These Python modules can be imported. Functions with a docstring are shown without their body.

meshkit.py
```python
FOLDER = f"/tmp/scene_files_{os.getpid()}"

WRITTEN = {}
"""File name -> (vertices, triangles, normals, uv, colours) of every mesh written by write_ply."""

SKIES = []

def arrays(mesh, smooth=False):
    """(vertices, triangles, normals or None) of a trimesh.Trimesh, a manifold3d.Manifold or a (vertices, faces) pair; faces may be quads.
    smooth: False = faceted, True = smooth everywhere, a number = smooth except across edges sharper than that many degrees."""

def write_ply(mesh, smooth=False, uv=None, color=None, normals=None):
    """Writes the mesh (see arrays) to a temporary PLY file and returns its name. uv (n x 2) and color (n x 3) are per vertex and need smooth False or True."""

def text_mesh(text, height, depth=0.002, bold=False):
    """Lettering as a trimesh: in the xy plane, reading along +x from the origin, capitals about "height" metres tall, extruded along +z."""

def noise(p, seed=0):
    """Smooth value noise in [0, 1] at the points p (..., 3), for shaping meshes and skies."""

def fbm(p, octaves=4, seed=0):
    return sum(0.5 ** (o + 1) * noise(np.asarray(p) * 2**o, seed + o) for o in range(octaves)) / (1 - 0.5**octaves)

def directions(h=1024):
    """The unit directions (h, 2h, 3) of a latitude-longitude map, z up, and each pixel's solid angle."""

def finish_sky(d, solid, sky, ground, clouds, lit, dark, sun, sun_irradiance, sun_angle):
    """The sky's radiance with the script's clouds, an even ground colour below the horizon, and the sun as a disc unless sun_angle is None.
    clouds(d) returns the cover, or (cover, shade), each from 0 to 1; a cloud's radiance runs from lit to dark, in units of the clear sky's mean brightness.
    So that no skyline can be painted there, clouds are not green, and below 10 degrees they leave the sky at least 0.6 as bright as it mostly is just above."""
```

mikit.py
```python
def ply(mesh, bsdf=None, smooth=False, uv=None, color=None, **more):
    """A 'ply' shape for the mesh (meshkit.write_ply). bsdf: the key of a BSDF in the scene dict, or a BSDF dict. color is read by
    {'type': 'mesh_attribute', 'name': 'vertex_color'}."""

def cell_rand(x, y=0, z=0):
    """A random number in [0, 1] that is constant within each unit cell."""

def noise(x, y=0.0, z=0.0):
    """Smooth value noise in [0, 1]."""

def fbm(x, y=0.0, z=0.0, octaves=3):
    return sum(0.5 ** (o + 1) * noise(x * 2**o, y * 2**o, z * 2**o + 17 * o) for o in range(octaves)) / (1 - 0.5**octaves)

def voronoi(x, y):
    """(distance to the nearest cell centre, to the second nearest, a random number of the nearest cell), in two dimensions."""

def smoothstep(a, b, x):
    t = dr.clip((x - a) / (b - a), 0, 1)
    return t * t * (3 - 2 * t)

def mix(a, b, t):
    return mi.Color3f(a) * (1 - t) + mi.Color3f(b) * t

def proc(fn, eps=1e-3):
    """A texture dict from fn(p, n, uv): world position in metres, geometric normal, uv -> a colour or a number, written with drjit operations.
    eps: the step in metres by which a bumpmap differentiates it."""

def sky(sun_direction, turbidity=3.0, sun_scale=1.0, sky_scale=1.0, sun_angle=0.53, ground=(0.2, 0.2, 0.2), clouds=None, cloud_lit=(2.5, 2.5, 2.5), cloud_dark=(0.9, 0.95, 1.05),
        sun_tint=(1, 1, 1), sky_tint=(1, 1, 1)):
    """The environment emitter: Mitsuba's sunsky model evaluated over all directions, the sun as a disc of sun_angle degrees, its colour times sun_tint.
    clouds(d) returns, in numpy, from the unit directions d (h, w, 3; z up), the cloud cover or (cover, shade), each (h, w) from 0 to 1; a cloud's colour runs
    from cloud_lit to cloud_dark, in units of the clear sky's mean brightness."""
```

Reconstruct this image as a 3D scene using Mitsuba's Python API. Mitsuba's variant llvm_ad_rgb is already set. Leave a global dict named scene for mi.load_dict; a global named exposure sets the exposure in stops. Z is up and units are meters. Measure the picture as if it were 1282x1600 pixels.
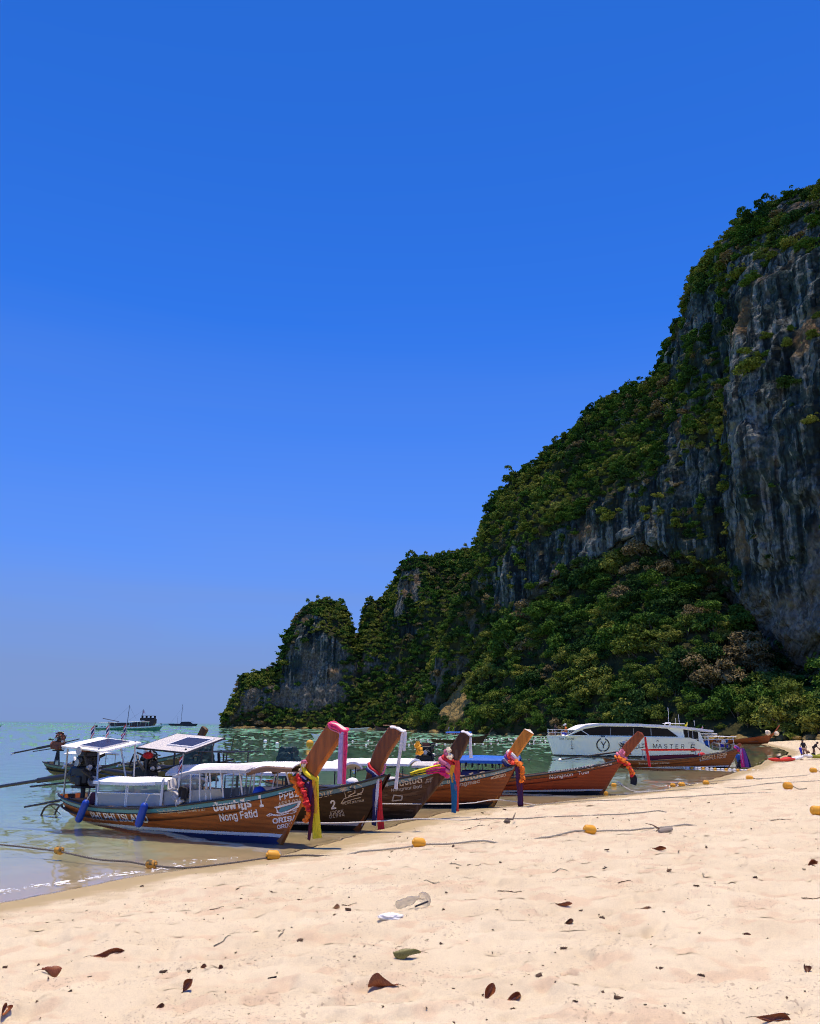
import math, os, glob, numpy as np, trimesh, manifold3d, mitsuba as mi, drjit as dr, mikit, meshkit
from mikit import ply, proc, noise, fbm, voronoi, smoothstep, mix, cell_rand
T = mi.ScalarTransform4f
scene, labels = {}, {}

# ---------------------------------------------------------------- camera, sky, exposure
EYE = np.array([0.0, 0.0, 2.8])                       # hand-held phone, standing on the upper beach
PITCH, ROLL = math.radians(14.64), math.atan(0.0115)
_f = np.array([0, math.cos(PITCH), math.sin(PITCH)])
_u0 = np.cross([1.0, 0, 0], _f)
_r = np.array([1.0, 0, 0]) * math.cos(ROLL) + _u0 * math.sin(ROLL)
_u = np.cross(_r, _f)
scene['camera'] = {'type': 'perspective', 'fov': 53.03, 'fov_axis': 'x', 'near_clip': 0.1, 'far_clip': 30000.0,
                   'to_world': T().look_at(origin=EYE.tolist(), target=(EYE + _f).tolist(), up=_u.tolist())}
SUN = (0.03, 0.07, 1.0)                                # high noon sun, a little beyond the boats
def sea_haze(d):
    """thin white haze low over the sea, slightly uneven"""
    el = np.degrees(np.arcsin(np.clip(d[..., 2], -1, 1)))
    n = meshkit.fbm(np.stack([d[..., 0] * 2.5, d[..., 1] * 2.5, el * 0.35], -1), 3, 5) - 0.5
    return np.clip(np.interp(el + 5 * n * (el > 2), [0, 3, 6, 9, 14.6, 28, 45], [0.95, 0.92, 0.79, 0.55, 0.29, 0.03, 0.0]), 0, 1)
scene['daylight'] = mikit.sky(SUN, turbidity=2.5, sky_tint=(0.185, 0.70, 1.70), sun_tint=(1.0, 0.97, 0.92), ground=(0.12, 0.2, 0.22), clouds=sea_haze, cloud_lit=(0.62, 0.90, 1.70), cloud_dark=(0.5, 0.72, 1.45))
exposure = 1.65

# ---------------------------------------------------------------- helpers
def rgb(*c): return {'type': 'rgb', 'value': [float(x) for x in c]}
def srgb(r, g, b):
    c = np.array([r, g, b]) / 255.0
    return tuple(np.where(c < 0.04045, c / 12.92, ((c + 0.055) / 1.055) ** 2.4).tolist())
def mat(key, base, rough=0.6, metallic=0.0, spec=0.5, two=True, **kw):
    b = {'type': 'principled', 'base_color': rgb(*base) if isinstance(base, tuple) else base, 'roughness': rough, 'metallic': metallic, 'specular': spec, **kw}
    scene[key] = {'type': 'twosided', 'b': b} if two else b
    return key
def diffuse(key, base):
    scene[key] = {'type': 'twosided', 'b': {'type': 'diffuse', 'reflectance': rgb(*base) if isinstance(base, tuple) else base}}
    return key
_used = {}
def numbered(name):
    n = _used.get(name, -1) + 1
    _used[name] = n
    return name if n == 0 else '%s_%03d' % (name, n)
def thing(name, label=None, cat=None, group=None, kind=None):
    key = numbered(name)
    d = {}
    if label: d['label'] = label
    if cat: d['category'] = cat
    if group: d['group'] = group
    if kind: d['kind'] = kind
    if d: labels[key] = d
    return key
def add(parent, name, mesh, m, smooth=30, tw=None, label=None, kind=None, **kw):
    """one mesh entry: a part of parent, or a thing of its own when parent is None"""
    key = numbered(name if parent is None else parent + '__' + name)
    if isinstance(mesh, dict): d = dict(mesh); d['bsdf'] = {'type': 'ref', 'id': m}
    else: d = ply(mesh, m, True if kw.get('uv') is not None and smooth is not False else smooth, **kw)
    if tw is not None: d['to_world'] = tw
    scene[key] = d
    if label or kind:
        labels[key] = {k: v for k, v in (('label', label), ('kind', kind)) if v}
    return key
def cat(*ms):
    return trimesh.util.concatenate([m for m in ms if m is not None])
def M(V, F_): return trimesh.Trimesh(np.asarray(V, float), np.asarray(F_, int), process=False)
def box(sx, sy, sz, c=(0, 0, 0), bevel=0.0):
    if bevel <= 0:
        m = trimesh.creation.box((sx, sy, sz))
    else:
        p = np.array([[a, b, d] for a in (-1, 1) for b in (-1, 1) for d in (-1, 1)], float)
        h = np.array([sx, sy, sz]) / 2
        pts = np.vstack([p * (h - np.array(v) * bevel) for v in ((0, 1, 1), (1, 0, 1), (1, 1, 0))])
        m = trimesh.convex.convex_hull(pts)
    m.apply_translation(c)
    return m
def grid_mesh(P):
    """(n,m,3) grid of points -> mesh"""
    n, m = P.shape[:2]
    i = np.arange(n * m).reshape(n, m)
    a, b, c, d = i[:-1, :-1].ravel(), i[1:, :-1].ravel(), i[1:, 1:].ravel(), i[:-1, 1:].ravel()
    return M(P.reshape(-1, 3), np.vstack([np.stack([a, b, c], 1), np.stack([a, c, d], 1)]))
def tube(pts, r, sides=8, caps=True, flat=1.0):
    """swept tube along pts with per-point radius"""
    p = np.asarray(pts, float); n = len(p)
    r = np.broadcast_to(np.asarray(r, float), (n,))
    t = np.gradient(p, axis=0); t /= np.linalg.norm(t, axis=1, keepdims=True) + 1e-12
    ref = np.array([0, 0, 1.0]) if abs(t[:, 2]).mean() < 0.8 else np.array([1.0, 0, 0])
    a = np.cross(t, ref); a /= np.linalg.norm(a, axis=1, keepdims=True) + 1e-12
    b = np.cross(t, a)
    an = np.arange(sides) * 2 * np.pi / sides
    V = p[:, None] + r[:, None, None] * (np.cos(an)[None, :, None] * a[:, None] + flat * np.sin(an)[None, :, None] * b[:, None])
    i = np.arange(n * sides).reshape(n, sides); j = np.roll(i, -1, 1)
    q0, q1, q2, q3 = i[:-1].ravel(), j[:-1].ravel(), j[1:].ravel(), i[1:].ravel()
    Fc = [np.stack([q0, q1, q2], 1), np.stack([q0, q2, q3], 1)]
    V = V.reshape(-1, 3)
    if caps:
        k = len(V); V = np.vstack([V, p[:1], p[-1:]])
        Fc.append(np.stack([j[0], i[0], np.full(sides, k)], 1)); Fc.append(np.stack([i[-1], j[-1], np.full(sides, k + 1)], 1))
    m = M(V, np.vstack(Fc)); m.invert(); return m
def cyl(p0, p1, r, sides=10, r1=None): return tube([p0, p1], [r, r if r1 is None else r1], sides)
def smooth_curve(pts, n):
    """Catmull-Rom through points"""
    p = np.asarray(pts, float); p = np.vstack([2 * p[0] - p[1], p, 2 * p[-1] - p[-2]])
    out, k = [], len(p) - 3
    for u in np.linspace(0, k, n):
        i = min(int(u), k - 1); t = u - i; a, b, c, d = p[i:i + 4]
        out.append(0.5 * (2 * b + (c - a) * t + (2 * a - 5 * b + 4 * c - d) * t * t + (3 * b - a - 3 * c + d) * t ** 3))
    return np.array(out)
def lathe(prof, sides=16):
    """profile (r,z) round z"""
    pr = np.asarray(prof, float); an = np.arange(sides + 1) * 2 * np.pi / sides
    P = np.stack([pr[:, :1] * np.cos(an), pr[:, :1] * np.sin(an), np.repeat(pr[:, 1:], sides + 1, 1)], -1)
    m = grid_mesh(P); m.merge_vertices(); m.update_faces(m.nondegenerate_faces()); m.invert()
    return m
def blob(r, c, sub=2, amp=0.2, freq=2.0, seed=0, scale=(1, 1, 1)):
    m = trimesh.creation.icosphere(sub, 1.0); v = m.vertices
    m.vertices = v * (1 + amp * (meshkit.fbm(v * freq + seed * 7.3, 3, seed) - 0.5) * 2)[:, None] * r * np.array(scale) + np.array(c)
    return m
def place(x, y, z=0.0, deg=0.0, s=1.0, pitch=0.0, rollx=0.0):
    return T().translate([float(x), float(y), float(z)]).rotate([0, 0, 1], float(deg)).rotate([0, 1, 0], float(pitch)).rotate([1, 0, 0], float(rollx)).scale([s, s, s] if np.isscalar(s) else list(s))
def tmat(tw): return np.array(tw.matrix, float)
# ---------------------------------------------------------------- beach, sea bed, sea
SHORE = np.array([[-40, -60], [-16, -3], [-10.3, 7.6], [-7.9, 11.8], [-6.5, 14.3], [-5.9, 15.3], [-5.2, 16.7], [-4.3, 17.8], [-3.2, 18.9], [-2.4, 20.3], [-1.3, 23.3], [0.1, 26.5], [1.4, 29.5],
                  [2.9, 31.5], [5.3, 33.3], [8.6, 37.1], [11.3, 40.0], [16.6, 48.2], [23.9, 61.4], [30.2, 73.3], [36.3, 86.4], [43.4, 98.0], [53.3, 119.1],
                  [65.1, 150.3], [76.3, 183.9], [93.0, 222.0], [99.0, 232.0], [99.0, 246.0], [94, 258], [88, 270], [80, 288], [71, 306], [61, 324], [50, 345], [37, 378], [27, 403], [16, 434], [4, 474], [20, 530], [37, 573],
                  [20, 589], [5, 604], [-8, 616], [-17, 624], [-33, 633], [-51, 642], [-78, 649], [-96, 657], [-123, 661], [-137, 670], [-148, 690], [-148, 740], [400, 2000], [3000, 2600], [3000, -3000], [400, -900]], float)
def shore_dist(x, y):
    """signed distance to the waterline, positive on land"""
    p = np.stack([x.ravel(), y.ravel()], 1); best = np.full(len(p), 1e9); inside = np.zeros(len(p), bool)
    n = len(SHORE)
    for k in range(n):
        a, b = SHORE[k], SHORE[(k + 1) % n]; ab = b - a
        t = np.clip(((p - a) @ ab) / (ab @ ab), 0, 1)
        best = np.minimum(best, np.linalg.norm(p - a - t[:, None] * ab, axis=1))
        c = (a[1] > p[:, 1]) != (b[1] > p[:, 1])
        inside ^= c & (p[:, 0] < (b[0] - a[0]) * (p[:, 1] - a[1]) / (b[1] - a[1] + 1e-12) + a[0])
    return np.where(inside, best, -best).reshape(x.shape)
_pr = np.random.default_rng(77)
_tr = []
for _k in range(70):                                                      # trails of footprints, mostly along the beach
    _p = np.array([_pr.uniform(-8, 16), _pr.uniform(3, 30)]); _a = math.radians(_pr.normal(52, 35)) + (math.pi if _pr.random() < 0.5 else 0)
    for _j in range(_pr.integers(4, 16)):
        _a += _pr.normal() * 0.12; _p = _p + np.array([math.cos(_a), math.sin(_a)]) * 0.62; _s = 0.11 if _j % 2 else -0.11
        _tr.append([_p[0] - math.sin(_a) * _s, _p[1] + math.cos(_a) * _s, _a + _pr.normal() * 0.15, _pr.uniform(0.015, 0.042)])
PRINTS = np.array(_tr)
from scipy.spatial import cKDTree
_PTREE = cKDTree(PRINTS[:, :2])
def beach_z(x, y, detail=True):
    x, y = np.asarray(x, float), np.asarray(y, float)
    d = shore_dist(x, y)
    up = 1.28 * np.tanh(np.maximum(d, 0) * 0.085 / 1.28)
    w = np.maximum(-d, 0)
    down = np.interp(w, [0, 4, 12, 30, 70, 140, 300, 900, 8000], [0, 0.16, 0.5, 1.0, 1.6, 2.6, 5.0, 9.0, 16.0])
    z = up - down
    if detail:
        P = np.stack([x, y, 0 * x], -1)
        dry = np.clip((d - 0.7) / 2.0, 0, 1)
        r = np.hypot(x, y)
        warp = np.stack([meshkit.noise(P * 0.9, 5), meshkit.noise(P * 0.9, 6), 0 * x], -1) * 0.9
        big = meshkit.fbm((P + warp) * np.array([0.75, 1.25, 1]), 3, 1) - 0.5
        mid = np.abs(meshkit.fbm((P + warp) * np.array([1.9, 2.6, 1]), 2, 3) - 0.5)
        fine = meshkit.fbm(P * np.array([8.0, 11.0, 1]), 3, 9) - 0.5
        pits = np.clip(meshkit.fbm((P + 0.4 * warp) * np.array([4.2, 5.6, 1]), 2, 23) - 0.52, 0, 1)
        z = z + dry * (0.19 * big - 0.15 * (mid - 0.12) - 0.17 * pits + 0.040 * fine)
        if len(PRINTS):
            near = np.where((r > 2.0) & (r < 34) & (np.abs(np.arctan2(x, y)) < 0.66))
            if len(near[0]):
                q = np.stack([x[near], y[near]], -1); acc = np.zeros(len(q))
                dd, jj = _PTREE.query(q, k=3, distance_upper_bound=0.30)
                for c in range(3):
                    ok = np.isfinite(dd[:, c]); k_ = PRINTS[np.minimum(jj[:, c], len(PRINTS) - 1)]; v = q - k_[:, :2]
                    l_ = v[:, 0] * np.cos(k_[:, 2]) + v[:, 1] * np.sin(k_[:, 2]); w_ = -v[:, 0] * np.sin(k_[:, 2]) + v[:, 1] * np.cos(k_[:, 2]); e = (l_ / 0.125) ** 2 + (w_ / 0.058) ** 2
                    acc += np.where(ok, k_[:, 3] * (-np.exp(-e ** 1.5) + 0.42 * np.exp(-((np.sqrt(e) - 1.55) / 0.38) ** 2)), 0)
                z[near] += acc * dry[near]
        z = z + np.clip(-d / 3, 0, 1) * 0.05 * (meshkit.fbm(P * 0.6, 3, 2) - 0.5)
    return z
def polar(rs, n_fine=900, half=33.5, n_coarse=46):
    fine = np.linspace(-half, half, n_fine)
    rest = np.linspace(half, 360 - half, n_coarse)[1:-1]
    a = np.radians(np.concatenate([fine, rest, [360 - half]]))
    R, A = np.meshgrid(rs, a, indexing='ij')
    return R * np.sin(A), R * np.cos(A)
def radii(r0, r1, h, px, lo, hi):
    r = [r0]
    while r[-1] < r1: r.append(r[-1] + min(max(r[-1] ** 2 * px / (h * 822), lo), hi * r[-1]))
    return np.array(r)
_rs = np.concatenate([[0.02, 0.6, 1.2, 1.8, 2.3], radii(2.7, 46, 1.6, 0.85, 0.010, 0.02), radii(46.6, 9000, 2.8, 2.4, 0.3, 0.12)])
_x, _y = polar(_rs, 800)
_z = beach_z(_x, _y)
_g = grid_mesh(np.stack([_x, _y, _z], -1)); _g.invert()
def sand_col(p, n, uv):
    wet = smoothstep(0.15, 0.05, p.z + 0.07 * (fbm(p.x * 0.8, p.y * 0.8, 3.0) - 0.5) + 0.03 * (noise(p.x * 5, p.y * 5) - 0.5))
    tone = fbm(p.x * 1.3, p.y * 1.3, 0.0, 3)
    grain = noise(p.x * 180, p.y * 180, p.z * 90)
    c = mix((0.61, 0.510, 0.340), (0.73, 0.640, 0.450), tone)
    c = mix(c, (0.60, 0.440, 0.29), smoothstep(0.56, 0.74, fbm(p.x * 2.7 + 9, p.y * 3.5, 1.0, 3)) * 0.55)
    speck = smoothstep(0.80, 0.86, noise(p.x * 55, p.y * 55, 4.0)) * smoothstep(0.52, 0.62, noise(p.x * 2.1, p.y * 2.1, 7.0))
    c = mix(c, (0.30, 0.22, 0.15), speck * 0.55)
    c = c * (0.90 + 0.2 * grain)
    c = mix(c, (0.42, 0.335, 0.19), wet)
    return mix(c, mi.Color3f(0.42, 0.375, 0.215) * (0.85 + 0.3 * fbm(p.x * 0.7, p.y * 0.7, 2.0, 3)), smoothstep(-0.02, -0.20, p.z + 0.08 * (fbm(p.x * 0.9, p.y * 0.9, 5.0) - 0.5)))
def sand_bump(p, n, uv):
    return 0.6 * fbm(p.x * 34, p.y * 46, 0.0, 3) + 0.25 * noise(p.x * 120, p.y * 140)
scene['sand'] = {'type': 'twosided', 'b': {'type': 'bumpmap', 'scale': 0.018, 'arbitrary': proc(sand_bump, 0.004), 'b': {'type': 'diffuse', 'reflectance': proc(sand_col)}}}
add(None, 'beach', _g, 'sand', True); labels['beach'] = {'label': 'pale dry sand beach sloping down to the water', 'kind': 'structure'}

_rs = np.concatenate([[3.0, 8.0], radii(10, 12000, 2.8, 0.62, 0.04, 0.05)])
_x, _y = polar(_rs, 640)
_rng = np.random.default_rng(4)
_z, _nx, _ny = 0 * _x, 0 * _x, 0 * _x
_d = shore_dist(_x, _y); _far = np.clip(-_d / 25, 0.0, 1); _open = np.clip((np.hypot(_x, _y) - 30) / 120, 0, 1)
_row = np.maximum(np.gradient(_rs), 0.02)[:, None]                       # row spacing: ripples finer than the mesh become slope noise of the same strength
_lost = 0 * _x
for k in range(46):
    lam = 0.22 * (1.13 ** (k * 0.55)) * (0.85 + 0.3 * _rng.random())
    th = math.radians(205 + 55 * _rng.standard_normal()); kx, ky = math.sin(th) * 2 * math.pi / lam, math.cos(th) * 2 * math.pi / lam
    sl = 0.0135 * (1.0 if lam < 1.2 else 0.5); amp = sl * lam / (2 * math.pi)
    ph = kx * _x + ky * _y + 6.28 * _rng.random() + 2.2 * (meshkit.noise(np.stack([_x, _y, 0 * _x + k], -1) * (0.35 / lam), k))
    res = np.clip(lam / (2.2 * _row) - 0.5, 0, 1); g = (0.35 + 0.65 * _far) * (0.75 + 0.5 * _open)
    _lost += (sl * g) ** 2 * 0.5 * (1 - res ** 2); g = g * res
    _z += amp * g * np.sin(ph); c = np.cos(ph) * amp * g; _nx -= c * kx; _ny -= c * ky
_i = np.repeat(np.arange(len(_rs))[:, None], _x.shape[1], 1) * 1.7
_az = np.arctan2(_x, _y) * 1.0
for q, L_ in enumerate((0.0032, 0.009)):
    _p = np.stack([_az / L_ + 31 * q, _i, 0 * _i + q], -1)
    _ny += np.sqrt(_lost) * 0.75 * (meshkit.noise(_p, 3 + q) - 0.5); _nx += np.sqrt(_lost) * 0.45 * (meshkit.noise(_p + 7.7, 13 + q) - 0.5)
_n = np.stack([_nx, _ny, np.ones_like(_nx)], -1).reshape(-1, 3); _n /= np.linalg.norm(_n, axis=1, keepdims=True)
_w = grid_mesh(np.stack([_x, _y, _z], -1)); _w.invert()
_path = meshkit.write_ply(_w, False, None, None, normals=_n)
scene['sea_surface'] = {'type': 'thindielectric', 'int_ior': 1.115}   # one sheet with two faces: reflects as much as a single face of water
scene['sea_water'] = {'type': 'homogeneous', 'albedo': rgb(0.36, 0.66, 0.50), 'sigma_t': rgb(0.17, 0.065, 0.085), 'scale': 1.0}
scene['sea'] = {'type': 'ply', 'filename': _path, 'face_normals': False, 'bsdf': {'type': 'ref', 'id': 'sea_surface'}, 'interior': {'type': 'ref', 'id': 'sea_water'}}
labels['sea'] = {'label': 'clear turquoise sea, green in the cove and blue far out', 'kind': 'structure'}
# ---------------------------------------------------------------- limestone massif and headland
# each row is one vertical section: foot (below water, then at the shore), top of the wooded slope, lip of the overhang, cliff top, upper slope, ridge, behind the ridge
MASSIF = np.array([[(1,470,-4),(1,470,1.5),(8.3,483.9,6.3),(8.2,479.9,8.4),(11.1,481.9,20.9),(19.8,499.6,34.7),(26.6,519.3,40),(28.6,559.3,33.4),(31.9,623.2,-4)],
    [(13.9,429.8,-4),(13.9,429.8,1.5),(21.3,449.5,14.8),(21,444.5,18),(24.1,449.4,48.7),(35.1,468.7,76.3),(42.8,483.1,94),(46.3,523,79.2),(51.9,586.7,-4)],
    [(24.9,399.2,-4),(24.9,399.2,1.5),(34.7,436.6,32.9),(34.1,428.6,36.9),(37,434.4,74.4),(43.8,452.9,101.1),(48.4,467.5,119.7),(52.6,507.3,101.1),(59.2,570.9,-4)],
    [(34.5,373.4,-4),(34.5,373.4,1.5),(44.1,418.7,43.9),(43.2,409.7,48),(45.1,413.5,81),(50.9,437.1,110.3),(56.3,458.6,134.8),(61.2,498.3,114),(69,561.8,-4)],
    [(47.1,341.8,-4),(47.1,341.8,1.5),(59.2,397.6,58.3),(57.9,387.7,62.4),(59.7,391.5,86.5),(66.5,414.7,115.4),(76.3,448.6,150.5),(83,488,127.5),(93.8,551.1,-4)],
    [(58.5,319.7,-4),(58.5,319.7,1.5),(73.9,382.9,67.9),(71.8,371.1,71.8),(73.3,374.9,93.8),(80.7,399.9,121.7),(93,438.2,160.9),(101.3,477.4,136.5),(114.6,540,-4)],
    [(68.9,302.2,-4),(68.9,302.2,1.5),(87,366.8,72.7),(84.5,355.1,76.7),(86.7,359.7,100.8),(96.3,388.2,133.3),(111.2,427.8,177.8),(121.3,466.5,151),(137.4,528.4,-4)],
    [(77.8,284.6,-4),(77.8,284.6,1.5),(100.1,350,77.6),(97.1,338.3,81.7),(99.4,341.8,103.3),(110.2,368.9,135),(127.6,412.7,182.2),(139.4,450.9,155.1),(158.3,512.1,-4)],
    [(85,266.8,-4),(85,266.8,1.5),(111.1,334,70),(107.2,320.5,75.1),(110.3,323.7,103.7),(122,351.4,144.4),(140.6,395.8,198.3),(154,433.5,169.2),(175.4,493.8,-4)],
    [(90.6,254.3,-4),(90.6,254.3,1.5),(120.1,324.5,58.4),(115.3,309.2,67.2),(119,312.1,106.9),(126.8,328.4,159),(141,374.3,205.3),(155.1,411.7,176),(177.7,471.6,-4)],
    [(94.4,244.4,-4),(94.4,244.4,1.5),(129.1,323.2,45.6),(122.2,302.2,58.6),(126.6,302.6,111.7),(132.6,315.2,170.6),(144.8,356.7,221.7),(159.8,393.8,190.7),(183.9,453.1,-4)],
    [(95.4,239.7,-4),(95.4,239.7,1.5),(131.8,304.7,33.8),(118.7,271.2,45.2),(114.9,266.3,98.7),(128,291.1,163.3),(150.8,346.6,228),(166.8,383.3,196.4),(192.3,442,-4)],
    [(97.6,230.1,-4),(97.6,230.1,1.5),(133.6,295.2,24.2),(120.1,261.8,37.8),(121.2,256.8,95.4),(132.3,274.8,162.4),(161.8,335,233.7),(179.2,371,201.7),(207.1,428.6,-4)],
    [(100,218.2,-4),(100,218.2,1.5),(136.3,285.1,18.6),(123.1,253.7,32.3),(126.9,248.5,92.5),(138.2,261.8,162.6),(171.1,322.4,234.2),(189.8,357.8,202.4),(219.8,414.3,-4)],
    [(100.7,204.6,-4),(100.7,204.6,1.5),(139,273.8,18.9),(125.8,244.6,30.9),(130.2,236.6,88.3),(141.9,247.2,158.7),(180.9,308.9,228.2),(201.1,343.4,197.6),(233.5,398.7,-4)],
    [(101.4,186.2,-4),(101.4,186.2,1.5),(142.5,254.9,16.8),(128.9,228.1,25.7),(133.4,220.9,82.8),(145.9,229.6,147.8),(188.2,289.2,219.1),(210,322.7,190.5),(244.9,376.3,-4)],
    [(101.9,160.4,-4),(101.9,160.4,1.5),(146.7,225.4,15.4),(134.3,204.9,20.4),(138.6,196,74),(151.8,206.2,127.2),(198.4,263.7,189.5),(222.5,295.6,165.5),(261,346.8,-4)],
    [(106.4,132.6,-4),(106.4,132.6,1.5),(142.3,174.3,10.2),(136.3,166.3,12.4),(141.1,162.2,46.8),(154.3,170.5,78.8),(196.6,213.2,115.6),(223.7,242.6,102.3),(267,289.7,-4)]], float)
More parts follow.
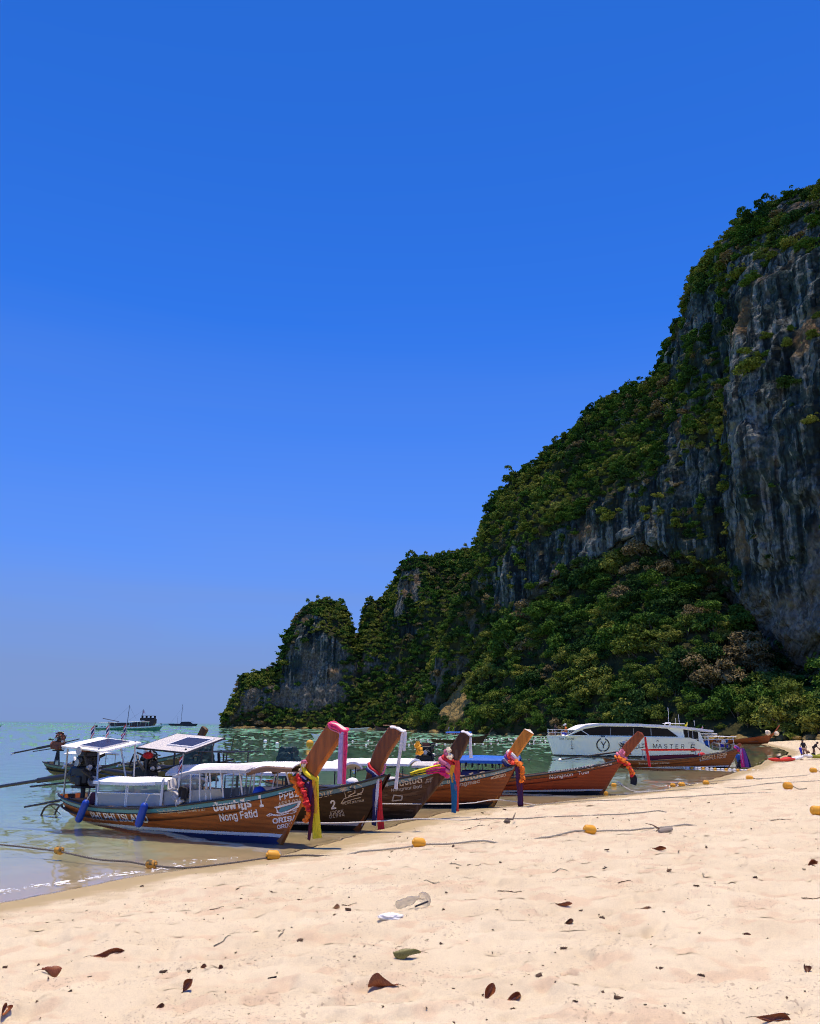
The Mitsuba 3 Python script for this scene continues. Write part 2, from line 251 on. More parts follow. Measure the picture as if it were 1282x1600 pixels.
HEADLAND = np.array([[(-150.2,683.7,-4),(-150.2,683.7,1.5),(-148.1,685.2,2),(-147.9,684.2,2),(-147.8,686.3,2.5),(-148.2,690.3,3),(-148.9,696.3,1.5),(-157.2,735.4,1.1),(-170.6,798,-4)],
    [(-136.9,666.1,-4),(-136.9,666.1,1.5),(-138.3,671.9,4.5),(-138,669.9,6),(-138.2,671.9,9.9),(-138.2,676,13),(-138.9,682,13.1),(-146.9,721.2,10.6),(-159.6,783.9,-4)],
    [(-129.5,659.4,-4),(-129.5,659.4,1.5),(-130.7,665.3,9.4),(-130.4,663.3,10.9),(-131.4,665.2,19.7),(-131.8,671.2,23.8),(-133.1,679.1,28.1),(-140.8,718.3,23.1),(-153.1,781.1,-4)],
    [(-123.1,656.6,-4),(-123.1,656.6,1.5),(-124.8,662.3,12.4),(-124.6,660.4,13.8),(-126.2,662.1,27.5),(-127.1,668,32.7),(-129.1,679.8,37.3),(-136.6,719.1,30.7),(-148.5,782,-4)],
    [(-109.6,655.9,-4),(-109.6,655.9,1.5),(-112.8,664.5,15),(-112.6,662.5,16.4),(-114.4,666.2,28.8),(-115,674.3,34.2),(-116.7,688.2,41.5),(-123.4,727.6,34.1),(-134.1,790.7,-4)],
    [(-96.8,652.9,-4),(-96.8,652.9,1.5),(-99.7,666.6,17.6),(-99.5,664.6,19.1),(-101,670.4,31.1),(-100.9,680.6,40.7),(-102.3,697.5,52.2),(-108.1,737.1,42.9),(-117.4,800.4,-4)],
    [(-90.4,648.7,-4),(-90.4,648.7,1.5),(-94.7,664.3,14.7),(-94.4,661.3,16.6),(-93.4,665.5,59.1),(-93.3,677.6,76.7),(-94.3,693.6,86),(-99.6,733.3,70.8),(-108.3,796.7,-4)],
    [(-78.7,645.2,-4),(-78.7,645.2,1.5),(-83.2,657.8,12.3),(-82.9,654.8,14.2),(-84.1,660.7,68.9),(-83.5,674.9,87),(-83.6,695,97.7),(-88.4,734.7,80.4),(-96,798.2,-4)],
    [(-63.8,641.8,-4),(-63.8,641.8,1.5),(-68.1,654.5,14.8),(-67.8,651.5,16.7),(-68.5,658.4,68.8),(-69.6,672.4,88.4),(-72,696.3,102.3),(-76.1,736.1,84.2),(-82.7,799.7,-4)],
    [(-51.4,637.9,-4),(-51.4,637.9,1.5),(-53.1,651.8,19.7),(-53,648.8,21.6),(-53.9,655.8,63.7),(-55.3,671.7,83.8),(-57.6,695.6,98),(-60.9,735.5,80.7),(-66.2,799.3,-4)],
    [(-41.6,634.6,-4),(-41.6,634.6,1.5),(-43.2,649.6,23.1),(-43.1,646.6,25),(-44.1,656.5,53.9),(-45.7,678.5,61.8),(-47.2,698.4,69.9),(-49.9,738.3,57.5),(-54.3,802.2,-4)],
    [(-33.7,629.1,-4),(-33.7,629.1,1.5),(-35.8,658,25),(-35.7,654,26.8),(-38.4,666.9,48.7),(-40,688.8,60.6),(-41.5,710.8,72.3),(-43.9,750.7,59.4),(-47.6,814.6,-4)],
    [(-26.8,624.4,-4),(-26.8,624.4,1.5),(-27.7,653.4,27.3),(-27.6,649.4,29.1),(-29.7,659.3,59.3),(-31.5,689.3,84.1),(-33.1,714.2,106.5),(-35,754.2,87.6),(-37.9,818.1,-4)],
    [(-17.3,619.8,-4),(-17.3,619.8,1.5),(-17.7,648.8,32.1),(-17.6,644.8,33.8),(-18.5,657.7,59.3),(-19.3,689.7,86.4),(-19.2,714.7,109.5),(-20.3,754.7,90.1),(-22,818.7,-4)],
    [(-8.8,611.9,-4),(-8.8,611.9,1.5),(-8.8,643.9,36.8),(-8.8,639.9,38.5),(-9.9,651.9,68.8),(-10.9,689.9,99.4),(-12.1,711.9,121.6),(-12.8,751.9,100),(-13.9,815.9,-4)],
    [(3.6,600,-4),(3.6,600,1.5),(3.4,636,41.3),(3.3,632,42.9),(1.3,668,107),(0.6,676,128.6),(1.1,700,141),(1.1,740,116.1),(1.2,804,-4)],
    [(18.9,584.7,-4),(18.9,584.7,1.5),(20.9,623.6,45.4),(20.8,619.7,47),(22.6,631.6,86.7),(26.3,664.5,114.6),(30.4,699.3,144.6),(32.1,739.3,119.1),(34.9,803.2,-4)],
    [(35.5,568.9,-4),(35.5,568.9,1.5),(40.8,612.6,49.5),(40.5,608.7,51.1),(44.2,623.4,90.7),(50.9,658,119),(56.4,697.7,148.5),(59.6,737.6,122.3),(64.7,801.4,-4)],
    [(59.9,556.8,-4),(59.9,556.8,1.5),(65.3,600.5,48.9),(64.9,596.5,50.4),(67.7,616.3,90),(72.5,656,121.6),(82.7,695.1,152.2),(87.5,734.8,125.4),(95,798.4,-4)],
    [(88.6,552.9,-4),(88.6,552.9,1.5),(96.9,596.2,48.9),(96.3,592.2,50.4),(100.7,611.8,89.7),(107.9,651.1,121.1),(120.4,689.6,149.2),(127.3,729,122.9),(138.3,792,-4)]], float)
def loft(C, ns, nt, seed, amp, pitchwise=1.0):
    """dense grid from the sections C (stations, levels, 3), then karst relief along the outward normal"""
    S, L = C.shape[:2]
    seg = np.linalg.norm(np.diff(C, axis=0), axis=-1)[:, 2:7].mean(1); us = np.concatenate([[0], np.cumsum(seg)]); us /= us[-1]
    tl = np.linalg.norm(np.diff(C, axis=1), axis=-1).mean(0); vs = np.concatenate([[0], np.cumsum(tl)]); vs /= vs[-1]
    u = np.linspace(0, 1, ns); w = np.array([0.3, 1.1, 0.35, 1.3, 1.2, 1.2, 0.25, 0.1]) * tl; v = np.interp(np.linspace(0, 1, nt), np.concatenate([[0], np.cumsum(w)]) / w.sum(), np.arange(L))
    from scipy.interpolate import PchipInterpolator
    P = PchipInterpolator(us, C, axis=0)(u)                               # (ns, L, 3)
    lin = np.stack([np.stack([np.interp(v, np.arange(L), P[i, :, k]) for k in range(3)], -1) for i in range(ns)])
    P = 0.5 * lin + 0.5 * PchipInterpolator(np.arange(L), P, axis=1)(v)
    level = np.repeat(v[None], ns, 0); station = np.repeat(np.interp(u, us, np.arange(S))[:, None], nt, 1)
    for strength, f, oct_, off in ((amp, np.array([1 / 34, 1 / 34, 1 / 48]), 4, 0), (amp * 0.50, np.array([1 / 8.0, 1 / 8.0, 1 / 45]), 4, 3), (amp * 0.34, np.array([1 / 11, 1 / 11, 1 / 6.0]), 5, 7), (amp * 0.10, np.array([1 / 3.4, 1 / 3.4, 1 / 9.0]), 3, 3)):
        du, dv = np.gradient(P, axis=0), np.gradient(P, axis=1)
        n = np.cross(du, dv); n /= np.linalg.norm(n, axis=-1, keepdims=True) + 1e-9
        if (n[:, : nt // 2, 1].mean()) > 0: n = -n
        q = meshkit.fbm(P * f, oct_, seed + off) - 0.5
        if off == 3: q = 0.5 - 2.2 * np.abs(q)                               # ridged: vertical ribs and flutes
        fade = np.clip((level - 1.0) / 0.6, 0, 1) * np.clip((6.9 - level) / 0.8, 0.35, 1)
        P = P + n * (q * 2 * strength * fade)[..., None]
    return P, level, station
def rock_col(p, n, uv):
    st = fbm(p.x * 0.55, p.y * 0.55, p.z * 0.014, 4)
    st2 = noise(p.x * 1.1 + 5, p.y * 1.1, p.z * 0.05)
    b = fbm(p.x * 0.045, p.y * 0.045, p.z * 0.05, 4)
    f = fbm(p.x * 0.9, p.y * 0.9, p.z * 0.7, 3)
    cr = fbm(p.x * 0.5 + 9, p.y * 0.5, p.z * 0.16, 4); crack = smoothstep(0.055, 0.0, dr.abs(cr - 0.5))
    c = mix((0.045, 0.066, 0.060), (0.160, 0.172, 0.150), smoothstep(0.44, 0.72, b + 0.4 * (f - 0.5)))
    c = mix(c, (0.28, 0.28, 0.235), smoothstep(0.59, 0.68, st) * 0.7)             # pale drip stone
    c = mix(c, (0.018, 0.023, 0.022), smoothstep(0.50, 0.38, st) * 0.9)           # black algae streaks
    c = mix(c, (0.026, 0.030, 0.028), smoothstep(0.60, 0.76, st2) * 0.65)
    c = mix(c, (0.30, 0.19, 0.09), smoothstep(0.62, 0.74, fbm(p.x * 0.06 + 31, p.y * 0.06, p.z * 0.045, 3)) * 0.5)   # rust stains
    c = mix(c, mix((0.13, 0.115, 0.09), (0.27, 0.24, 0.19), f), smoothstep(0.47, 0.56, fbm(p.x * 0.05, p.y * 0.05, p.z * 0.03, 4) + (52.0 - p.z) * 0.008) * 0.6)   # paler tan rock towards the foot, with a noisy edge
    c = mix(c, (0.012, 0.014, 0.014), crack * 0.35)
    return c * (0.55 + 0.9 * f)
def soil_col(p, n, uv):
    t = fbm(p.x * 0.12, p.y * 0.12, p.z * 0.12, 3)
    return mix((0.030, 0.038, 0.016), (0.075, 0.07, 0.032), t)
def terrain_col(p, n, uv):
    straw = mix((0.20, 0.145, 0.055), (0.34, 0.26, 0.11), fbm(p.x * 0.5, p.y * 0.5, p.z * 0.35, 3))
    return mix(mix(soil_col(p, n, uv), rock_col(p, n, uv), mi.Float(uv.x)), straw, mi.Float(uv.y))
def terrain_bump(p, n, uv):
    return fbm(p.x * 0.55, p.y * 0.55, p.z * 0.18, 4) + 0.4 * fbm(p.x * 2.2, p.y * 2.2, p.z * 1.2, 3)
scene['limestone'] = {'type': 'twosided', 'b': {'type': 'bumpmap', 'scale': 1.7, 'arbitrary': proc(terrain_bump, 0.08), 'b': {'type': 'diffuse', 'reflectance': proc(terrain_col)}}}

def rockiness(P, level, station, seed, kind):
    """1 = bare rock, 0 = wooded; from the cliff bands and from steepness"""
    du, dv = np.gradient(P, axis=0), np.gradient(P, axis=1)
    n = np.cross(du, dv); n /= np.linalg.norm(n, axis=-1, keepdims=True) + 1e-9
    nz = np.abs(n[..., 2])
    f1 = meshkit.fbm(P / 26.0, 4, seed) - 0.5; f2 = meshkit.fbm(P / 9.0, 3, seed + 4) - 0.5
    band = lambda a, b, s=0.18: np.clip((level - a) / s, 0, 1) * np.clip((b - level) / s, 0, 1)
    if kind == 'massif':
        wall = np.clip((station - 10.5) / 0.4, 0, 1); shoulder = np.clip((station - 7.2) / 0.9, 0, 1) * (1 - wall); mid = np.clip((station - 2.5) / 0.8, 0, 1) * (1 - wall)
        r = np.maximum.reduce([band(2.0, 4.25) * (0.36 + 0.49 * wall + 0.20 * mid), band(3.75, 5.2) * (0.10 + 0.62 * wall + 0.40 * shoulder), band(4.9, 6.0) * (0.08 + 0.34 * wall + 0.40 * shoulder)])
    else:
        stack = np.exp(-((station - 7.6) / 1.9) ** 2); b2 = np.exp(-((station - 15.0) / 0.9) ** 2)
        spur = np.exp(-((station - 3.0) / 0.9) ** 2)
        r = np.maximum(band(2.0, 4.2) * (0.28 + 0.75 * stack + 0.35 * spur), band(3.8, 5.2) * (0.04 + 0.50 * stack + 0.70 * b2 + 0.3 * spur))
    r = r + (0.45 - nz) * 0.35 * (level > 1.9) + 0.85 * f1 + 0.45 * f2
    return np.clip((r - 0.36) / 0.2, 0, 1), nz
P_A, lev_A, sta_A = loft(MASSIF, 560, 500, 3, 6.3)
rock_A, nz_A = rockiness(P_A, lev_A, sta_A, 11, 'massif')
_f = meshkit.fbm(P_A / 7.0, 3, 44) - 0.5
grass_A = np.clip((np.clip((sta_A - 0.7) / 0.4, 0, 1) * np.clip((2.5 - sta_A) / 0.5, 0, 1) * np.clip((lev_A - 1.15) / 0.2, 0, 1) * np.clip((2.3 - lev_A) / 0.2, 0, 1) + 0.9 * _f - 0.2) / 0.2, 0, 1)
add(None, 'cliff', grid_mesh(P_A), 'limestone', False, uv=np.stack([rock_A.ravel(), grass_A.ravel()], 1)); labels['cliff'] = {'label': 'dark limestone cliff with streaked rock wall rising over the beach', 'kind': 'structure'}
P_B, lev_B, sta_B = loft(HEADLAND, 400, 200, 8, 5.0)
rock_B, nz_B = rockiness(P_B, lev_B, sta_B, 17, 'headland')
add(None, 'headland', grid_mesh(P_B), 'limestone', False, uv=np.stack([rock_B.ravel(), 0 * rock_B.ravel()], 1)); labels['headland'] = {'label': 'far limestone headland with a domed sea stack', 'kind': 'structure'}

# ---------------------------------------------------------------- trees
def leafmat(key, a, b, f=0.6):
    def col(p, n, uv): return mix(a, b, smoothstep(0.3, 0.7, fbm(p.x * f, p.y * f, p.z * f, 2) * 0.6 + 0.4 * noise(p.x * 3.1, p.y * 3.1, p.z * 3.1)))
    return diffuse(key, proc(col))
leafmat('leaf_green', (0.05, 0.115, 0.018), (0.13, 0.225, 0.042))
leafmat('leaf_olive', (0.088, 0.13, 0.022), (0.2, 0.255, 0.052))
leafmat('leaf_dark', (0.024, 0.062, 0.018), (0.064, 0.125, 0.034))
leafmat('leaf_yellow', (0.15, 0.18, 0.028), (0.31, 0.33, 0.075))
leafmat('leaf_dry', (0.15, 0.12, 0.055), (0.3, 0.245, 0.125))
mat('bark', (0.13, 0.10, 0.075), 0.9); mat('bark_pale', (0.30, 0.26, 0.21), 0.9)
def crown(n, seed, lobes=9, leaf=0.105, flat=0.75, tall=1.0):
    """crown of radius about 1 standing on z=0: leaf clumps on the shells of uneven lobes, with sprays that stick out and gaps between"""
    r = np.random.default_rng(seed)
    c = r.normal(size=(lobes, 3)); c /= np.linalg.norm(c, axis=1, keepdims=True); c *= r.uniform(0.25, 0.95, (lobes, 1)); c[:, 2] = np.abs(c[:, 2]) * tall + 0.15
    R = r.uniform(0.16, 0.50, lobes); c[0] = (0, 0, 0.5); R[0] = 0.5; sq = r.uniform(0.45, 0.95, lobes)
    k = r.choice(lobes, n, p=R ** 2 / (R ** 2).sum())
    d = r.normal(size=(n, 3)); d[:, 2] = np.where(d[:, 2] < -0.35, -d[:, 2] * 0.6, d[:, 2]); d /= np.linalg.norm(d, axis=1, keepdims=True)
    lump = meshkit.fbm((c[k] + d * R[k][:, None]) * 3.3, 3, seed) - 0.5
    rad = R[k] * (r.uniform(0.66, 1.05, n) + 0.9 * lump) + (r.random(n) < 0.07) * r.uniform(0, 0.22, n)
    p = c[k] + d * rad[:, None] * np.stack([np.ones(n), np.ones(n), sq[k]], 1)
    nrm = d * 0.55 + r.normal(size=(n, 3)) * 0.6 + np.array([0, 0, 0.55]); nrm /= np.linalg.norm(nrm, axis=1, keepdims=True)
    a = np.cross(nrm, r.normal(size=(n, 3))); a /= np.linalg.norm(a, axis=1, keepdims=True) + 1e-9; b = np.cross(nrm, a)
    s = leaf * np.exp(r.normal(size=n) * 0.32)[:, None]
    bend = nrm * s * 0.35
    V = np.stack([p - a * s * 1.25, p + b * s * 0.62 + bend, p + a * s * 1.25, p - b * s * 0.62 + bend], 1).reshape(-1, 3)
    i = np.arange(n) * 4
    return M(V, np.vstack([np.stack([i, i + 1, i + 2], 1), np.stack([i, i + 2, i + 3], 1)]))
def bare_crown(seed, twigs=60):
    r = np.random.default_rng(seed); ms = []
    for k in range(twigs):
        d = r.normal(size=3); d[2] = abs(d[2]) + 0.25; d /= np.linalg.norm(d); st = np.array([0, 0, 0.1]) + d * r.uniform(0, 0.35)
        e = st + d * r.uniform(0.4, 0.65) + r.normal(size=3) * 0.12
        ms.append(tube([st, (st + e) / 2 + r.normal(size=3) * 0.05, e], [0.022, 0.014, 0.006], 3, False))
    return cat(*ms)
def trunk_mesh(seed, h=1.0):
    r = np.random.default_rng(seed); ms = [tube(smooth_curve([(0, 0, -0.55 * h), (0.03, 0.02, 0.0), (0.0, 0.05, 0.5)], 7), np.linspace(0.075, 0.03, 7), 6)]
    for k in range(5):
        a = r.uniform(0, 6.28); z0 = r.uniform(-0.15, 0.25)
        ms.append(tube(smooth_curve([(0, 0, z0), (0.2 * math.cos(a), 0.2 * math.sin(a), z0 + 0.18), (0.48 * math.cos(a), 0.48 * math.sin(a), z0 + 0.45)], 5), np.linspace(0.03, 0.012, 5), 5))
    return cat(*ms)
LEAVES = ['leaf_green', 'leaf_olive', 'leaf_dark', 'leaf_yellow', 'leaf_dry']
CROWN_NEAR = [ply(crown(3400, 40 + k, 13 + 2 * k, 0.053, tall=(0.8, 1.3, 1.0, 1.6)[k]), None, False) for k in range(4)]
CROWN_MID = [ply(crown(1350, 50 + k, 10 + 2 * k, 0.079, tall=(0.7, 1.2, 0.9, 1.7)[k]), None, False) for k in range(4)]
CROWN_FAR = [ply(crown(500, 60 + k, 8, 0.125, tall=(0.7, 1.2, 1.6)[k]), None, False) for k in range(3)]
BARE = [ply(bare_crown(70 + k), None, False) for k in range(2)]
TRUNK = [ply(trunk_mesh(80 + k), 'bark', 40) for k in range(2)]
def ref(k): return {'type': 'ref', 'id': k}
for L in LEAVES:
    for k, d in enumerate(CROWN_NEAR): scene['tree_near_%s_%d' % (L, k)] = {'type': 'shapegroup', 'trunk': dict(TRUNK[k % 2]), 'crown': {**d, 'bsdf': ref(L)}}
    for k, d in enumerate(CROWN_MID): scene['tree_mid_%s_%d' % (L, k)] = {'type': 'shapegroup', 'crown': {**d, 'bsdf': ref(L)}}
    for k, d in enumerate(CROWN_FAR): scene['tree_far_%s_%d' % (L, k)] = {'type': 'shapegroup', 'crown': {**d, 'bsdf': ref(L)}}
for k, d in enumerate(BARE): scene['tree_bare_%d' % k] = {'type': 'shapegroup', 'crown': {**d, 'bsdf': ref('bark_pale')}}
def scatter(P, rock, nz, level, n, seed, lo, hi, gap):
    """tree feet on the wooded parts of a grid"""
    r = np.random.default_rng(seed)
    du, dv = np.gradient(P, axis=0), np.gradient(P, axis=1)
    area = np.linalg.norm(np.cross(du, dv), axis=-1); 
    w = area * np.clip(1 - rock * 0.985, 0, 1) * (level > lo) * (level < hi) * np.where((level > 2.0) & (level < 2.85), 0.12, 1.0) * np.clip(nz * 2.5, 0.12, 1)
    k = r.choice(w.size, n * 5, p=(w / w.sum()).ravel()); pts = P.reshape(-1, 3)[k] + r.normal(size=(n * 5, 3)) * 0.4
    from scipy.spatial import cKDTree
    keep, cells = [], {}
    for i, p in enumerate(pts):
        c = tuple(np.floor(p / gap).astype(int)); ok = True
        for a in (-1, 0, 1):
            for b in (-1, 0, 1):
                for e in (-1, 0, 1):
                    for j in cells.get((c[0] + a, c[1] + b, c[2] + e), ()):
                        if np.sum((pts[j] - p) ** 2) < gap * gap: ok = False
        if ok: keep.append(i); cells.setdefault(c, []).append(i)
        if len(keep) >= n: break
    return pts[keep], level.ravel()[k[keep]]
def species(p, r):
    t = float(meshkit.fbm(np.array([[p[0] / 30, p[1] / 30, p[2] / 22]]), 3, 21)[0]) + r.normal() * 0.12
    return 'leaf_dry' if t < 0.25 else 'leaf_dark' if t < 0.42 else 'leaf_green' if t < 0.55 else 'leaf_olive' if t < 0.66 else 'leaf_yellow'
def tilt_place(p, s, r, sink=0.25):
    return T().translate([float(x) for x in p]).rotate([0, 0, 1], float(r.uniform(0, 360))).rotate([1, 0, 0], float(r.normal() * 8)).scale([float(s * r.uniform(0.85, 1.2)), float(s * r.uniform(0.85, 1.2)), float(s * r.uniform(0.8, 1.25))]).translate([0, 0, -sink])
_r = np.random.default_rng(31)
talus, _l = scatter(P_A, np.maximum(rock_A, grass_A), nz_A, lev_A, 640, 5, 1.0, 2.02, 4.0)
upper, _l2 = scatter(P_A, rock_A, nz_A, lev_A, 2700, 6, 2.02, 6.5, 2.7)
far, _l3 = scatter(P_B, rock_B, nz_B, lev_B, 3000, 7, 1.0, 6.5, 3.2)
_dist = np.hypot(talus[:, 0], talus[:, 1]); _o = np.argsort(_dist)
DESC = {'leaf_green': ('green broadleaf tree in the wood on the slope below the cliff', 'green trees on the lower slope'), 'leaf_olive': ('olive green tree in the wood on the slope below the cliff', 'olive trees on the lower slope'),
        'leaf_dark': ('dark green tree in the wood on the slope below the cliff', 'dark trees on the lower slope'), 'leaf_yellow': ('yellow green tree in the wood on the slope below the cliff', 'yellow green trees on the lower slope'),
        'leaf_dry': ('dry grey brown tree in the wood on the slope below the cliff', 'dry trees on the lower slope')}
for q, i in enumerate(_o):
    p = talus[i]; L = species(p, _r); s = float(np.clip(4.0 * np.exp(_r.normal() * 0.45), 1.8, 9.0)) * (0.8 if p[2] < 6 else 1.0)
    if q < 260:
        key = thing('slope_tree', DESC[L][0], 'tree', DESC[L][1])
        scene[key] = {'type': 'instance', 'g': ref('tree_near_%s_%d' % (L, _r.integers(4))), 'to_world': tilt_place(p, s, _r, 0.1)}
    else:
        add('forest', 'tree', {'type': 'instance', 'g': ref('tree_near_%s_%d' % (L, _r.integers(4)))}, 'bark', tw=tilt_place(p, s, _r)) if False else scene.__setitem__(numbered('forest__tree'), {'type': 'instance', 'g': ref('tree_near_%s_%d' % (L, _r.integers(4))), 'to_world': tilt_place(p, s, _r)})
for p in upper:
    L = species(p, _r); s = float(np.clip(2.6 * np.exp(_r.normal() * 0.36), 1.1, 5.5))
    if _r.random() < 0.04: scene[numbered('forest__tree')] = {'type': 'instance', 'g': ref('tree_bare_%d' % _r.integers(2)), 'to_world': tilt_place(p, s * 1.2, _r)}
    scene[numbered('forest__tree')] = {'type': 'instance', 'g': ref('tree_mid_%s_%d' % (L, _r.integers(4))), 'to_world': tilt_place(p, s, _r)}
for p in far:
    L = species(p, _r); s = float(np.clip(2.9 * np.exp(_r.normal() * 0.34), 1.3, 6.0))
    scene[numbered('forest__tree')] = {'type': 'instance', 'g': ref('tree_far_%s_%d' % (L, _r.integers(3))), 'to_world': tilt_place(p, s, _r)}
labels['forest'] = {'label': 'dense jungle covering the cliff ledges and the far headland', 'kind': 'stuff'}
# taller trees behind the beach at the right
BEACH_TREES = [(98.0, 221.0, 6.0, 'leaf_yellow', 1), (102.5, 222.0, 7.0, 'leaf_olive', 3), (107.0, 224.0, 8.5, 'leaf_green', 0), (111.5, 222.0, 9.0, 'leaf_olive', 2), (117.0, 226.0, 10.5, 'leaf_green', 3), (122.0, 226.0, 9.5, 'leaf_yellow', 1), (113.5, 213.0, 6.0, 'leaf_green', 2), (105.0, 214.0, 5.2, 'leaf_dark', 0)]
BT_LAB = ('yellow green round tree left of the others behind the beach', 'olive tree with a tall narrow crown behind the beach', 'dense green tree in the middle of the beach trees', 'broad olive crowned tree at the back of the beach', 'tallest green tree at the right edge behind the beach', 'pale yellow green tree cut by the right edge', 'low green tree in front of the beach trees', 'small dark green tree at the edge of the rocks')
for (x, y, s, L, v), lab in zip(BEACH_TREES, BT_LAB):
    key = thing('beach_tree', lab, 'tree'); z = 1.1
    add(key, 'trunk', TRUNK[v % 2], 'bark', tw=T().translate([x, y, z + 0.5 * s]).scale(s)); add(key, 'crown', CROWN_NEAR[v], L, tw=T().translate([x, y, z + 0.35 * s]).rotate([0, 0, 1], 40.0 * v).scale([s, s, s * 1.1]))
# ---------------------------------------------------------------- lettering
from shapely import box as _sbox, union_all as _union, affinity as _aff
def _font(name): 
    g = glob.glob('/opt/blender-*/*/datafiles/fonts/' + name + '*.woff2')
    return g[0] if g else glob.glob('/opt/blender-*/*/datafiles/fonts/Inter.woff2')[0]
def text_shape(text, height, thai=False, bold=1, slant=0.0):
    """lettering as shapely polygons, baseline from the origin along +x, capitals about height tall"""
    from PIL import Image, ImageDraw, ImageFont
    f = ImageFont.truetype(_font('NotoSansThai') if thai else _font('Inter'), 72)
    x0, y0, x1, y1 = f.getbbox(text, anchor='ls', stroke_width=bold)
    im = Image.new('L', (x1 - x0 + 8, y1 - y0 + 8))
    ImageDraw.Draw(im).text((4 - x0, 4 - y0), text, 255, f, anchor='ls', stroke_width=bold)
    on = np.pad(np.asarray(im) > 127, ((0, 0), (1, 1))).astype(np.int8)
    rows, st = np.nonzero(np.diff(on, axis=1) == 1); en = np.nonzero(np.diff(on, axis=1) == -1)[1]
    sh = _union(_sbox(st, -rows - 1, en, -rows)).buffer(0.6).buffer(-0.6).simplify(0.8)
    s = height / 52.0
    sh = _aff.affine_transform(sh, [s, 0, 0, s, -4 * s, (4 - y0) * s])
    return _aff.skew(sh, xs=slant, origin=(0, 0)) if slant else sh
def tri(shape):
    ms = []
    for g in getattr(shape, 'geoms', [shape]):
        if g.is_empty or g.area < 1e-7: continue
        v, f = trimesh.creation.triangulate_polygon(g, engine='earcut'); ms.append(M(np.c_[v, 0 * v[:, 0]], f))
    return cat(*ms)
def stroke(pts, w): 
    from shapely.geometry import LineString
    return LineString(pts).buffer(w / 2, cap_style='round')
def fine(m, edge):
    v, f = trimesh.remesh.subdivide_to_size(m.vertices, m.faces, edge, max_iter=8); return M(v, f)

# ---------------------------------------------------------------- long-tail boats: hull surface
from scipy.interpolate import PchipInterpolator as _P
SHEER = np.array([[-9.35, 0.66, 0.40], [-8.6, 0.54, 0.56], [-7.0, 0.47, 0.74], [-5.2, 0.53, 0.82], [-3.6, 0.67, 0.79], [-2.0, 0.89, 0.66], [-0.8, 1.08, 0.47], [0.2, 1.30, 0.25], [0.95, 1.53, 0.065]])   # x, z, half beam
KEEL = np.array([[-9.0, 0.02], [-7.5, -0.16], [-5.0, -0.24], [-2.5, -0.20], [-0.8, -0.10], [0.0, -0.03]])
class Hull:
    def __init__(self, k=1.0):
        self.S = np.linspace(0, 1, len(SHEER)); s = np.linspace(0, 1, 120)
        self.sx, self.sz, self.sb = (_P(self.S, SHEER[:, i]) for i in range(3))
        a = np.linspace(0, 1, len(KEEL)); self.kx, self.kz = _P(a, KEEL[:, 0]), _P(a, KEEL[:, 1])
        self.s = s
    def e(self, s): return 0.42 + 0.50 * np.clip((s - 0.55) / 0.45, 0, 1) ** 1.3
    def pt(self, s, t, side=-1, off=0.0):
        s, t = np.broadcast_arrays(np.asarray(s, float), np.asarray(t, float))
        def raw(s, t):
            x = self.kx(s) + (self.sx(s) - self.kx(s)) * t; z = self.kz(s) + (self.sz(s) - self.kz(s)) * t
            b = self.sb(s); y = b * np.clip(t, 0, None) ** self.e(s) * (0.90 + 0.10 * t) + 0.035 * (1 - np.clip(s - .9, 0, .1) * 5)
            return np.stack([x, y, z], -1)
        p = raw(s, t)
        if off:
            d = 1e-3; ds = raw(np.clip(s + d, 0, 1), t) - raw(np.clip(s - d, 0, 1), t); dt = raw(s, t + d) - raw(s, np.clip(t - d, 1e-4, None))
            n = np.cross(ds, dt); n /= np.linalg.norm(n, axis=-1, keepdims=True) + 1e-12; n = np.where(n[..., 1:2] < 0, -n, n)
            p = p + n * off
        p[..., 1] *= side if side != 1 else 1
        return p
    def t_of_z(self, s, z): return (z - self.kz(s)) / (self.sz(s) - self.kz(s))
    def surf(self, x, z, side=-1, off=0.004):
        """points of the hull side over (x, z)"""
        out = np.zeros((len(x), 3)); s = self.s; kx, sx = self.kx(s), self.sx(s); kz, sz = self.kz(s), self.sz(s)
        for i in range(len(x)):
            t = np.clip((z[i] - kz) / (sz - kz), 0.02, 1.1); out[i, 0] = np.interp(x[i], kx + (sx - kx) * t, s); 
        si = out[:, 0].copy(); ti = np.clip(self.t_of_z(si, z), 0.02, 1.1)
        return self.pt(si, ti, side, off)
    def band(self, zlo, zhi, off, side, s0=0.0, s1=1.0, n=90, m=4):
        s = np.linspace(s0, s1, n)[:, None]
        a = np.clip(zlo(s) if callable(zlo) else self.t_of_z(s, zlo), 0.01, 1); b = np.clip(zhi(s) if callable(zhi) else self.t_of_z(s, zhi), 0.012, 1)
        t = a + (b - a) * np.linspace(0, 1, m)[None]
        P = self.pt(np.repeat(s, m, 1), t, side, off)
        g = grid_mesh(P)
        if side == -1: g.invert()
        uv = np.stack([P[..., 0].ravel(), P[..., 2].ravel()], 1)
        return g, uv
HULL = Hull()

def wood(key, a, b, rough=0.35, coat=0.4, sc=1.0, wear=0.0, wearcol=(0.4, 0.36, 0.3)):
    """planed hull timber: grain runs along the boat (u), in metres"""
    def col(p, n, uv):
        u, v = uv.x, uv.y
        w = v * 22 * sc + 1.8 * fbm(u * 0.7, v * 3.0, 1.0, 3) + 0.8 * noise(u * 3.0, v * 9.0)
        g = 0.5 + 0.36 * dr.sin(w * 6.2832 * 0.35)
        fine_ = noise(u * 6, v * 160 * sc)
        c = mix(a, b, 0.55 * g + 0.45 * fine_)
        c = c * (0.75 + 0.5 * fbm(u * 0.55, v * 1.2, 5.0, 3))
        if wear: c = mix(c, wearcol, wear * smoothstep(0.55, 0.72, fbm(u * 2.2, v * 14.0, 9.0, 3)))
        return c
    return mat(key, proc(col), rough, spec=0.35, clearcoat=coat, clearcoat_gloss=0.8)
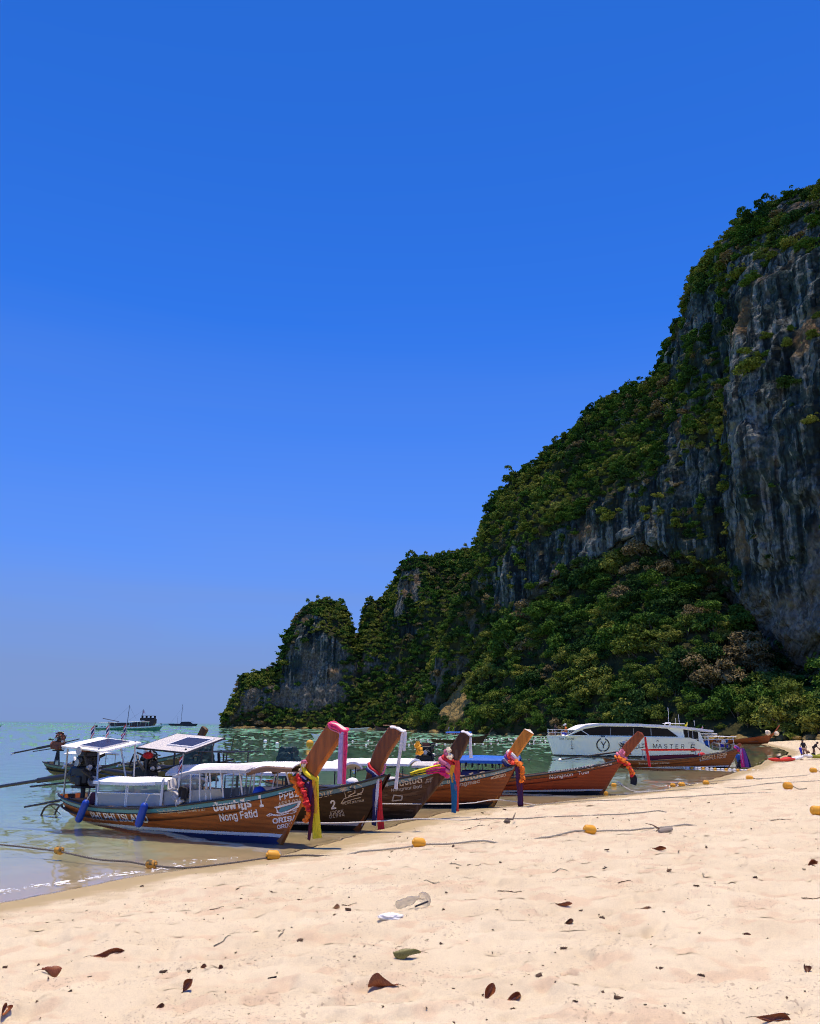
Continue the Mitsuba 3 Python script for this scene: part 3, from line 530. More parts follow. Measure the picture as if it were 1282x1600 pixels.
wood('teak_varnish', (0.190, 0.045, 0.007), (0.410, 0.110, 0.017), 0.42, 0.12)
wood('dark_wood', (0.022, 0.0085, 0.0035), (0.052, 0.021, 0.008), 0.5, 0.0, wear=0.25, wearcol=(0.085, 0.042, 0.02))
wood('grey_wood', (0.052, 0.021, 0.008), (0.115, 0.050, 0.020), 0.6, 0.0, wear=0.5, wearcol=(0.21, 0.125, 0.07))
wood('red_wood', (0.170, 0.032, 0.006), (0.330, 0.078, 0.012), 0.42, 0.12)
wood('mahogany', (0.190, 0.022, 0.006), (0.340, 0.052, 0.012), 0.42, 0.12)
wood('amber_wood', (0.420, 0.140, 0.014), (0.660, 0.250, 0.030), 0.45, 0.0, sc=0.55)
wood('brown_wood', (0.150, 0.040, 0.009), (0.275, 0.080, 0.016), 0.4, 0.2)
wood('olive_wood', (0.060, 0.048, 0.018), (0.115, 0.090, 0.034), 0.45, 0.2, wear=0.3, wearcol=(0.16, 0.14, 0.09))
wood('post_wood', (0.230, 0.060, 0.010), (0.430, 0.125, 0.020), 0.45, 0.0, sc=0.55)
wood('deck_wood', (0.16, 0.10, 0.06), (0.26, 0.17, 0.10), 0.7, 0.0)
mat('white_paint', (0.74, 0.74, 0.72), 0.4); mat('cream_paint', (0.70, 0.64, 0.52), 0.5); mat('letter_white', (0.78, 0.77, 0.74), 0.5); mat('letter_cream', (0.66, 0.54, 0.36), 0.5); mat('letter_grey', (0.50, 0.44, 0.36), 0.5)
mat('teal_paint', (0.050, 0.235, 0.300), 0.35); mat('teal_dark', (0.035, 0.14, 0.16), 0.4); mat('bluegrey_paint', (0.13, 0.24, 0.27), 0.4)
mat('navy_paint', (0.012, 0.022, 0.11), 0.4); mat('black_paint', (0.012, 0.012, 0.014), 0.4); mat('rail_black', (0.020, 0.018, 0.018), 0.45)
mat('canvas_white', (0.82, 0.81, 0.78), 0.75); mat('canvas_grey', (0.52, 0.50, 0.47), 0.8); mat('canvas_blue', (0.006, 0.105, 0.46), 0.6); mat('thatch_brown', (0.24, 0.14, 0.09), 0.8); mat('cloth_navy', (0.010, 0.014, 0.10), 0.7)
mat('steel_pole', (0.42, 0.42, 0.42), 0.35, 0.7); mat('dark_steel', (0.055, 0.055, 0.06), 0.45, 0.6); mat('engine_black', (0.022, 0.022, 0.024), 0.42, 0.3); mat('engine_rust', (0.20, 0.06, 0.03), 0.7); mat('alloy', (0.55, 0.55, 0.55), 0.3, 0.8)
mat('fender_blue', (0.008, 0.060, 0.42), 0.5); mat('fender_white', (0.70, 0.69, 0.65), 0.5); mat('tarp_green', (0.012, 0.040, 0.036), 0.55); mat('rope_grey', (0.30, 0.27, 0.22), 0.9); mat('rope_dark', (0.13, 0.11, 0.09), 0.9); mat('rope_white', (0.62, 0.60, 0.55), 0.9)
mat('buoy_yellow', (0.75, 0.36, 0.02), 0.5); mat('buoy_white', (0.80, 0.79, 0.74), 0.5); mat('solar_glass', (0.030, 0.032, 0.060), 0.4, spec=0.25); mat('orange_paint', (0.50, 0.13, 0.03), 0.6)
scene['clear_plastic'] = {'type': 'blendbsdf', 'weight': 0.72, 'a': {'type': 'twosided', 'b': {'type': 'principled', 'base_color': rgb(0.45, 0.52, 0.52), 'roughness': 0.35}}, 'b': {'type': 'thindielectric', 'int_ior': 1.4}}
CLOTH = dict(yellow=(0.82, 0.66, 0.015), purple=(0.055, 0.012, 0.075), maroon=(0.115, 0.006, 0.018), pink=(0.78, 0.035, 0.155), lilac=(0.50, 0.36, 0.60), orange=(0.85, 0.20, 0.012), red=(0.62, 0.018, 0.022), coral=(0.82, 0.075, 0.045), white=(0.78, 0.76, 0.74), navy=(0.014, 0.022, 0.15), blue=(0.010, 0.145, 0.29), magenta=(0.62, 0.012, 0.19), green=(0.05, 0.22, 0.05), violet=(0.16, 0.05, 0.30), black=(0.012, 0.012, 0.016), rose=(0.70, 0.20, 0.30), gold=(0.80, 0.38, 0.02), cream=(0.78, 0.66, 0.46))
def clothmat(k, c):
    def col(p, n, uv): return mi.Color3f(*c) * (0.80 + 0.35 * fbm(p.x * 17, p.y * 17, p.z * 9, 2))
    mat('cloth_' + k, proc(col), 0.75, sheen=0.6)
for _k, _c in CLOTH.items():
    if 'cloth_' + _k not in scene: clothmat(_k, _c)

def strip(pts, w, th=0.03, folds=3, seed=0, tw=0.0, ax=(1, 0, 0), spread=0.0):
    """a length of gathered cloth hung along pts: folded closed section"""
    p = np.asarray(pts, float); n = len(p); r = np.random.default_rng(seed); a = np.linspace(0, 2 * np.pi, 22, endpoint=False)
    ax = np.asarray(ax, float); ax /= np.linalg.norm(ax); V = []
    for i in range(n):
        f = i / (n - 1); t = p[min(i + 1, n - 1)] - p[max(i - 1, 0)]; t /= np.linalg.norm(t) + 1e-9
        u = ax - t * (ax @ t); u /= np.linalg.norm(u) + 1e-9; v = np.cross(t, u); rot = tw * f; u, v = u * math.cos(rot) + v * math.sin(rot), v * math.cos(rot) - u * math.sin(rot)
        ww = w * (0.75 + 0.25 * min(1, f * 4) + spread * f) * (1 + 0.06 * math.sin(5 * f + seed)); ph = seed + 1.3 * f
        off = th * 0.9 * np.sin(folds * np.pi * np.cos(a) + ph)
        V.append(p[i] + np.outer(np.cos(a) * ww / 2, u) + np.outer(np.sin(a) * th / 2 + off * 0.6, v))
    V = np.array(V); k = len(a); i = np.arange(n * k).reshape(n, k); j = np.roll(i, -1, 1)
    F_ = [np.stack([i[:-1].ravel(), j[:-1].ravel(), j[1:].ravel()], 1), np.stack([i[:-1].ravel(), j[1:].ravel(), i[1:].ravel()], 1)]
    VV = np.vstack([V.reshape(-1, 3), V[0].mean(0)[None], V[-1].mean(0)[None]])
    F_ += [np.stack([j[0], i[0], np.full(k, n * k)], 1), np.stack([i[-1], j[-1], np.full(k, n * k + 1)], 1)]
    m = M(VV, np.vstack(F_)); m.fix_normals(); return m
def hang(top, length, n=12, sway=0.03, seed=0, dx=0.0, dy=0.0):
    f = np.linspace(0, 1, n)
    return np.stack([top[0] + dx * f + sway * np.sin(3 * f + seed), top[1] + dy * f + sway * 0.5 * np.cos(2.3 * f + seed) - sway * 0.5 * math.cos(seed), top[2] - length * f], -1)
def ring_band(c_back, c_front, half_t, r, seed=0, flat=1.6):
    """cloth wound round the prow post, from its back edge to its front edge"""
    b, f = np.asarray(c_back, float), np.asarray(c_front, float); r_ = np.random.default_rng(seed); out = []
    for a in np.linspace(0, 2 * np.pi, 25):
        q = (1 - math.cos(a)) / 2; w = math.copysign(abs(math.sin(a)) ** 0.45, math.sin(a))
        out.append(b + (f - b) * q + np.array([0, half_t * w, 0.02 * math.sin(3 * a + seed)]))
    t = tube(np.array(out), r, 10, False); t.vertices = t.vertices; return t
def flower_string(pts, r, seed=0, step=None):
    r_ = np.random.default_rng(seed); p = np.asarray(pts, float); L = np.concatenate([[0], np.cumsum(np.linalg.norm(np.diff(p, axis=0), axis=1))]); n = max(2, int(L[-1] / (step or r * 1.25)))
    ms = []
    for d in np.linspace(0, L[-1], n):
        c = np.array([np.interp(d, L, p[:, k]) for k in range(3)])
        m = trimesh.creation.icosphere(1, 1.0); v = m.vertices; v = v * (1 + 0.25 * r_.normal(size=(len(v), 1)))
        m.vertices = v * r * r_.uniform(0.85, 1.2) + c + r_.normal(size=3) * r * 0.15; ms.append(m)
    return cat(*ms)

def engine(parent, x, z, tw0, shaft, long_end, k=1.0, cover=None, col='engine_black', seed=0):
    """car engine on a swivel with its long propeller shaft"""
    r = np.random.default_rng(seed); tw = tw0 @ T().translate([x, 0, z]).scale(k).translate([-x, 0, -z]); long_end = (np.asarray(long_end, float) - [x, 0, z]) / k + [x, 0, z]
    blk = cat(box(0.52, 0.34, 0.34, (x, 0, z + 0.20), 0.04), box(0.40, 0.26, 0.20, (x + 0.02, 0, z + 0.46), 0.03), box(0.30, 0.30, 0.10, (x + 0.05, 0, z + 0.60), 0.02),
              cyl((x - 0.34, 0, z + 0.2), (x - 0.24, 0, z + 0.2), 0.17, 16), box(0.16, 0.42, 0.18, (x + 0.08, 0, z + 0.10), 0.02))
    key = add(parent, 'engine', blk, col, 30, tw=tw)
    ms = [cyl((x + 0.12, 0.20, z + 0.5), (x + 0.12, -0.2, z + 0.5), 0.05, 10)]
    for _ in range(26):
        a, b = r.uniform([-0.3, -0.22, 0.0], [0.3, 0.22, 0.7]), r.uniform([-0.3, -0.24, 0.1], [0.3, 0.24, 0.8])
        ms.append(tube(smooth_curve([(x, 0, z) + a, (x, 0, z) + (a + b) / 2 + r.normal(size=3) * 0.07, (x, 0, z) + b], 7), 0.016 + 0.016 * r.random(), 6))
    add(key, 'hose', cat(*ms), 'dark_steel', 40, tw=tw, kind='stuff')
    pul = cat(*[cyl((x + 0.27, y, z + h), (x + 0.31, y, z + h), q, 16) for y, h, q in ((0, 0.1, 0.10), (0.1, 0.34, 0.07), (-0.1, 0.36, 0.055))], cyl((x + 0.02, -0.17, z + 0.45), (x + 0.02, -0.22, z + 0.45), 0.075, 14))
    add(key, 'pulley', pul, 'alloy', 40, tw=tw)
    add(key, 'air_filter', cat(cyl((x, 0.02, z + 0.64), (x, 0.02, z + 0.76), 0.13, 18)), 'engine_rust' if seed % 2 else 'alloy', 40, tw=tw)
    add(key, 'swivel_post', cat(cyl((x, 0, z - 0.45), (x, 0, z + 0.05), 0.045, 10), box(0.34, 0.34, 0.05, (x, 0, z - 0.02), 0.01)), 'dark_steel', 30, tw=tw)
    s0, s1 = np.array([x - 0.3, 0, z + 0.2]), np.asarray(long_end, float); d = (s1 - s0)
    add(key, 'propeller_shaft', cat(tube([s0, s0 + d * 0.42], 0.055, 10), tube([s0 + d * 0.40, s1], 0.034, 8)), 'dark_steel', 40, tw=tw)
    add(key, 'support_rod', tube([s0 + np.array([0, 0, -0.14]), s0 + d * 0.5 + np.array([0, 0, -0.10])], 0.022, 6), 'dark_steel', 40, tw=tw)
    u = d / np.linalg.norm(d); pr = [cyl(s1 - u * 0.05, s1 + u * 0.1, 0.045, 10)]
    for q in range(2):
        a = q * np.pi + 0.6; w = np.array([0, math.cos(a), math.sin(a)])
        pr.append(trimesh.convex.convex_hull(np.array([s1 + w * 0.03, s1 + w * 0.15 + u * 0.05, s1 + w * 0.15 - u * 0.03, s1 + w * 0.05 + u * 0.03, s1 + w * 0.1 + np.cross(u, w) * 0.05])))
    add(key, 'propeller', cat(*pr), 'alloy', 40, tw=tw)
    t0 = np.array([x + 0.25, 0, z + 0.3]); add(key, 'tiller', tube([t0, t0 + np.array([0.9, 0, 0.18])], 0.022, 8), 'dark_steel', 40, tw=tw)
    if cover: 
        c = trimesh.convex.convex_hull(np.array([[x + a * 0.44 * (1 - 0.45 * h), b * 0.34 * (1 - 0.5 * h), z - 0.12 + 0.95 * h] for a in (-1, 1) for b in (-1, 1) for h in (0, 0.55, 1)]))
        c = fine(c, 0.09); c.vertices += (meshkit.fbm(c.vertices * 6, 3, seed)[:, None] - 0.5) * 0.16 * (c.vertices - np.array([x, 0, z + 0.3])) / 0.4
        add(key, 'tarpaulin', c, cover, False, tw=tw)
    return key

def canopy(parent, x0, x1, zs, half, tw, m='canvas_white', rise=0.16, th=0.03, poles=4, skirt=0.05, name='canopy', ends=0.85, polemat='steel_pole', side_z=None, camber=None):
    """cambered roof sheet on poles; zs: heights of its edge along x"""
    n, k = 26, 13; xs = np.linspace(x0, x1, n); ze = np.interp(xs, np.linspace(x0, x1, len(zs)), zs) if len(zs) == 2 else _P(np.linspace(x0, x1, len(zs)), zs)(xs)
    q = np.linspace(-1, 1, k); hw = half * (ends + (1 - ends) * np.sin(np.linspace(0.15, np.pi - 0.15, n)))
    P = np.stack([np.repeat(xs[:, None], k, 1), hw[:, None] * q[None], ze[:, None] + rise * (1 - np.abs(q[None]) ** 2.2) + 0.012 * np.sin(xs * 3.1)[:, None] * (1 - q[None] ** 2)], -1)
    top = grid_mesh(P); bot = grid_mesh(P - np.array([0, 0, th])); bot.invert()
    rim = []
    for line in (P[:, 0], P[:, -1][::-1], P[0][::-1], P[-1]):
        a = np.stack([line, line - np.array([0, 0, th + skirt])], 1); rim.append(grid_mesh(a))
    m_ = cat(top, bot, *rim); m_.fix_normals() if False else None
    key = add(parent, name, m_, m, 40, tw=tw)
    for xx in np.linspace(x0 + 0.25, x1 - 0.25, poles):
        h = np.interp(xx, xs, hw) * 0.94; zt = np.interp(xx, xs, ze) + 0.02
        zb = float(np.interp(xx, SHEER[:, 0], SHEER[:, 1])) - 0.02; hb = min(h, float(np.interp(xx, SHEER[:, 0], SHEER[:, 2])) - 0.03)
        for sgn in (-1, 1):
            add(key, 'pole', tube([(xx, sgn * hb, zb), (xx, sgn * h, zt)], 0.02, 8), polemat, 40, tw=tw)
    for xx in np.linspace(x0 + 0.15, x1 - 0.15, max(3, poles)):
        pass
    return key

def longtail(cfg):
    F_, phi = cfg['F'], cfg['phi']
    tw = place(F_[0], F_[1], cfg.get('dz', 0.0), phi)
    b = thing('longtail_boat', cfg['label'], 'boat', 'longtail boats beached side by side')
    H = HULL; hm = cfg['hull']
    if cfg.get('planks'):
        edges = np.linspace(0.02, 0.93, 10)
        for side in (-1, 1):
            for k in range(9):
                a0, a1 = edges[k], edges[k + 1]
                g, uv = H.band(lambda s: 0 * s + a0 + 0.004, lambda s: 0 * s + a1 - 0.004, 0.010 + (0.004 if k % 2 else 0.0), side, m=3)
                lo, _ = H.band(lambda s: 0 * s + a0 + 0.004, lambda s: 0 * s + a0 + 0.0041, 0.0, side, m=2)
                add(b + '__hull', 'plank', g, hm, True, tw=tw, uv=uv + np.array([k * 3.7, k * 1.9]))
    outs, uvs = [], []
    for side in (-1, 1):
        g, uv = H.band(lambda s: 0 * s + 0.0, lambda s: 0 * s + 1.0, 0.0, side, m=16); outs.append(g); uvs.append(uv)
    add(b, 'hull', cat(*outs), 'black_paint' if cfg.get('planks') else hm, True, tw=tw, uv=np.vstack(uvs))
    ins = []
    for side in (-1, 1):
        g, uv = H.band(lambda s: 0 * s + 0.35, lambda s: 0 * s + 1.0, -0.03, side, m=6, s1=0.97); g.invert(); ins.append(g)
    add(b, 'inner_planking', cat(*ins), cfg.get('inner', 'deck_wood'), True, tw=tw, uv=np.zeros((sum(len(i.vertices) for i in ins), 2)))
    xs = np.linspace(-9.2, 0.75, 60); hb = np.interp(xs, SHEER[:, 0], SHEER[:, 2]); sz = _P(SHEER[:, 0], SHEER[:, 1])(xs); dzz = np.where(xs > -1.0, 0.10, 0.34)
    P = np.stack([np.stack([xs, -hb * 0.96, sz - dzz], -1), np.stack([xs, hb * 0.96, sz - dzz], -1)], 1); d = grid_mesh(P); d.invert()
    add(b, 'deck', d, 'deck_wood', 30, tw=tw, uv=P.reshape(-1, 3)[:, :2])
    add(b, 'transom', grid_mesh(np.stack([H.pt(np.zeros(8), np.linspace(0.0, 1, 8), -1), H.pt(np.zeros(8), np.linspace(0.0, 1, 8), 1)], 1)), hm, 30, tw=tw, uv=np.zeros((16, 2)))
    for side in (-1, 1):
        zl = lambda s, o: H.t_of_z(s, o + 0.030 * np.minimum(H.sx(s), 0))
        g, _ = H.band(lambda s: s * 0.0, lambda s: zl(s, 0.13), 0.006, side); add(b, 'bottom_paint', g, cfg.get('bottom', 'navy_paint'), True, tw=tw)
        g, _ = H.band(lambda s: zl(s, 0.135), lambda s: zl(s, 0.215), 0.018 if cfg.get('planks') else 0.007, side); add(b, 'boot_stripe', g, cfg.get('boot', 'white_paint'), True, tw=tw)
        w = cfg.get('sheer_w', 0.125)
        g, _ = H.band(lambda s: 1 - (w + 0.02) / (H.sz(s) - H.kz(s)), lambda s: 1 - 0.018 / (H.sz(s) - H.kz(s)), 0.018 if cfg.get('planks') else 0.009, side, s1=0.985); add(b, 'sheer_stripe', g, cfg.get('sheer', 'teal_paint'), True, tw=tw)
        s = np.linspace(0, 0.985, 70); add(b, 'gunwale', tube(H.pt(s, np.ones(70), side, 0.012) + np.array([0, 0, 0.012]), 0.034, 8), cfg.get('rail', 'rail_black'), 40, tw=tw)
        g = tube(H.pt(s, 1 - (w + 0.035) / (H.sz(s) - H.kz(s)), side, 0.012), 0.013, 6); add(b, 'rubbing_strake', g, cfg.get('rail', 'rail_black'), 40, tw=tw)
    # stem and prow post: a thick plank cut along the raked bow
    fr = smooth_curve(cfg['front'], 40); wd = np.interp(np.linspace(0, 1, 40), np.linspace(0, 1, len(cfg['pw'])), cfg['pw'])
    t = np.gradient(fr, axis=0); t /= np.linalg.norm(t, axis=1, keepdims=True); nrm = np.stack([-t[:, 1], t[:, 0]], 1); bk = fr + nrm * wd[:, None]
    bk[-1] = cfg.get('backtop', bk[-1]); bk[-8:] = bk[-9] + (bk[-1] - bk[-9]) * np.linspace(1 / 8, 1, 8)[:, None]
    th = np.interp(np.linspace(0, 1, 40), [0, 0.45, 1], [0.055, 0.075, 0.105])
    rows = []
    for i in range(40):
        f_, b_, h = fr[i], bk[i], th[i]; e = 0.02; u = (b_ - f_) / (np.linalg.norm(b_ - f_) + 1e-9)
        q = [(f_, -h * .45), (f_ + u * e * 1.5, -h), (b_ - u * e, -h), (b_, -h + e), (b_, h - e), (b_ - u * e, h), (f_ + u * e * 1.5, h), (f_, h * .45)]
        rows.append([(a[0], y, a[1]) for a, y in q])
    rows = np.array(rows); ap = (fr[-1] + bk[-1]) / 2 + (t[-1] * 0.07)
    V = np.vstack([rows.reshape(-1, 3)]); k = 8; i = np.arange(40 * k).reshape(40, k); j = np.roll(i, -1, 1)
    Fq = np.vstack([np.stack([i[:-1].ravel(), j[:-1].ravel(), j[1:].ravel()], 1), np.stack([i[:-1].ravel(), j[1:].ravel(), i[1:].ravel()], 1)])
    pm = M(V, Fq); uv = np.stack([V[:, 2] * 1.0 + 5.3, V[:, 0] * 0.75 + V[:, 1] * 0.5], 1)
    post = add(b, 'prow_post', pm, cfg.get('post', 'post_wood'), False, tw=tw, uv=uv)
    top = rows[-1]; capv = np.vstack([top, [[ap[0], 0, ap[1]]]]); capf = np.array([[a, (a + 1) % 8, 8] for a in range(8)])
    add(post, 'end_cap', M(capv, capf), cfg.get('cap', 'cream_paint'), False, tw=tw)
    if cfg.get('tipband'):
        for kk, (mm, a0, r) in enumerate(cfg['tipband']):
            i0 = 39 - a0; add(post, 'tip_band', ring_band((bk[i0, 0], 0, bk[i0, 1]), (fr[i0, 0], 0, fr[i0, 1]), th[i0] + 0.012, r, kk), mm, 40, tw=tw)
    for (txt, thai, x, z, x2, z2, h, mm, bold) in cfg.get('text', ()):
        sh = text_shape(txt, h, thai, bold); bw = sh.bounds[2]; L = math.hypot(x2 - x, z2 - z); m_ = fine(tri(_aff.scale(sh, L / bw, 1, origin=(0, 0))), 0.10)
        c, s_ = (x2 - x) / L, (z2 - z) / L; v = m_.vertices
        X, Z = x + v[:, 0] * c + 0.25 * s_ * v[:, 1] * 0, z + v[:, 0] * s_ + v[:, 1]
        m_.vertices = H.surf(X, Z, -1, 0.020 if cfg.get('planks') else 0.009); add(b, 'lettering', m_, mm, False, tw=tw)
    for (sh, mm) in cfg.get('logo', ()):
        m_ = fine(tri(sh), 0.08); v = m_.vertices; m_.vertices = H.surf(v[:, 0], v[:, 1], -1, 0.020 if cfg.get('planks') else 0.009); add(b, 'painted_emblem', m_, mm, False, tw=tw)
    cfg['key'], cfg['tw'], cfg['fr'], cfg['bk'], cfg['th'] = b, tw, fr, bk, th
    return b
def sash(cfg, label, bands, strips_, flowers=(), group='cloth sashes tied round the prows'):
    """cloth and flowers tied round a prow post. bands: (colour, back z, front z, radius); strips: (colour, x, y, z, length, width, dx)"""
    s = thing('bow_sash', label, 'sash', group); tw = cfg['tw']; fr, bk, th = cfg['fr'], cfg['bk'], cfg['th']
    xf = lambda z: float(np.interp(z, fr[:, 1], fr[:, 0])); xb = lambda z: float(np.interp(z, bk[:, 1], bk[:, 0])); tt = lambda z: float(np.interp(z, fr[:, 1], th))
    for k, (c, zb, zf, r) in enumerate(bands):
        add(s, 'band', ring_band((xb(zb) - 0.015, 0, zb), (xf(zf) + 0.015, 0, zf), tt(zf) + 0.03 + 0.012 * (k % 2), r, k), 'cloth_' + c, 40, tw=tw)
    for k, (c, x, y, z, L, w, dx) in enumerate(strips_):
        add(s, 'hanging_cloth', strip(hang((x, y, z), L, 16, 0.045, 1.7 * k, dx), w, 0.020, 3 + k % 2, k, 0.9 * math.sin(k * 2.1 + 0.6), spread=0.25), 'cloth_' + c, 40, tw=tw)
    for k, (c, pts, r) in enumerate(flowers):
        add(s, 'flower_string', flower_string(smooth_curve(pts, 24), r, k), 'cloth_' + c, 40, tw=tw)
    return s
# ---------------------------------------------------------------- the seven long-tail boats
def side_panel(parent, name, x0, x1, z0, z1, half, m, tw, sides=(-1, 1)):
    """panel standing on the gunwale between x0 and x1; z0, z1 give its lower and upper edges at both ends"""
    for s in sides:
        xs = np.linspace(x0, x1, 10); a = np.interp(xs, [x0, x1], z0); b = np.interp(xs, [x0, x1], z1)
        y0 = np.minimum(np.interp(xs, SHEER[:, 0], SHEER[:, 2]) - 0.04, half); P = np.stack([np.stack([xs, s * y0, a], -1), np.stack([xs, s * (0.5 * y0 + 0.5 * half), (a + b) / 2], -1), np.stack([xs, np.full(len(xs), s * half), b], -1)], 1)
        add(parent, name, grid_mesh(P), m, 40, tw=tw)
def bench(b, x, tw, m='deck_wood', z=None):
    h = float(np.interp(x, SHEER[:, 0], SHEER[:, 2])) - 0.05; zz = float(np.interp(x, SHEER[:, 0], SHEER[:, 1])) - 0.02
    add(b, 'bench', box(0.30, 2 * h, 0.05, (x, 0, zz), 0.01), m, 30, tw=tw, uv=None)
def fender(b, p0, p1, r, m, tw):
    p0, p1 = np.array(p0, float), np.array(p1, float); u = (p1 - p0)
    f = [0, 0.02, 0.06, 0.12, 0.88, 0.94, 0.98, 1]; rr = [0.25, 0.6, 0.85, 1, 1, 0.85, 0.6, 0.25]
    k = add(b, 'fender', tube([p0 + u * a for a in f], np.array(rr) * r, 14), m, 50, tw=tw)
    add(k, 'lanyard', tube([p0, p0 - u * 0.05, p0 - u / np.linalg.norm(u) * 0.22 + np.array([0, 0.05, 0.03])], 0.014, 6), 'rope_white', 40, tw=tw)
def flag(parent, x, y, z, tw, L=0.55, h=0.8, seed=0, cols=('red', 'white', 'navy', 'white', 'red'), droop=0.75, name='flag'):
    """flag on a staff, hanging slack"""
    key = add(parent, name, tube([(x, y, z), (x, y, z + h)], 0.012, 6), 'steel_pole', 40, tw=tw)
    n = len(cols); e = np.array([0, 1, 2, 4, 5, 6]) / 6.0 if n == 5 else np.linspace(0, 1, n + 1)
    W = L * 0.62
    for k, c in enumerate(cols):
        q, w = np.meshgrid(np.linspace(0, 1, 10), np.linspace(e[k], e[k + 1], 4), indexing='ij')
        fold = 0.05 * np.sin(q * 9 + seed + w * 2) * q
        P = np.stack([x - 0.01 - L * (0.30 + 0.5 * (1 - droop)) * q + fold, y + 0.05 * np.sin(q * 7 + seed) * q, z + h - 0.02 - w * W - L * droop * q * (0.55 + 0.35 * q)], -1)
        P2 = P + np.array([0, 0.004, 0]); a, bb = grid_mesh(P), grid_mesh(P2); bb.invert(); add(key, 'stripe', cat(a, bb), 'cloth_' + c, True, tw=tw)
    return key
def palm_logo():
    from shapely.geometry import Polygon
    g = []
    for a in np.linspace(0, 2 * np.pi, 13)[:-1]:
        c = np.array([0.02, 0.40]); d = np.array([math.cos(a), math.sin(a)]); e = np.array([-d[1], d[0]])
        g.append(Polygon([c - e * 0.015, c + d * 0.09 + e * 0.02, c + d * 0.17, c + d * 0.09 - e * 0.012]))
    g += [stroke([(0.02, 0.38), (0.025, 0.2), (0.02, 0.08)], 0.022), stroke([(-0.18, -0.04), (-0.05, 0.07), (0.12, 0.10), (0.42, 0.12), (0.56, 0.13)], 0.022), stroke([(-0.20, -0.06), (0.0, -0.02), (0.3, 0.02), (0.50, 0.03)], 0.018),
          stroke([(0.30, 0.42), (0.26, 0.38), (0.30, 0.33), (0.42, 0.40), (0.36, 0.20), (0.22, 0.16), (0.12, 0.13)], 0.026), stroke([(0.30, 0.42), (0.48, 0.46), (0.62, 0.38), (0.66, 0.26), (0.58, 0.17), (0.42, 0.15)], 0.024), stroke([(0.14, 0.24), (0.20, 0.27), (0.25, 0.25)], 0.02)]
    return _union(g)
def boat_logo():
    from shapely.geometry import Polygon
    outer = Polygon([(0.0, 0.36), (0.05, 0.28), (0.03, 0.12), (0.14, 0.06), (0.30, 0.10), (0.48, 0.20), (0.60, 0.26), (0.62, 0.30), (0.66, 0.42), (0.70, 0.52), (0.36, 0.44)])
    inner = Polygon([(0.08, 0.20), (0.12, 0.12), (0.26, 0.15), (0.44, 0.26), (0.60, 0.42), (0.36, 0.36), (0.16, 0.30)])
    frame = Polygon([(0.03, 0.33), (0.1, 0.33), (0.36, 0.40), (0.62, 0.47), (0.56, 0.30), (0.48, 0.23), (0.30, 0.13), (0.14, 0.09), (0.06, 0.13)])
    w = _union([outer.difference(frame.buffer(-0.025)), stroke([(-0.22, 0.06), (-0.14, 0.12), (-0.04, 0.06), (0.06, 0.03), (0.18, 0.02), (0.30, 0.06)], 0.035), stroke([(-0.20, 0.02), (-0.10, 0.06), (0.0, 0.01), (0.10, -0.01)], 0.022), stroke([(0.34, 0.05), (0.44, 0.05), (0.50, 0.11), (0.42, 0.13), (0.52, 0.18)], 0.02)])
    return w, inner
def at_xz(g, x, z, k=1.0, rot=0.0): return _aff.translate(_aff.rotate(_aff.scale(g, k, k, origin=(0, 0)), rot, origin=(0, 0)), x, z)
PW = [0.30, 0.40, 0.46, 0.50, 0.52]
_lw, _li = boat_logo()
B1 = dict(F=(-3.03, 21.55), phi=-37, hull='teak_varnish', post='post_wood', label='varnished brown longtail boat nearest the camera with two blue fenders and white cabin roof', front=[(0.0, -0.05), (0.52, 0.80), (1.08, 1.66), (1.52, 2.18), (1.97, 2.69)], pw=[0.26, 0.38, 0.50, 0.52, 0.53], backtop=(1.47, 2.88),
          sheer='teal_paint', sheer_w=0.10, tipband=[('cloth_pink', 0, 0.030), ('cloth_pink', 1, 0.032), ('cloth_rose', 2, 0.014)],
          text=[('PHI PHI ISLAND', 0, -7.32, 0.085, -4.46, 0.205, 0.205, 'letter_white', 2), ('โดยเรือหัวโทง ชุมชนเกาะพีพี 2 ลำ', 1, -3.95, 0.47, -2.2, 0.66, 0.085, 'letter_cream', 1), ('น้องฟาฎีร', 1, -1.93, 0.66, -0.72, 0.84, 0.19, 'letter_white', 3), ('1', 0, -0.52, 0.84, -0.38, 0.86, 0.27, 'letter_white', 3),
                ('Nong Fatid', 0, -1.80, 0.42, -0.60, 0.60, 0.17, 'letter_white', 2), ('PPB283', 0, 0.06, 1.02, 0.88, 1.20, 0.16, 'letter_white', 2), ('6552 02188', 0, 0.02, 0.88, 0.82, 1.04, 0.085, 'letter_cream', 2), ('ORISA', 0, -0.22, 0.45, 0.50, 0.58, 0.11, 'letter_white', 3), ('GROUP', 0, -0.10, 0.33, 0.44, 0.44, 0.09, 'letter_white', 2)],
          logo=[(at_xz(_aff.scale(_lw, 1.22, 0.62, origin=(0, 0)), -0.08, 0.64, 0.95, 8), 'letter_white'), (at_xz(_aff.scale(_li, 1.22, 0.62, origin=(0, 0)), -0.08, 0.64, 0.95, 8), 'teal_paint')])
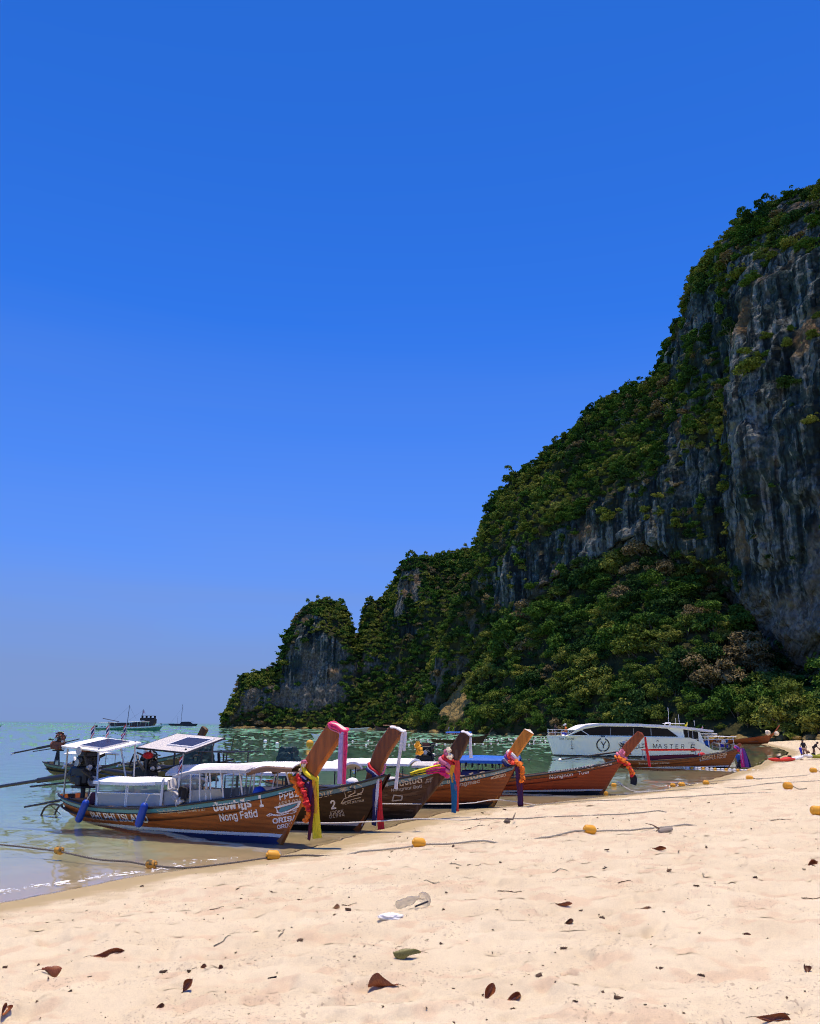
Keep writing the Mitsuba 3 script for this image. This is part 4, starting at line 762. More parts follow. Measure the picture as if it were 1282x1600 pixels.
B2 = dict(F=(-1.29, 24.14), phi=-30, hull='dark_wood', post='brown_wood', bottom='black_paint', boot='canvas_grey', label='black hulled longtail boat with a painted palm tree emblem and number 2', front=[(0, -0.05), (0.40, 0.80), (0.62, 1.45), (0.92, 2.05), (1.40, 2.67)], pw=[0.24, 0.34, 0.40, 0.45, 0.46], backtop=(0.96, 2.80), sheer='bluegrey_paint', cap='cloth_white', tipband=[('cloth_white', 0, 0.020)],
          text=[('Tour', 0, -1.30, 0.78, -0.62, 0.95, 0.16, 'letter_cream', 1), ('2', 0, -0.78, 0.55, -0.60, 0.58, 0.22, 'letter_white', 2), ('PHI PHI SEA TOUR', 0, -0.42, 0.68, 0.22, 0.80, 0.055, 'letter_cream', 1), ('6208K', 0, -0.82, 0.40, -0.40, 0.48, 0.085, 'letter_grey', 1), ('01994', 0, -0.86, 0.30, -0.38, 0.39, 0.085, 'letter_grey', 1)], logo=[(at_xz(palm_logo(), -0.28, 0.80, 0.86, 10), 'letter_cream')])
B3 = dict(F=(0.15, 27.56), phi=-26, hull='grey_wood', post='grey_wood', planks=True, bottom='black_paint', boot='dark_wood', label='weathered grey brown longtail boat with open plank seams and pink sashes', front=[(0, -0.05), (0.80, 0.85), (1.30, 1.42), (1.70, 1.88), (2.06, 2.56)], pw=[0.36, 0.44, 0.46, 0.44, 0.42], backtop=(1.74, 2.68), sheer='bluegrey_paint', cap='cloth_white', tipband=[('cloth_white', 0, 0.022)],
          text=[('บังร', 1, -1.10, 0.92, -0.60, 0.98, 0.13, 'letter_grey', 2), ('นังโบติ', 1, -0.28, 0.98, 0.45, 1.12, 0.15, 'letter_cream', 2), ('Nongmor Boti', 0, -0.55, 0.80, 0.42, 0.95, 0.09, 'letter_grey', 1), ('ก0581', 1, 0.56, 1.16, 0.95, 1.26, 0.06, 'letter_grey', 1), ('0995383', 0, 0.52, 1.08, 1.0, 1.19, 0.05, 'letter_grey', 1)],
          logo=[(at_xz(stroke([(0, 0), (0.30, 0.04), (0.34, 0.16), (0.08, 0.18), (0, 0.0)], 0.035), -0.55, 0.52), 'letter_grey')])
B4 = dict(F=(3.11, 31.28), phi=-22, hull='red_wood', post='amber_wood', bottom='black_paint', boot='grey_wood', label='red brown longtail boat with a bright orange wood prow and blue awning behind', front=[(0, -0.05), (0.45, 0.85), (0.86, 1.63), (1.18, 2.10), (1.56, 2.60)], pw=[0.26, 0.34, 0.38, 0.38, 0.37], backtop=(1.24, 2.77), sheer='bluegrey_paint', cap='cream_paint',
          text=[('น.', 1, -1.55, 0.82, -1.32, 0.86, 0.15, 'letter_cream', 2), ('นังโบติ', 1, -1.15, 0.90, -0.18, 1.10, 0.18, 'letter_cream', 3), ('Nongmac', 0, -1.40, 0.68, -0.38, 0.88, 0.12, 'letter_grey', 2), ('เรือพีพี ทัวร์', 1, 0.0, 1.14, 0.55, 1.25, 0.06, 'letter_cream', 1), ('ก0+303', 1, 0.0, 1.00, 0.52, 1.12, 0.09, 'letter_cream', 2), ('ก0581 morren', 1, -2.9, 0.60, -1.70, 0.74, 0.12, 'letter_grey', 2)])
B5 = dict(F=(8.70, 38.47), phi=-12, hull='mahogany', post='red_wood', bottom='black_paint', boot='canvas_grey', label='red mahogany longtail boat with a Thai name and a curved red prow', front=[(0, -0.05), (0.55, 0.82), (1.0, 1.45), (1.40, 1.88), (1.94, 2.50)], pw=[0.26, 0.34, 0.38, 0.42, 0.42], backtop=(1.66, 2.72), sheer='brown_wood', sheer_w=0.10, cap='red_wood', 
          text=[('น้องแนน', 1, -2.35, 0.82, -1.02, 1.02, 0.20, 'letter_white', 2), ('ทัวร์', 1, -0.86, 1.05, -0.30, 1.14, 0.20, 'letter_white', 2), ('ก00320', 1, -0.14, 1.17, 0.46, 1.29, 0.11, 'letter_white', 2), ('Nongnon', 0, -2.30, 0.62, -1.25, 0.78, 0.15, 'letter_white', 1), ('Tour', 0, -1.05, 0.80, -0.52, 0.90, 0.15, 'letter_white', 1), ('ก0 ข4', 1, -5.6, 0.28, -4.6, 0.34, 0.11, 'letter_grey', 1)])
B6 = dict(F=(24.42, 65.25), phi=-6, hull='brown_wood', post='brown_wood', bottom='black_paint', boot='white_paint', label='long low brown longtail boat in the shallows with purple sashes on its bow', front=[(0, -0.05), (0.45, 0.75), (0.85, 1.35), (0.98, 1.55), (1.10, 1.74)], pw=[0.26, 0.30, 0.30, 0.26, 0.22], sheer='brown_wood', sheer_w=0.09, cap='brown_wood',
          text=[('ตัวตา ทัวร์', 1, -2.1, 0.68, -0.1, 1.0, 0.27, 'letter_cream', 2), ('NONG TA TOUR', 0, -2.2, 0.52, -0.2, 0.80, 0.10, 'letter_grey', 2), ('โดยเรือหัวโทง', 1, -6.8, 0.22, -4.5, 0.30, 0.13, 'letter_grey', 1)])
_ob = np.array([-11.8, 45.0])
B7 = dict(F=_ob.tolist(), phi=-24, hull='olive_wood', post='grey_wood', bottom='black_paint', boot='olive_wood', label='dark olive longtail boat moored behind the nearest one with a solar panel roof', front=[(0, -0.05), (0.50, 0.80), (0.95, 1.50), (1.25, 2.05), (1.52, 2.50)], pw=[0.26, 0.34, 0.40, 0.40, 0.40], sheer='teal_dark', cap='grey_wood', inner='bluegrey_paint',
          text=[('เรือตาวี', 1, -3.2, 0.62, -1.6, 0.86, 0.20, 'letter_grey', 2), ('13', 0, -1.2, 0.62, -0.8, 0.68, 0.18, 'letter_grey', 2), ('PHI PHI TOUR', 0, -0.6, 0.95, 0.5, 1.18, 0.09, 'letter_grey', 1)])
BOATS = [B1, B2, B3, B4, B5, B6, B7]
for c_ in BOATS: longtail(c_)

mat('curtain_grey', (0.33, 0.34, 0.33), 0.6)
# nearest boat: three-part roof, clear side curtains, fenders, stern awning with solar panel, engine
b, tw = B1['key'], B1['tw']
canopy(b, -7.2, -3.75, [1.16, 1.20, 1.30], 0.80, tw, rise=0.11, poles=3, polemat='white_paint', name='rear_roof')
canopy(b, -3.6, -0.75, [1.44, 1.66, 1.70], 0.76, tw, rise=0.10, poles=3, polemat='white_paint', name='middle_roof', m='canvas_grey')
fr_ = canopy(b, -0.95, 0.60, [1.66, 1.82, 1.80], 0.46, tw, rise=0.10, poles=2, polemat='canvas_grey', name='front_roof', m='canvas_white', skirt=0.0)
for s in (-1, 1): add(fr_, 'fascia', strip(smooth_curve([(-0.95, s * 0.45, 1.60), (-0.3, s * 0.47, 1.74), (0.25, s * 0.46, 1.75), (0.62, s * 0.42, 1.75)], 14), 0.13, 0.02, 1, 0, ax=(0, 0, 1)), 'thatch_brown', 30, tw=tw)
add(fr_, 'ceiling', box(1.5, 0.84, 0.02, (-0.18, 0, 1.70)), 'thatch_brown', 30, tw=tw)
side_panel(b, 'side_curtain', -6.85, -3.9, (0.50, 0.66), (0.86, 0.97), 0.76, 'curtain_grey', tw)
side_panel(b, 'window_curtain', -6.85, -3.9, (0.86, 0.97), (1.16, 1.28), 0.74, 'clear_plastic', tw)
side_panel(b, 'side_curtain', -3.85, -1.6, (0.66, 0.96), (1.04, 1.22), 0.70, 'curtain_grey', tw)
side_panel(b, 'window_curtain', -3.2, -2.4, (1.12, 1.15), (1.40, 1.48), 0.70, 'clear_plastic', tw)
for x in (-6.85, -5.4, -3.9, -3.85, -3.2, -2.75, -2.4, -2.0, -1.6):
    h = float(np.interp(x, SHEER[:, 0], SHEER[:, 2])) - 0.03; zs_ = float(np.interp(x, SHEER[:, 0], SHEER[:, 1]))
    for s in (-1, 1): add(b, 'curtain_frame', tube([(x, s * min(h, 0.76), zs_), (x, s * 0.74, zs_ + (0.70 if x < -3.88 else 0.74))], 0.022, 6), 'white_paint', 40, tw=tw)
for s in (-1, 1): add(b, 'curtain_rail', tube([(-6.85, s * 0.75, 0.86), (-3.9, s * 0.75, 0.97)], 0.016, 6), 'white_paint', 40, tw=tw)
for x in (-6.2, -5.2, -4.3, -3.2, -2.2, -1.2): bench(b, x, tw, 'cream_paint')
fender(b, (-7.10, -0.90, 0.64), (-7.50, -0.86, 0.02), 0.105, 'fender_blue', tw); fender(b, (-4.22, -1.00, 0.74), (-4.52, -0.95, 0.12), 0.105, 'fender_blue', tw)
add(b, 'hanging_towel', strip(hang((-2.9, -0.78, 1.20), 0.30, 8, 0.02, 3), 0.34, 0.10, 2, 1), 'cloth_black', 40, tw=tw)
add(b, 'tied_back_curtain', strip(smooth_curve([(-3.5, -0.76, 1.36), (-3.35, -0.80, 1.12), (-3.1, -0.80, 0.92), (-3.0, -0.80, 0.78)], 12), 0.30, 0.08, 3, 2, ax=(1, 0, -1)), 'canvas_grey', 40, tw=tw)
add(b, 'blue_bag', blob(0.16, (-0.6, -0.30, 1.16), 2, 0.2, 2, 4), 'fender_blue', 40, tw=tw)
add(b, 'stern_box', box(0.7, 0.8, 0.22, (-8.45, 0.0, 0.46), 0.02), 'orange_paint', 30, tw=tw)
st = flag(b, -3.15, -0.72, 1.42, tw, 0.46, 0.62, 1, droop=0.85)
engine(b, -8.75, 0.92, tw, 1, (-13.6, -0.45, 0.62), 1.55, seed=1)
add(b, 'fuel_can', cat(box(0.30, 0.22, 0.36, (-7.6, -0.3, 0.62), 0.04), cyl((-7.55, -0.3, 0.80), (-7.55, -0.3, 0.86), 0.04)), 'cloth_maroon', 30, tw=tw); add(b, 'rope_coil', cat(*[lathe([(0.17 - 0.02 * q + 0.02 * math.cos(a), 0.40 + 0.035 * q + 0.02 * math.sin(a)) for a in np.linspace(0, 2 * np.pi, 7)], 16) for q in range(4)]), 'rope_dark', 40, tw=tw @ T().translate([-8.0, 0.25, 0.02]), kind='stuff')
P = np.array([[-9.75, -0.70, 2.22], [-7.20, -0.70, 2.20]])
twa = tw @ T().translate([-8.05, 0, 2.16]).rotate([1, 0, 0], 11).rotate([0, 1, 0], 3).scale([0.80, 0.86, 1]).translate([8.3, 0, -2.24])
aw = add(b, 'stern_awning', cat(box(2.75, 1.55, 0.05, (-8.30, 0.0, 2.24), 0.012)), 'canvas_white', 30, tw=twa)
add(aw, 'solar_panel', box(1.30, 1.05, 0.03, (-8.0, -0.02, 2.29), 0.006), 'solar_glass', 30, tw=twa); add(aw, 'panel_frame', cat(box(1.38, 0.04, 0.04, (-8.0, 0.53, 2.29)), box(1.38, 0.04, 0.04, (-8.0, -0.57, 2.29)), box(0.04, 1.1, 0.04, (-8.69, -0.02, 2.29)), box(0.04, 1.1, 0.04, (-7.31, -0.02, 2.29))), 'alloy', 30, tw=twa)
for (x0, y0, z0, x1, y1, z1) in ((-9.1, -0.42, 0.56, -8.95, -0.55, 2.02), (-9.1, 0.42, 0.56, -8.95, 0.55, 2.26), (-7.0, -0.66, 0.46, -7.3, -0.55, 2.08), (-7.1, 0.66, 0.46, -7.1, 0.55, 2.28), (-7.0, 0.5, 0.46, -7.35, 0.2, 2.2)): add(aw, 'pole', tube([(x0, y0, z0), (x1, y1, z1)], 0.028, 8), 'steel_pole', 40, tw=tw)
for k, (x, y) in enumerate(((-9.1, 0.40), (-8.6, 0.60), (-7.7, 0.60))): flag(b, x, y, 2.20, tw, 0.5, 0.62, k, droop=0.8)
add(b, 'white_pipe', tube([(-9.30, 0.1, 1.30), (-9.75, 0.2, 1.72)], 0.05, 10), 'white_paint', 40, tw=tw)
add(b, 'hanging_disc', lathe([(0, -0.01), (0.13, -0.01), (0.13, 0.01), (0, 0.01)], 18), 'canvas_grey', 30, tw=tw @ T().translate([-8.1, -0.70, 1.98]).rotate([1, 0, 0], 90))
hoop = lambda q: [(-9.35 - 0.42 * math.sin(q * math.pi) - 0.25, -0.42 + 0.84 * 0, 0.02 + 0)] 
add(b, 'rudder_hoop', cat(tube(smooth_curve([(-9.3, -0.30, 0.30), (-9.75, -0.34, 0.34), (-10.15, -0.36, 0.22), (-10.35, -0.37, -0.05)], 12), 0.03, 8), tube(smooth_curve([(-9.3, 0.1, 0.30), (-9.75, 0.1, 0.34), (-10.15, 0.1, 0.22), (-10.35, 0.1, -0.05)], 12), 0.03, 8), tube([(-10.35, -0.37, -0.04), (-9.3, -0.30, -0.04)], 0.02, 6), tube([(-9.9, -0.35, 0.30), (-10.0, 0.1, -0.02)], 0.012, 6)), 'dark_steel', 40, tw=tw)
add(b, 'outrigger_shaft', tube([(-9.0, -0.2, 0.55), (-11.3, -0.4, 0.16)], [0.04, 0.03], 8), 'dark_steel', 40, tw=tw)

b, tw = B2['key'], B2['tw']
canopy(b, -6.9, -1.9, [1.30, 1.42, 1.48], 0.85, tw, rise=0.24, poles=4, polemat='dark_steel', ends=0.7)
for x in (-6, -4.8, -3.6, -2.4): bench(b, x, tw)
engine(b, -8.4, 0.90, tw, 1, (-12.6, 0.2, 1.35), 1.35, seed=2)
twa = tw @ T().translate([-6.95, 0, 2.20]).rotate([1, 0, 0], 14).rotate([0, 1, 0], 3)
aw = add(b, 'stern_awning', box(2.1, 1.75, 0.05, (0, 0, 0), 0.01), 'canvas_grey', 30, tw=twa)
add(aw, 'edge_frame', cat(box(2.16, 0.04, 0.05, (0, 0.87, 0)), box(2.16, 0.04, 0.05, (0, -0.87, 0)), box(0.04, 1.7, 0.05, (1.06, 0, 0)), box(0.04, 1.7, 0.05, (-1.06, 0, 0))), 'dark_steel', 30, tw=twa)
add(aw, 'solar_panel', box(1.0, 0.85, 0.03, (0.35, 0.05, 0.045), 0.005), 'solar_glass', 30, tw=twa); add(aw, 'panel_frame', cat(box(1.10, 0.05, 0.04, (0.35, 0.5, 0.045)), box(1.10, 0.05, 0.04, (0.35, -0.4, 0.045)), box(0.05, 0.95, 0.04, (-0.18, 0.05, 0.045)), box(0.05, 0.95, 0.04, (0.88, 0.05, 0.045))), 'white_paint', 30, tw=twa)
for (x, y, z1) in ((-7.8, -0.6, 1.98), (-7.8, 0.6, 2.28), (-6.2, -0.66, 2.06), (-6.2, 0.66, 2.34)): add(aw, 'pole', tube([(x, y, 0.5), (x, y, z1 - 0.25), (x + 0.1, y * 0.95, z1)], 0.03, 8), 'dark_steel', 40, tw=tw)
add(aw, 'red_lantern', blob(0.15, (-7.7, -0.66, 1.82), 2, 0.12, 2, 3, (1.2, 1, 0.7)), 'cloth_red', 40, tw=tw)
add(b, 'cockpit_cover', cat(box(1.2, 0.7, 0.05, (-0.6, 0, 1.13), 0.02)), 'dark_steel', 30, tw=tw); add(b, 'bundle', blob(0.14, (-0.25, -0.05, 1.28), 2, 0.2, 2, 7, (1.4, 1, 0.8)), 'canvas_white', 40, tw=tw)
side_panel(b, 'side_panel', -5.4, -2.1, (0.50, 0.86), (0.86, 1.12), 0.74, 'canvas_grey', tw)
b, tw = B3['key'], B3['tw']
canopy(b, -6.6, -2.2, [1.30, 1.40, 1.46], 0.82, tw, rise=0.20, poles=3, polemat='dark_steel')
for x in (-5.8, -4.6, -3.4): bench(b, x, tw)
engine(b, -8.6, 0.95, tw, 1, (-12.4, 0, 1.3), 1.35, seed=3, cover='tarp_green')
fk = add(b, 'stern_frame', cat(*[tube(smooth_curve([(x, y, 0.5), (x, y, 1.75), (x + 0.08, y * 0.95, 1.84), (x + 0.25, y * 0.9, 1.86)], 10), 0.026, 8) for x in (-8.0, -6.9) for y in (-0.62, 0.62)], *[tube([(-8.1 + 0.2 * k, -0.7, 1.86), (-8.1 + 0.2 * k, 0.7, 1.86)], 0.014, 6) for k in range(8)], tube([(-8.2, -0.7, 1.86), (-6.5, -0.7, 1.86)], 0.02, 6), tube([(-8.2, 0.7, 1.86), (-6.5, 0.7, 1.86)], 0.02, 6)), 'dark_steel', 40, tw=tw)
add(fk, 'aerial', tube([(-7.6, 0.5, 1.86), (-7.5, 0.5, 2.35)], 0.012, 6), 'dark_steel', 40, tw=tw); add(fk, 'rag', strip(hang((-7.2, -0.68, 1.84), 0.34, 8, 0.02, 5), 0.10, 0.04, 2, 5), 'cloth_black', 40, tw=tw)
add(b, 'bow_cover', blob(0.30, (-0.7, 0, 1.10), 2, 0.25, 2, 3, (1.6, 0.8, 0.45)), 'canvas_grey', 40, tw=tw)
b, tw = B4['key'], B4['tw']
canopy(b, -6.3, -3.0, [1.36, 1.44, 1.46], 0.80, tw, rise=0.17, poles=3, polemat='dark_steel')
canopy(b, -2.95, -1.5, [1.40, 1.42, 1.36], 0.66, tw, rise=0.14, poles=2, polemat='dark_steel', m='canvas_grey', name='front_roof')
for x in (-5.8, -4.6, -3.4): bench(b, x, tw)
engine(b, -8.5, 0.95, tw, 1, (-12.2, 0, 1.3), 1.2, seed=4, cover='tarp_green')
b, tw = B5['key'], B5['tw']
bc = canopy(b, -6.5, -3.6, [1.34, 1.36, 1.36], 0.86, tw, rise=0.20, poles=4, polemat='dark_steel', m='canvas_blue', skirt=0.10)
side_panel(b, 'side_cloth', -6.4, -4.0, (0.50, 0.62), (0.86, 0.92), 0.72, 'cloth_navy', tw)
add(bc, 'fringe', cat(*[strip(hang((-6.3 + 0.3 * k, -0.82, 1.26), 0.10 + 0.06 * (k % 3), 5, 0.01, k), 0.10, 0.03, 2, k) for k in range(10)]), 'cloth_black', 40, tw=tw, kind='stuff')
for x in (-5.8, -4.6): bench(b, x, tw)
add(b, 'bow_roof', box(0.10, 0.5, 0.05, (-3.2, 0, 1.4), 0.01), 'dark_steel', 30, tw=tw)
engine(b, -8.0, 1.05, tw, 1, (-11.4, 0, 0.75), 1.35, seed=5)
b, tw = B6['key'], B6['tw']
engine(b, -7.6, 0.85, tw, 1, (-12.6, 0, 0.45), 1.4, seed=6)
fkk = add(b, 'awning_frame', cat(*[tube([(x, y, 0.5), (x, y, 1.28)], 0.03, 6) for x in (-6.2, -2.2) for y in (-0.66, 0.66)]), 'steel_pole', 40, tw=tw)
add(fkk, 'rolled_awning', cat(*[strip(smooth_curve([(-6.3, y, 1.26), (-4.2, y, 1.30), (-2.1, y, 1.34)], 12), 0.11, 0.10, 2, 1, ax=(0, 0, 1)) for y in (-0.66, 0.66)]), 'cloth_coral', 40, tw=tw)
add(fkk, 'side_cloth', cat(*[grid_mesh(np.stack([np.stack([np.linspace(-6.1, -2.3, 12), np.full(12, y), np.linspace(0.47, 0.80, 12) + 0.03], -1), np.stack([np.linspace(-6.1, -2.3, 12), np.full(12, y), np.linspace(0.82, 1.0, 12)], -1)], 1)) for y in (-0.66, 0.66)]), 'cloth_maroon', 40, tw=tw)
add(b, 'deck_bundle', blob(0.22, (-2.0, -0.4, 0.98), 2, 0.3, 2, 9, (1.3, 1, 0.8)), 'cloth_red', 40, tw=tw)
b, tw = B7['key'], B7['tw']
canopy(b, -7.6, -4.9, [1.14, 1.16, 1.16], 0.80, tw, rise=0.10, poles=4, polemat='steel_pole')
fender(b, (-5.1, -0.92, 1.02), (-5.75, -0.92, 0.30), 0.11, 'fender_white', tw)
for x in (-6.5, -5.5): bench(b, x, tw, 'bluegrey_paint')
engine(b, -8.75, 1.30, tw, 1, (-12.2, 0, 1.05), 1.3, seed=7, col='engine_rust')
add(b, 'engine_stand', cat(cyl((-8.75, -0.2, 0.4), (-8.75, -0.05, 1.3), 0.04), cyl((-8.75, 0.2, 0.4), (-8.75, 0.05, 1.3), 0.04)), 'dark_steel', 30, tw=tw)

# sashes and flowers on the prows
sash(B1, 'yellow, purple and maroon sashes with orange flower garland on the nearest prow', [('purple', 1.64, 1.36, 0.055), ('lilac', 1.70, 1.43, 0.030), ('black', 1.78, 1.49, 0.045), ('yellow', 1.86, 1.54, 0.055), ('gold', 1.58, 1.48, 0.03)],
     [('maroon', 1.02, -0.13, 1.50, 1.32, 0.15, 0.0), ('purple', 0.98, -0.12, 1.52, 0.55, 0.20, 0.03), ('yellow', 1.16, -0.11, 1.52, 1.30, 0.17, 0.05), ('gold', 1.13, -0.15, 1.53, 0.75, 0.12, 0.02)],
     [('orange', [(0.38, -0.15, 1.52), (0.55, -0.22, 1.42), (0.72, -0.22, 1.22), (0.88, -0.20, 1.0), (1.0, -0.18, 0.78), (0.92, -0.18, 0.62)], 0.065), ('red', [(0.62, -0.20, 1.60), (0.80, -0.24, 1.35), (0.95, -0.22, 1.05), (1.02, -0.2, 0.85)], 0.06), ('gold', [(0.30, -0.12, 1.55), (0.42, -0.17, 1.56), (0.46, -0.18, 1.50)], 0.075), ('cream', [(0.72, -0.12, 1.86), (0.66, -0.14, 1.74), (0.62, -0.16, 1.66)], 0.055), ('rose', [(0.70, -0.13, 1.93), (0.78, -0.13, 1.95)], 0.05)])
k_ = thing('tip_ribbon', 'pink and lilac ribbons hanging from the tip of the nearest prow', 'ribbon', 'ribbons hanging from prow tips')
for c, x, w in (('lilac', 1.90, 0.17), ('pink', 2.03, 0.10), ('rose', 1.98, 0.05)): add(k_, 'ribbon', strip(hang((x, -0.10, 2.66), 1.18, 14, 0.012, 1, 0.02), w, 0.03, 2, 1), 'cloth_' + c, 40, tw=B1['tw'])
sash(B2, 'navy, white and red sashes on the prow of the black hulled boat', [('navy', 1.66, 1.42, 0.06), ('white', 1.72, 1.46, 0.035), ('red', 1.77, 1.50, 0.045)], [('navy', 0.52, -0.13, 1.50, 1.30, 0.20, 0.03), ('white', 0.62, -0.15, 1.48, 1.22, 0.09, 0.05), ('red', 0.72, -0.13, 1.48, 1.38, 0.15, 0.03)], [('rose', [(0.86, -0.12, 1.78), (0.84, -0.13, 1.60), (0.74, -0.13, 1.50)], 0.025)])
k_ = thing('tip_ribbon', 'long white ribbon hanging from the tip of the dark curved prow', 'ribbon', 'ribbons hanging from prow tips'); add(k_, 'ribbon', strip(hang((1.38, -0.10, 2.62), 1.46, 16, 0.02, 2, -0.16), 0.11, 0.03, 2, 2), 'cloth_white', 40, tw=B2['tw']); add(k_, 'loop', strip(hang((1.46, -0.08, 2.66), 0.5, 8, 0.02, 1), 0.10, 0.03, 2, 1), 'cloth_white', 40, tw=B2['tw'])
k_ = thing('flower_posy', 'small yellow and pink flower posy on the tip of a pole', 'flowers'); add(k_, 'flower', flower_string([(1.78, 0.1, 2.30), (1.86, 0.1, 2.24), (1.80, 0.12, 2.16)], 0.08, 2), 'cloth_gold', 40, tw=B2['tw']); add(k_, 'stem', tube([(1.55, 0.05, 2.4), (1.68, 0.08, 2.3), (1.8, 0.1, 2.24)], 0.012, 6), 'rope_dark', 40, tw=B2['tw'])
sash(B3, 'rose, magenta and orange sashes with blue and coral strips on the weathered prow', [('red', 1.90, 1.64, 0.06), ('rose', 1.82, 1.56, 0.075), ('coral', 1.96, 1.72, 0.04), ('magenta', 1.62, 1.32, 0.07), ('gold', 1.72, 1.40, 0.035), ('rose', 1.70, 1.46, 0.06)], [('blue', 1.46, -0.14, 1.42, 1.16, 0.20, 0.05), ('coral', 1.60, -0.14, 1.80, 1.50, 0.20, 0.05), ('gold', 1.52, -0.16, 1.66, 0.50, 0.16, 0.02), ('violet', 1.56, -0.12, 1.4, 0.9, 0.06, 0.0)], [('cream', [(1.34, -0.08, 2.10), (1.30, -0.10, 1.96), (1.36, -0.1, 1.88)], 0.09), ('rose', [(1.24, -0.08, 2.06), (1.26, -0.1, 1.98)], 0.075)])
k_ = thing('draped_cloth', 'yellow and magenta cloth trailing back along the gunwale of the weathered boat', 'cloth'); 
for c, pts in (('yellow', [(0.10, -0.30, 1.34), (0.6, -0.20, 1.46), (1.1, -0.16, 1.58)]), ('magenta', [(0.62, -0.22, 1.42), (0.95, -0.20, 1.50), (1.25, -0.17, 1.50)])): add(k_, 'fold', strip(smooth_curve(pts, 12), 0.16, 0.07, 3, 1, ax=(0, 0, 1), spread=0.6), 'cloth_' + c, 40, tw=B3['tw'])
k_ = thing('tip_ribbon', 'short white ribbon hanging from the weathered prow tip', 'ribbon', 'ribbons hanging from prow tips'); add(k_, 'ribbon', strip(hang((2.06, -0.06, 2.50), 0.62, 10, 0.015, 3), 0.11, 0.03, 2, 3), 'cloth_white', 40, tw=B3['tw'])
sash(B4, 'pink, white and violet sashes with orange flowers on the bright orange prow', [('white', 1.98, 1.74, 0.06), ('rose', 1.92, 1.66, 0.06), ('violet', 1.80, 1.56, 0.06), ('navy', 1.62, 1.40, 0.07), ('cream', 1.72, 1.44, 0.04)], [('purple', 0.94, -0.13, 1.46, 1.28, 0.20, 0.08), ('maroon', 1.05, -0.14, 1.50, 1.40, 0.20, 0.06)], [('orange', [(0.95, -0.16, 1.62), (1.10, -0.18, 1.45), (1.18, -0.18, 1.20), (1.14, -0.18, 0.98)], 0.085), ('coral', [(0.72, -0.14, 1.92), (0.66, -0.15, 1.75), (0.80, -0.16, 1.56)], 0.075)])
sash(B5, 'orange and red flower garland with a black tassel on the curved red prow', [('rose', 1.72, 1.54, 0.07), ('orange', 1.60, 1.42, 0.06)], [('black', 1.32, -0.12, 0.86, 0.42, 0.26, 0.0)], [('orange', [(0.82, -0.16, 1.56), (1.0, -0.2, 1.36), (1.2, -0.2, 1.18), (1.34, -0.18, 0.90)], 0.10), ('red', [(0.78, -0.17, 1.45), (1.1, -0.2, 1.30), (1.28, -0.2, 1.05), (1.28, -0.2, 0.84)], 0.09), ('rose', [(0.95, -0.1, 1.80), (0.90, -0.12, 1.68)], 0.10)])
k_ = thing('tip_ribbon', 'red ribbon hanging from the tip of the curved red prow', 'ribbon', 'ribbons hanging from prow tips'); add(k_, 'ribbon', strip(hang((1.98, -0.08, 2.48), 1.28, 14, 0.02, 4, 0.1), 0.11, 0.03, 2, 4), 'cloth_red', 40, tw=B5['tw'])
sash(B6, 'purple and pink sashes hanging to the water from the low brown bow', [('violet', 1.62, 1.38, 0.10), ('magenta', 1.52, 1.30, 0.08)], [('violet', 1.05, -0.16, 1.50, 1.40, 0.32, 0.22), ('magenta', 0.92, -0.18, 1.46, 1.36, 0.22, 0.16), ('lilac', 0.98, -0.20, 1.44, 1.2, 0.14, 0.15), ('navy', 1.22, -0.12, 1.46, 1.34, 0.24, 0.22)])
sash(B7, 'navy, red, orange and yellow sashes on the olive boat prow', [('navy', 1.66, 1.42, 0.09), ('red', 1.78, 1.52, 0.08), ('orange', 1.88, 1.62, 0.08)], [('navy', 0.78, -0.14, 1.5, 1.1, 0.22, 0.0), ('yellow', 1.05, -0.16, 1.55, 1.3, 0.24, 0.0), ('orange', 1.14, -0.14, 1.72, 0.9, 0.20, 0.0), ('maroon', 0.94, -0.12, 1.5, 0.7, 0.2, 0.0)])
# ---------------------------------------------------------------- white tour catamaran behind the long-tail boats (world x to the right, bow to the left)
mat('gel_green_cast', (0.80, 0.85, 0.72), 0.4, clearcoat=0.1); mat('roof_white', (0.80, 0.80, 0.78), 0.45); mat('tinted_glass', (0.003, 0.003, 0.005), 0.18, spec=0.2); mat('mark_black', (0.02, 0.022, 0.024), 0.5); mat('grey_trim', (0.36, 0.37, 0.37), 0.4); mat('red_orange', (0.75, 0.10, 0.03), 0.6)  # white gelcoat tinted green, standing in for light reflected off the water
def profile(pts, y0, y1, bevel=0.0):
    """side outline in x, z extruded across the beam; y0 is the side nearer the beach"""
    from shapely.geometry import Polygon
    m = trimesh.creation.extrude_polygon(Polygon(pts), y1 - y0, engine='earcut'); v = m.vertices
    m.vertices = np.stack([v[:, 0], y0 + v[:, 2], v[:, 1]], -1); m.fix_normals(); return m
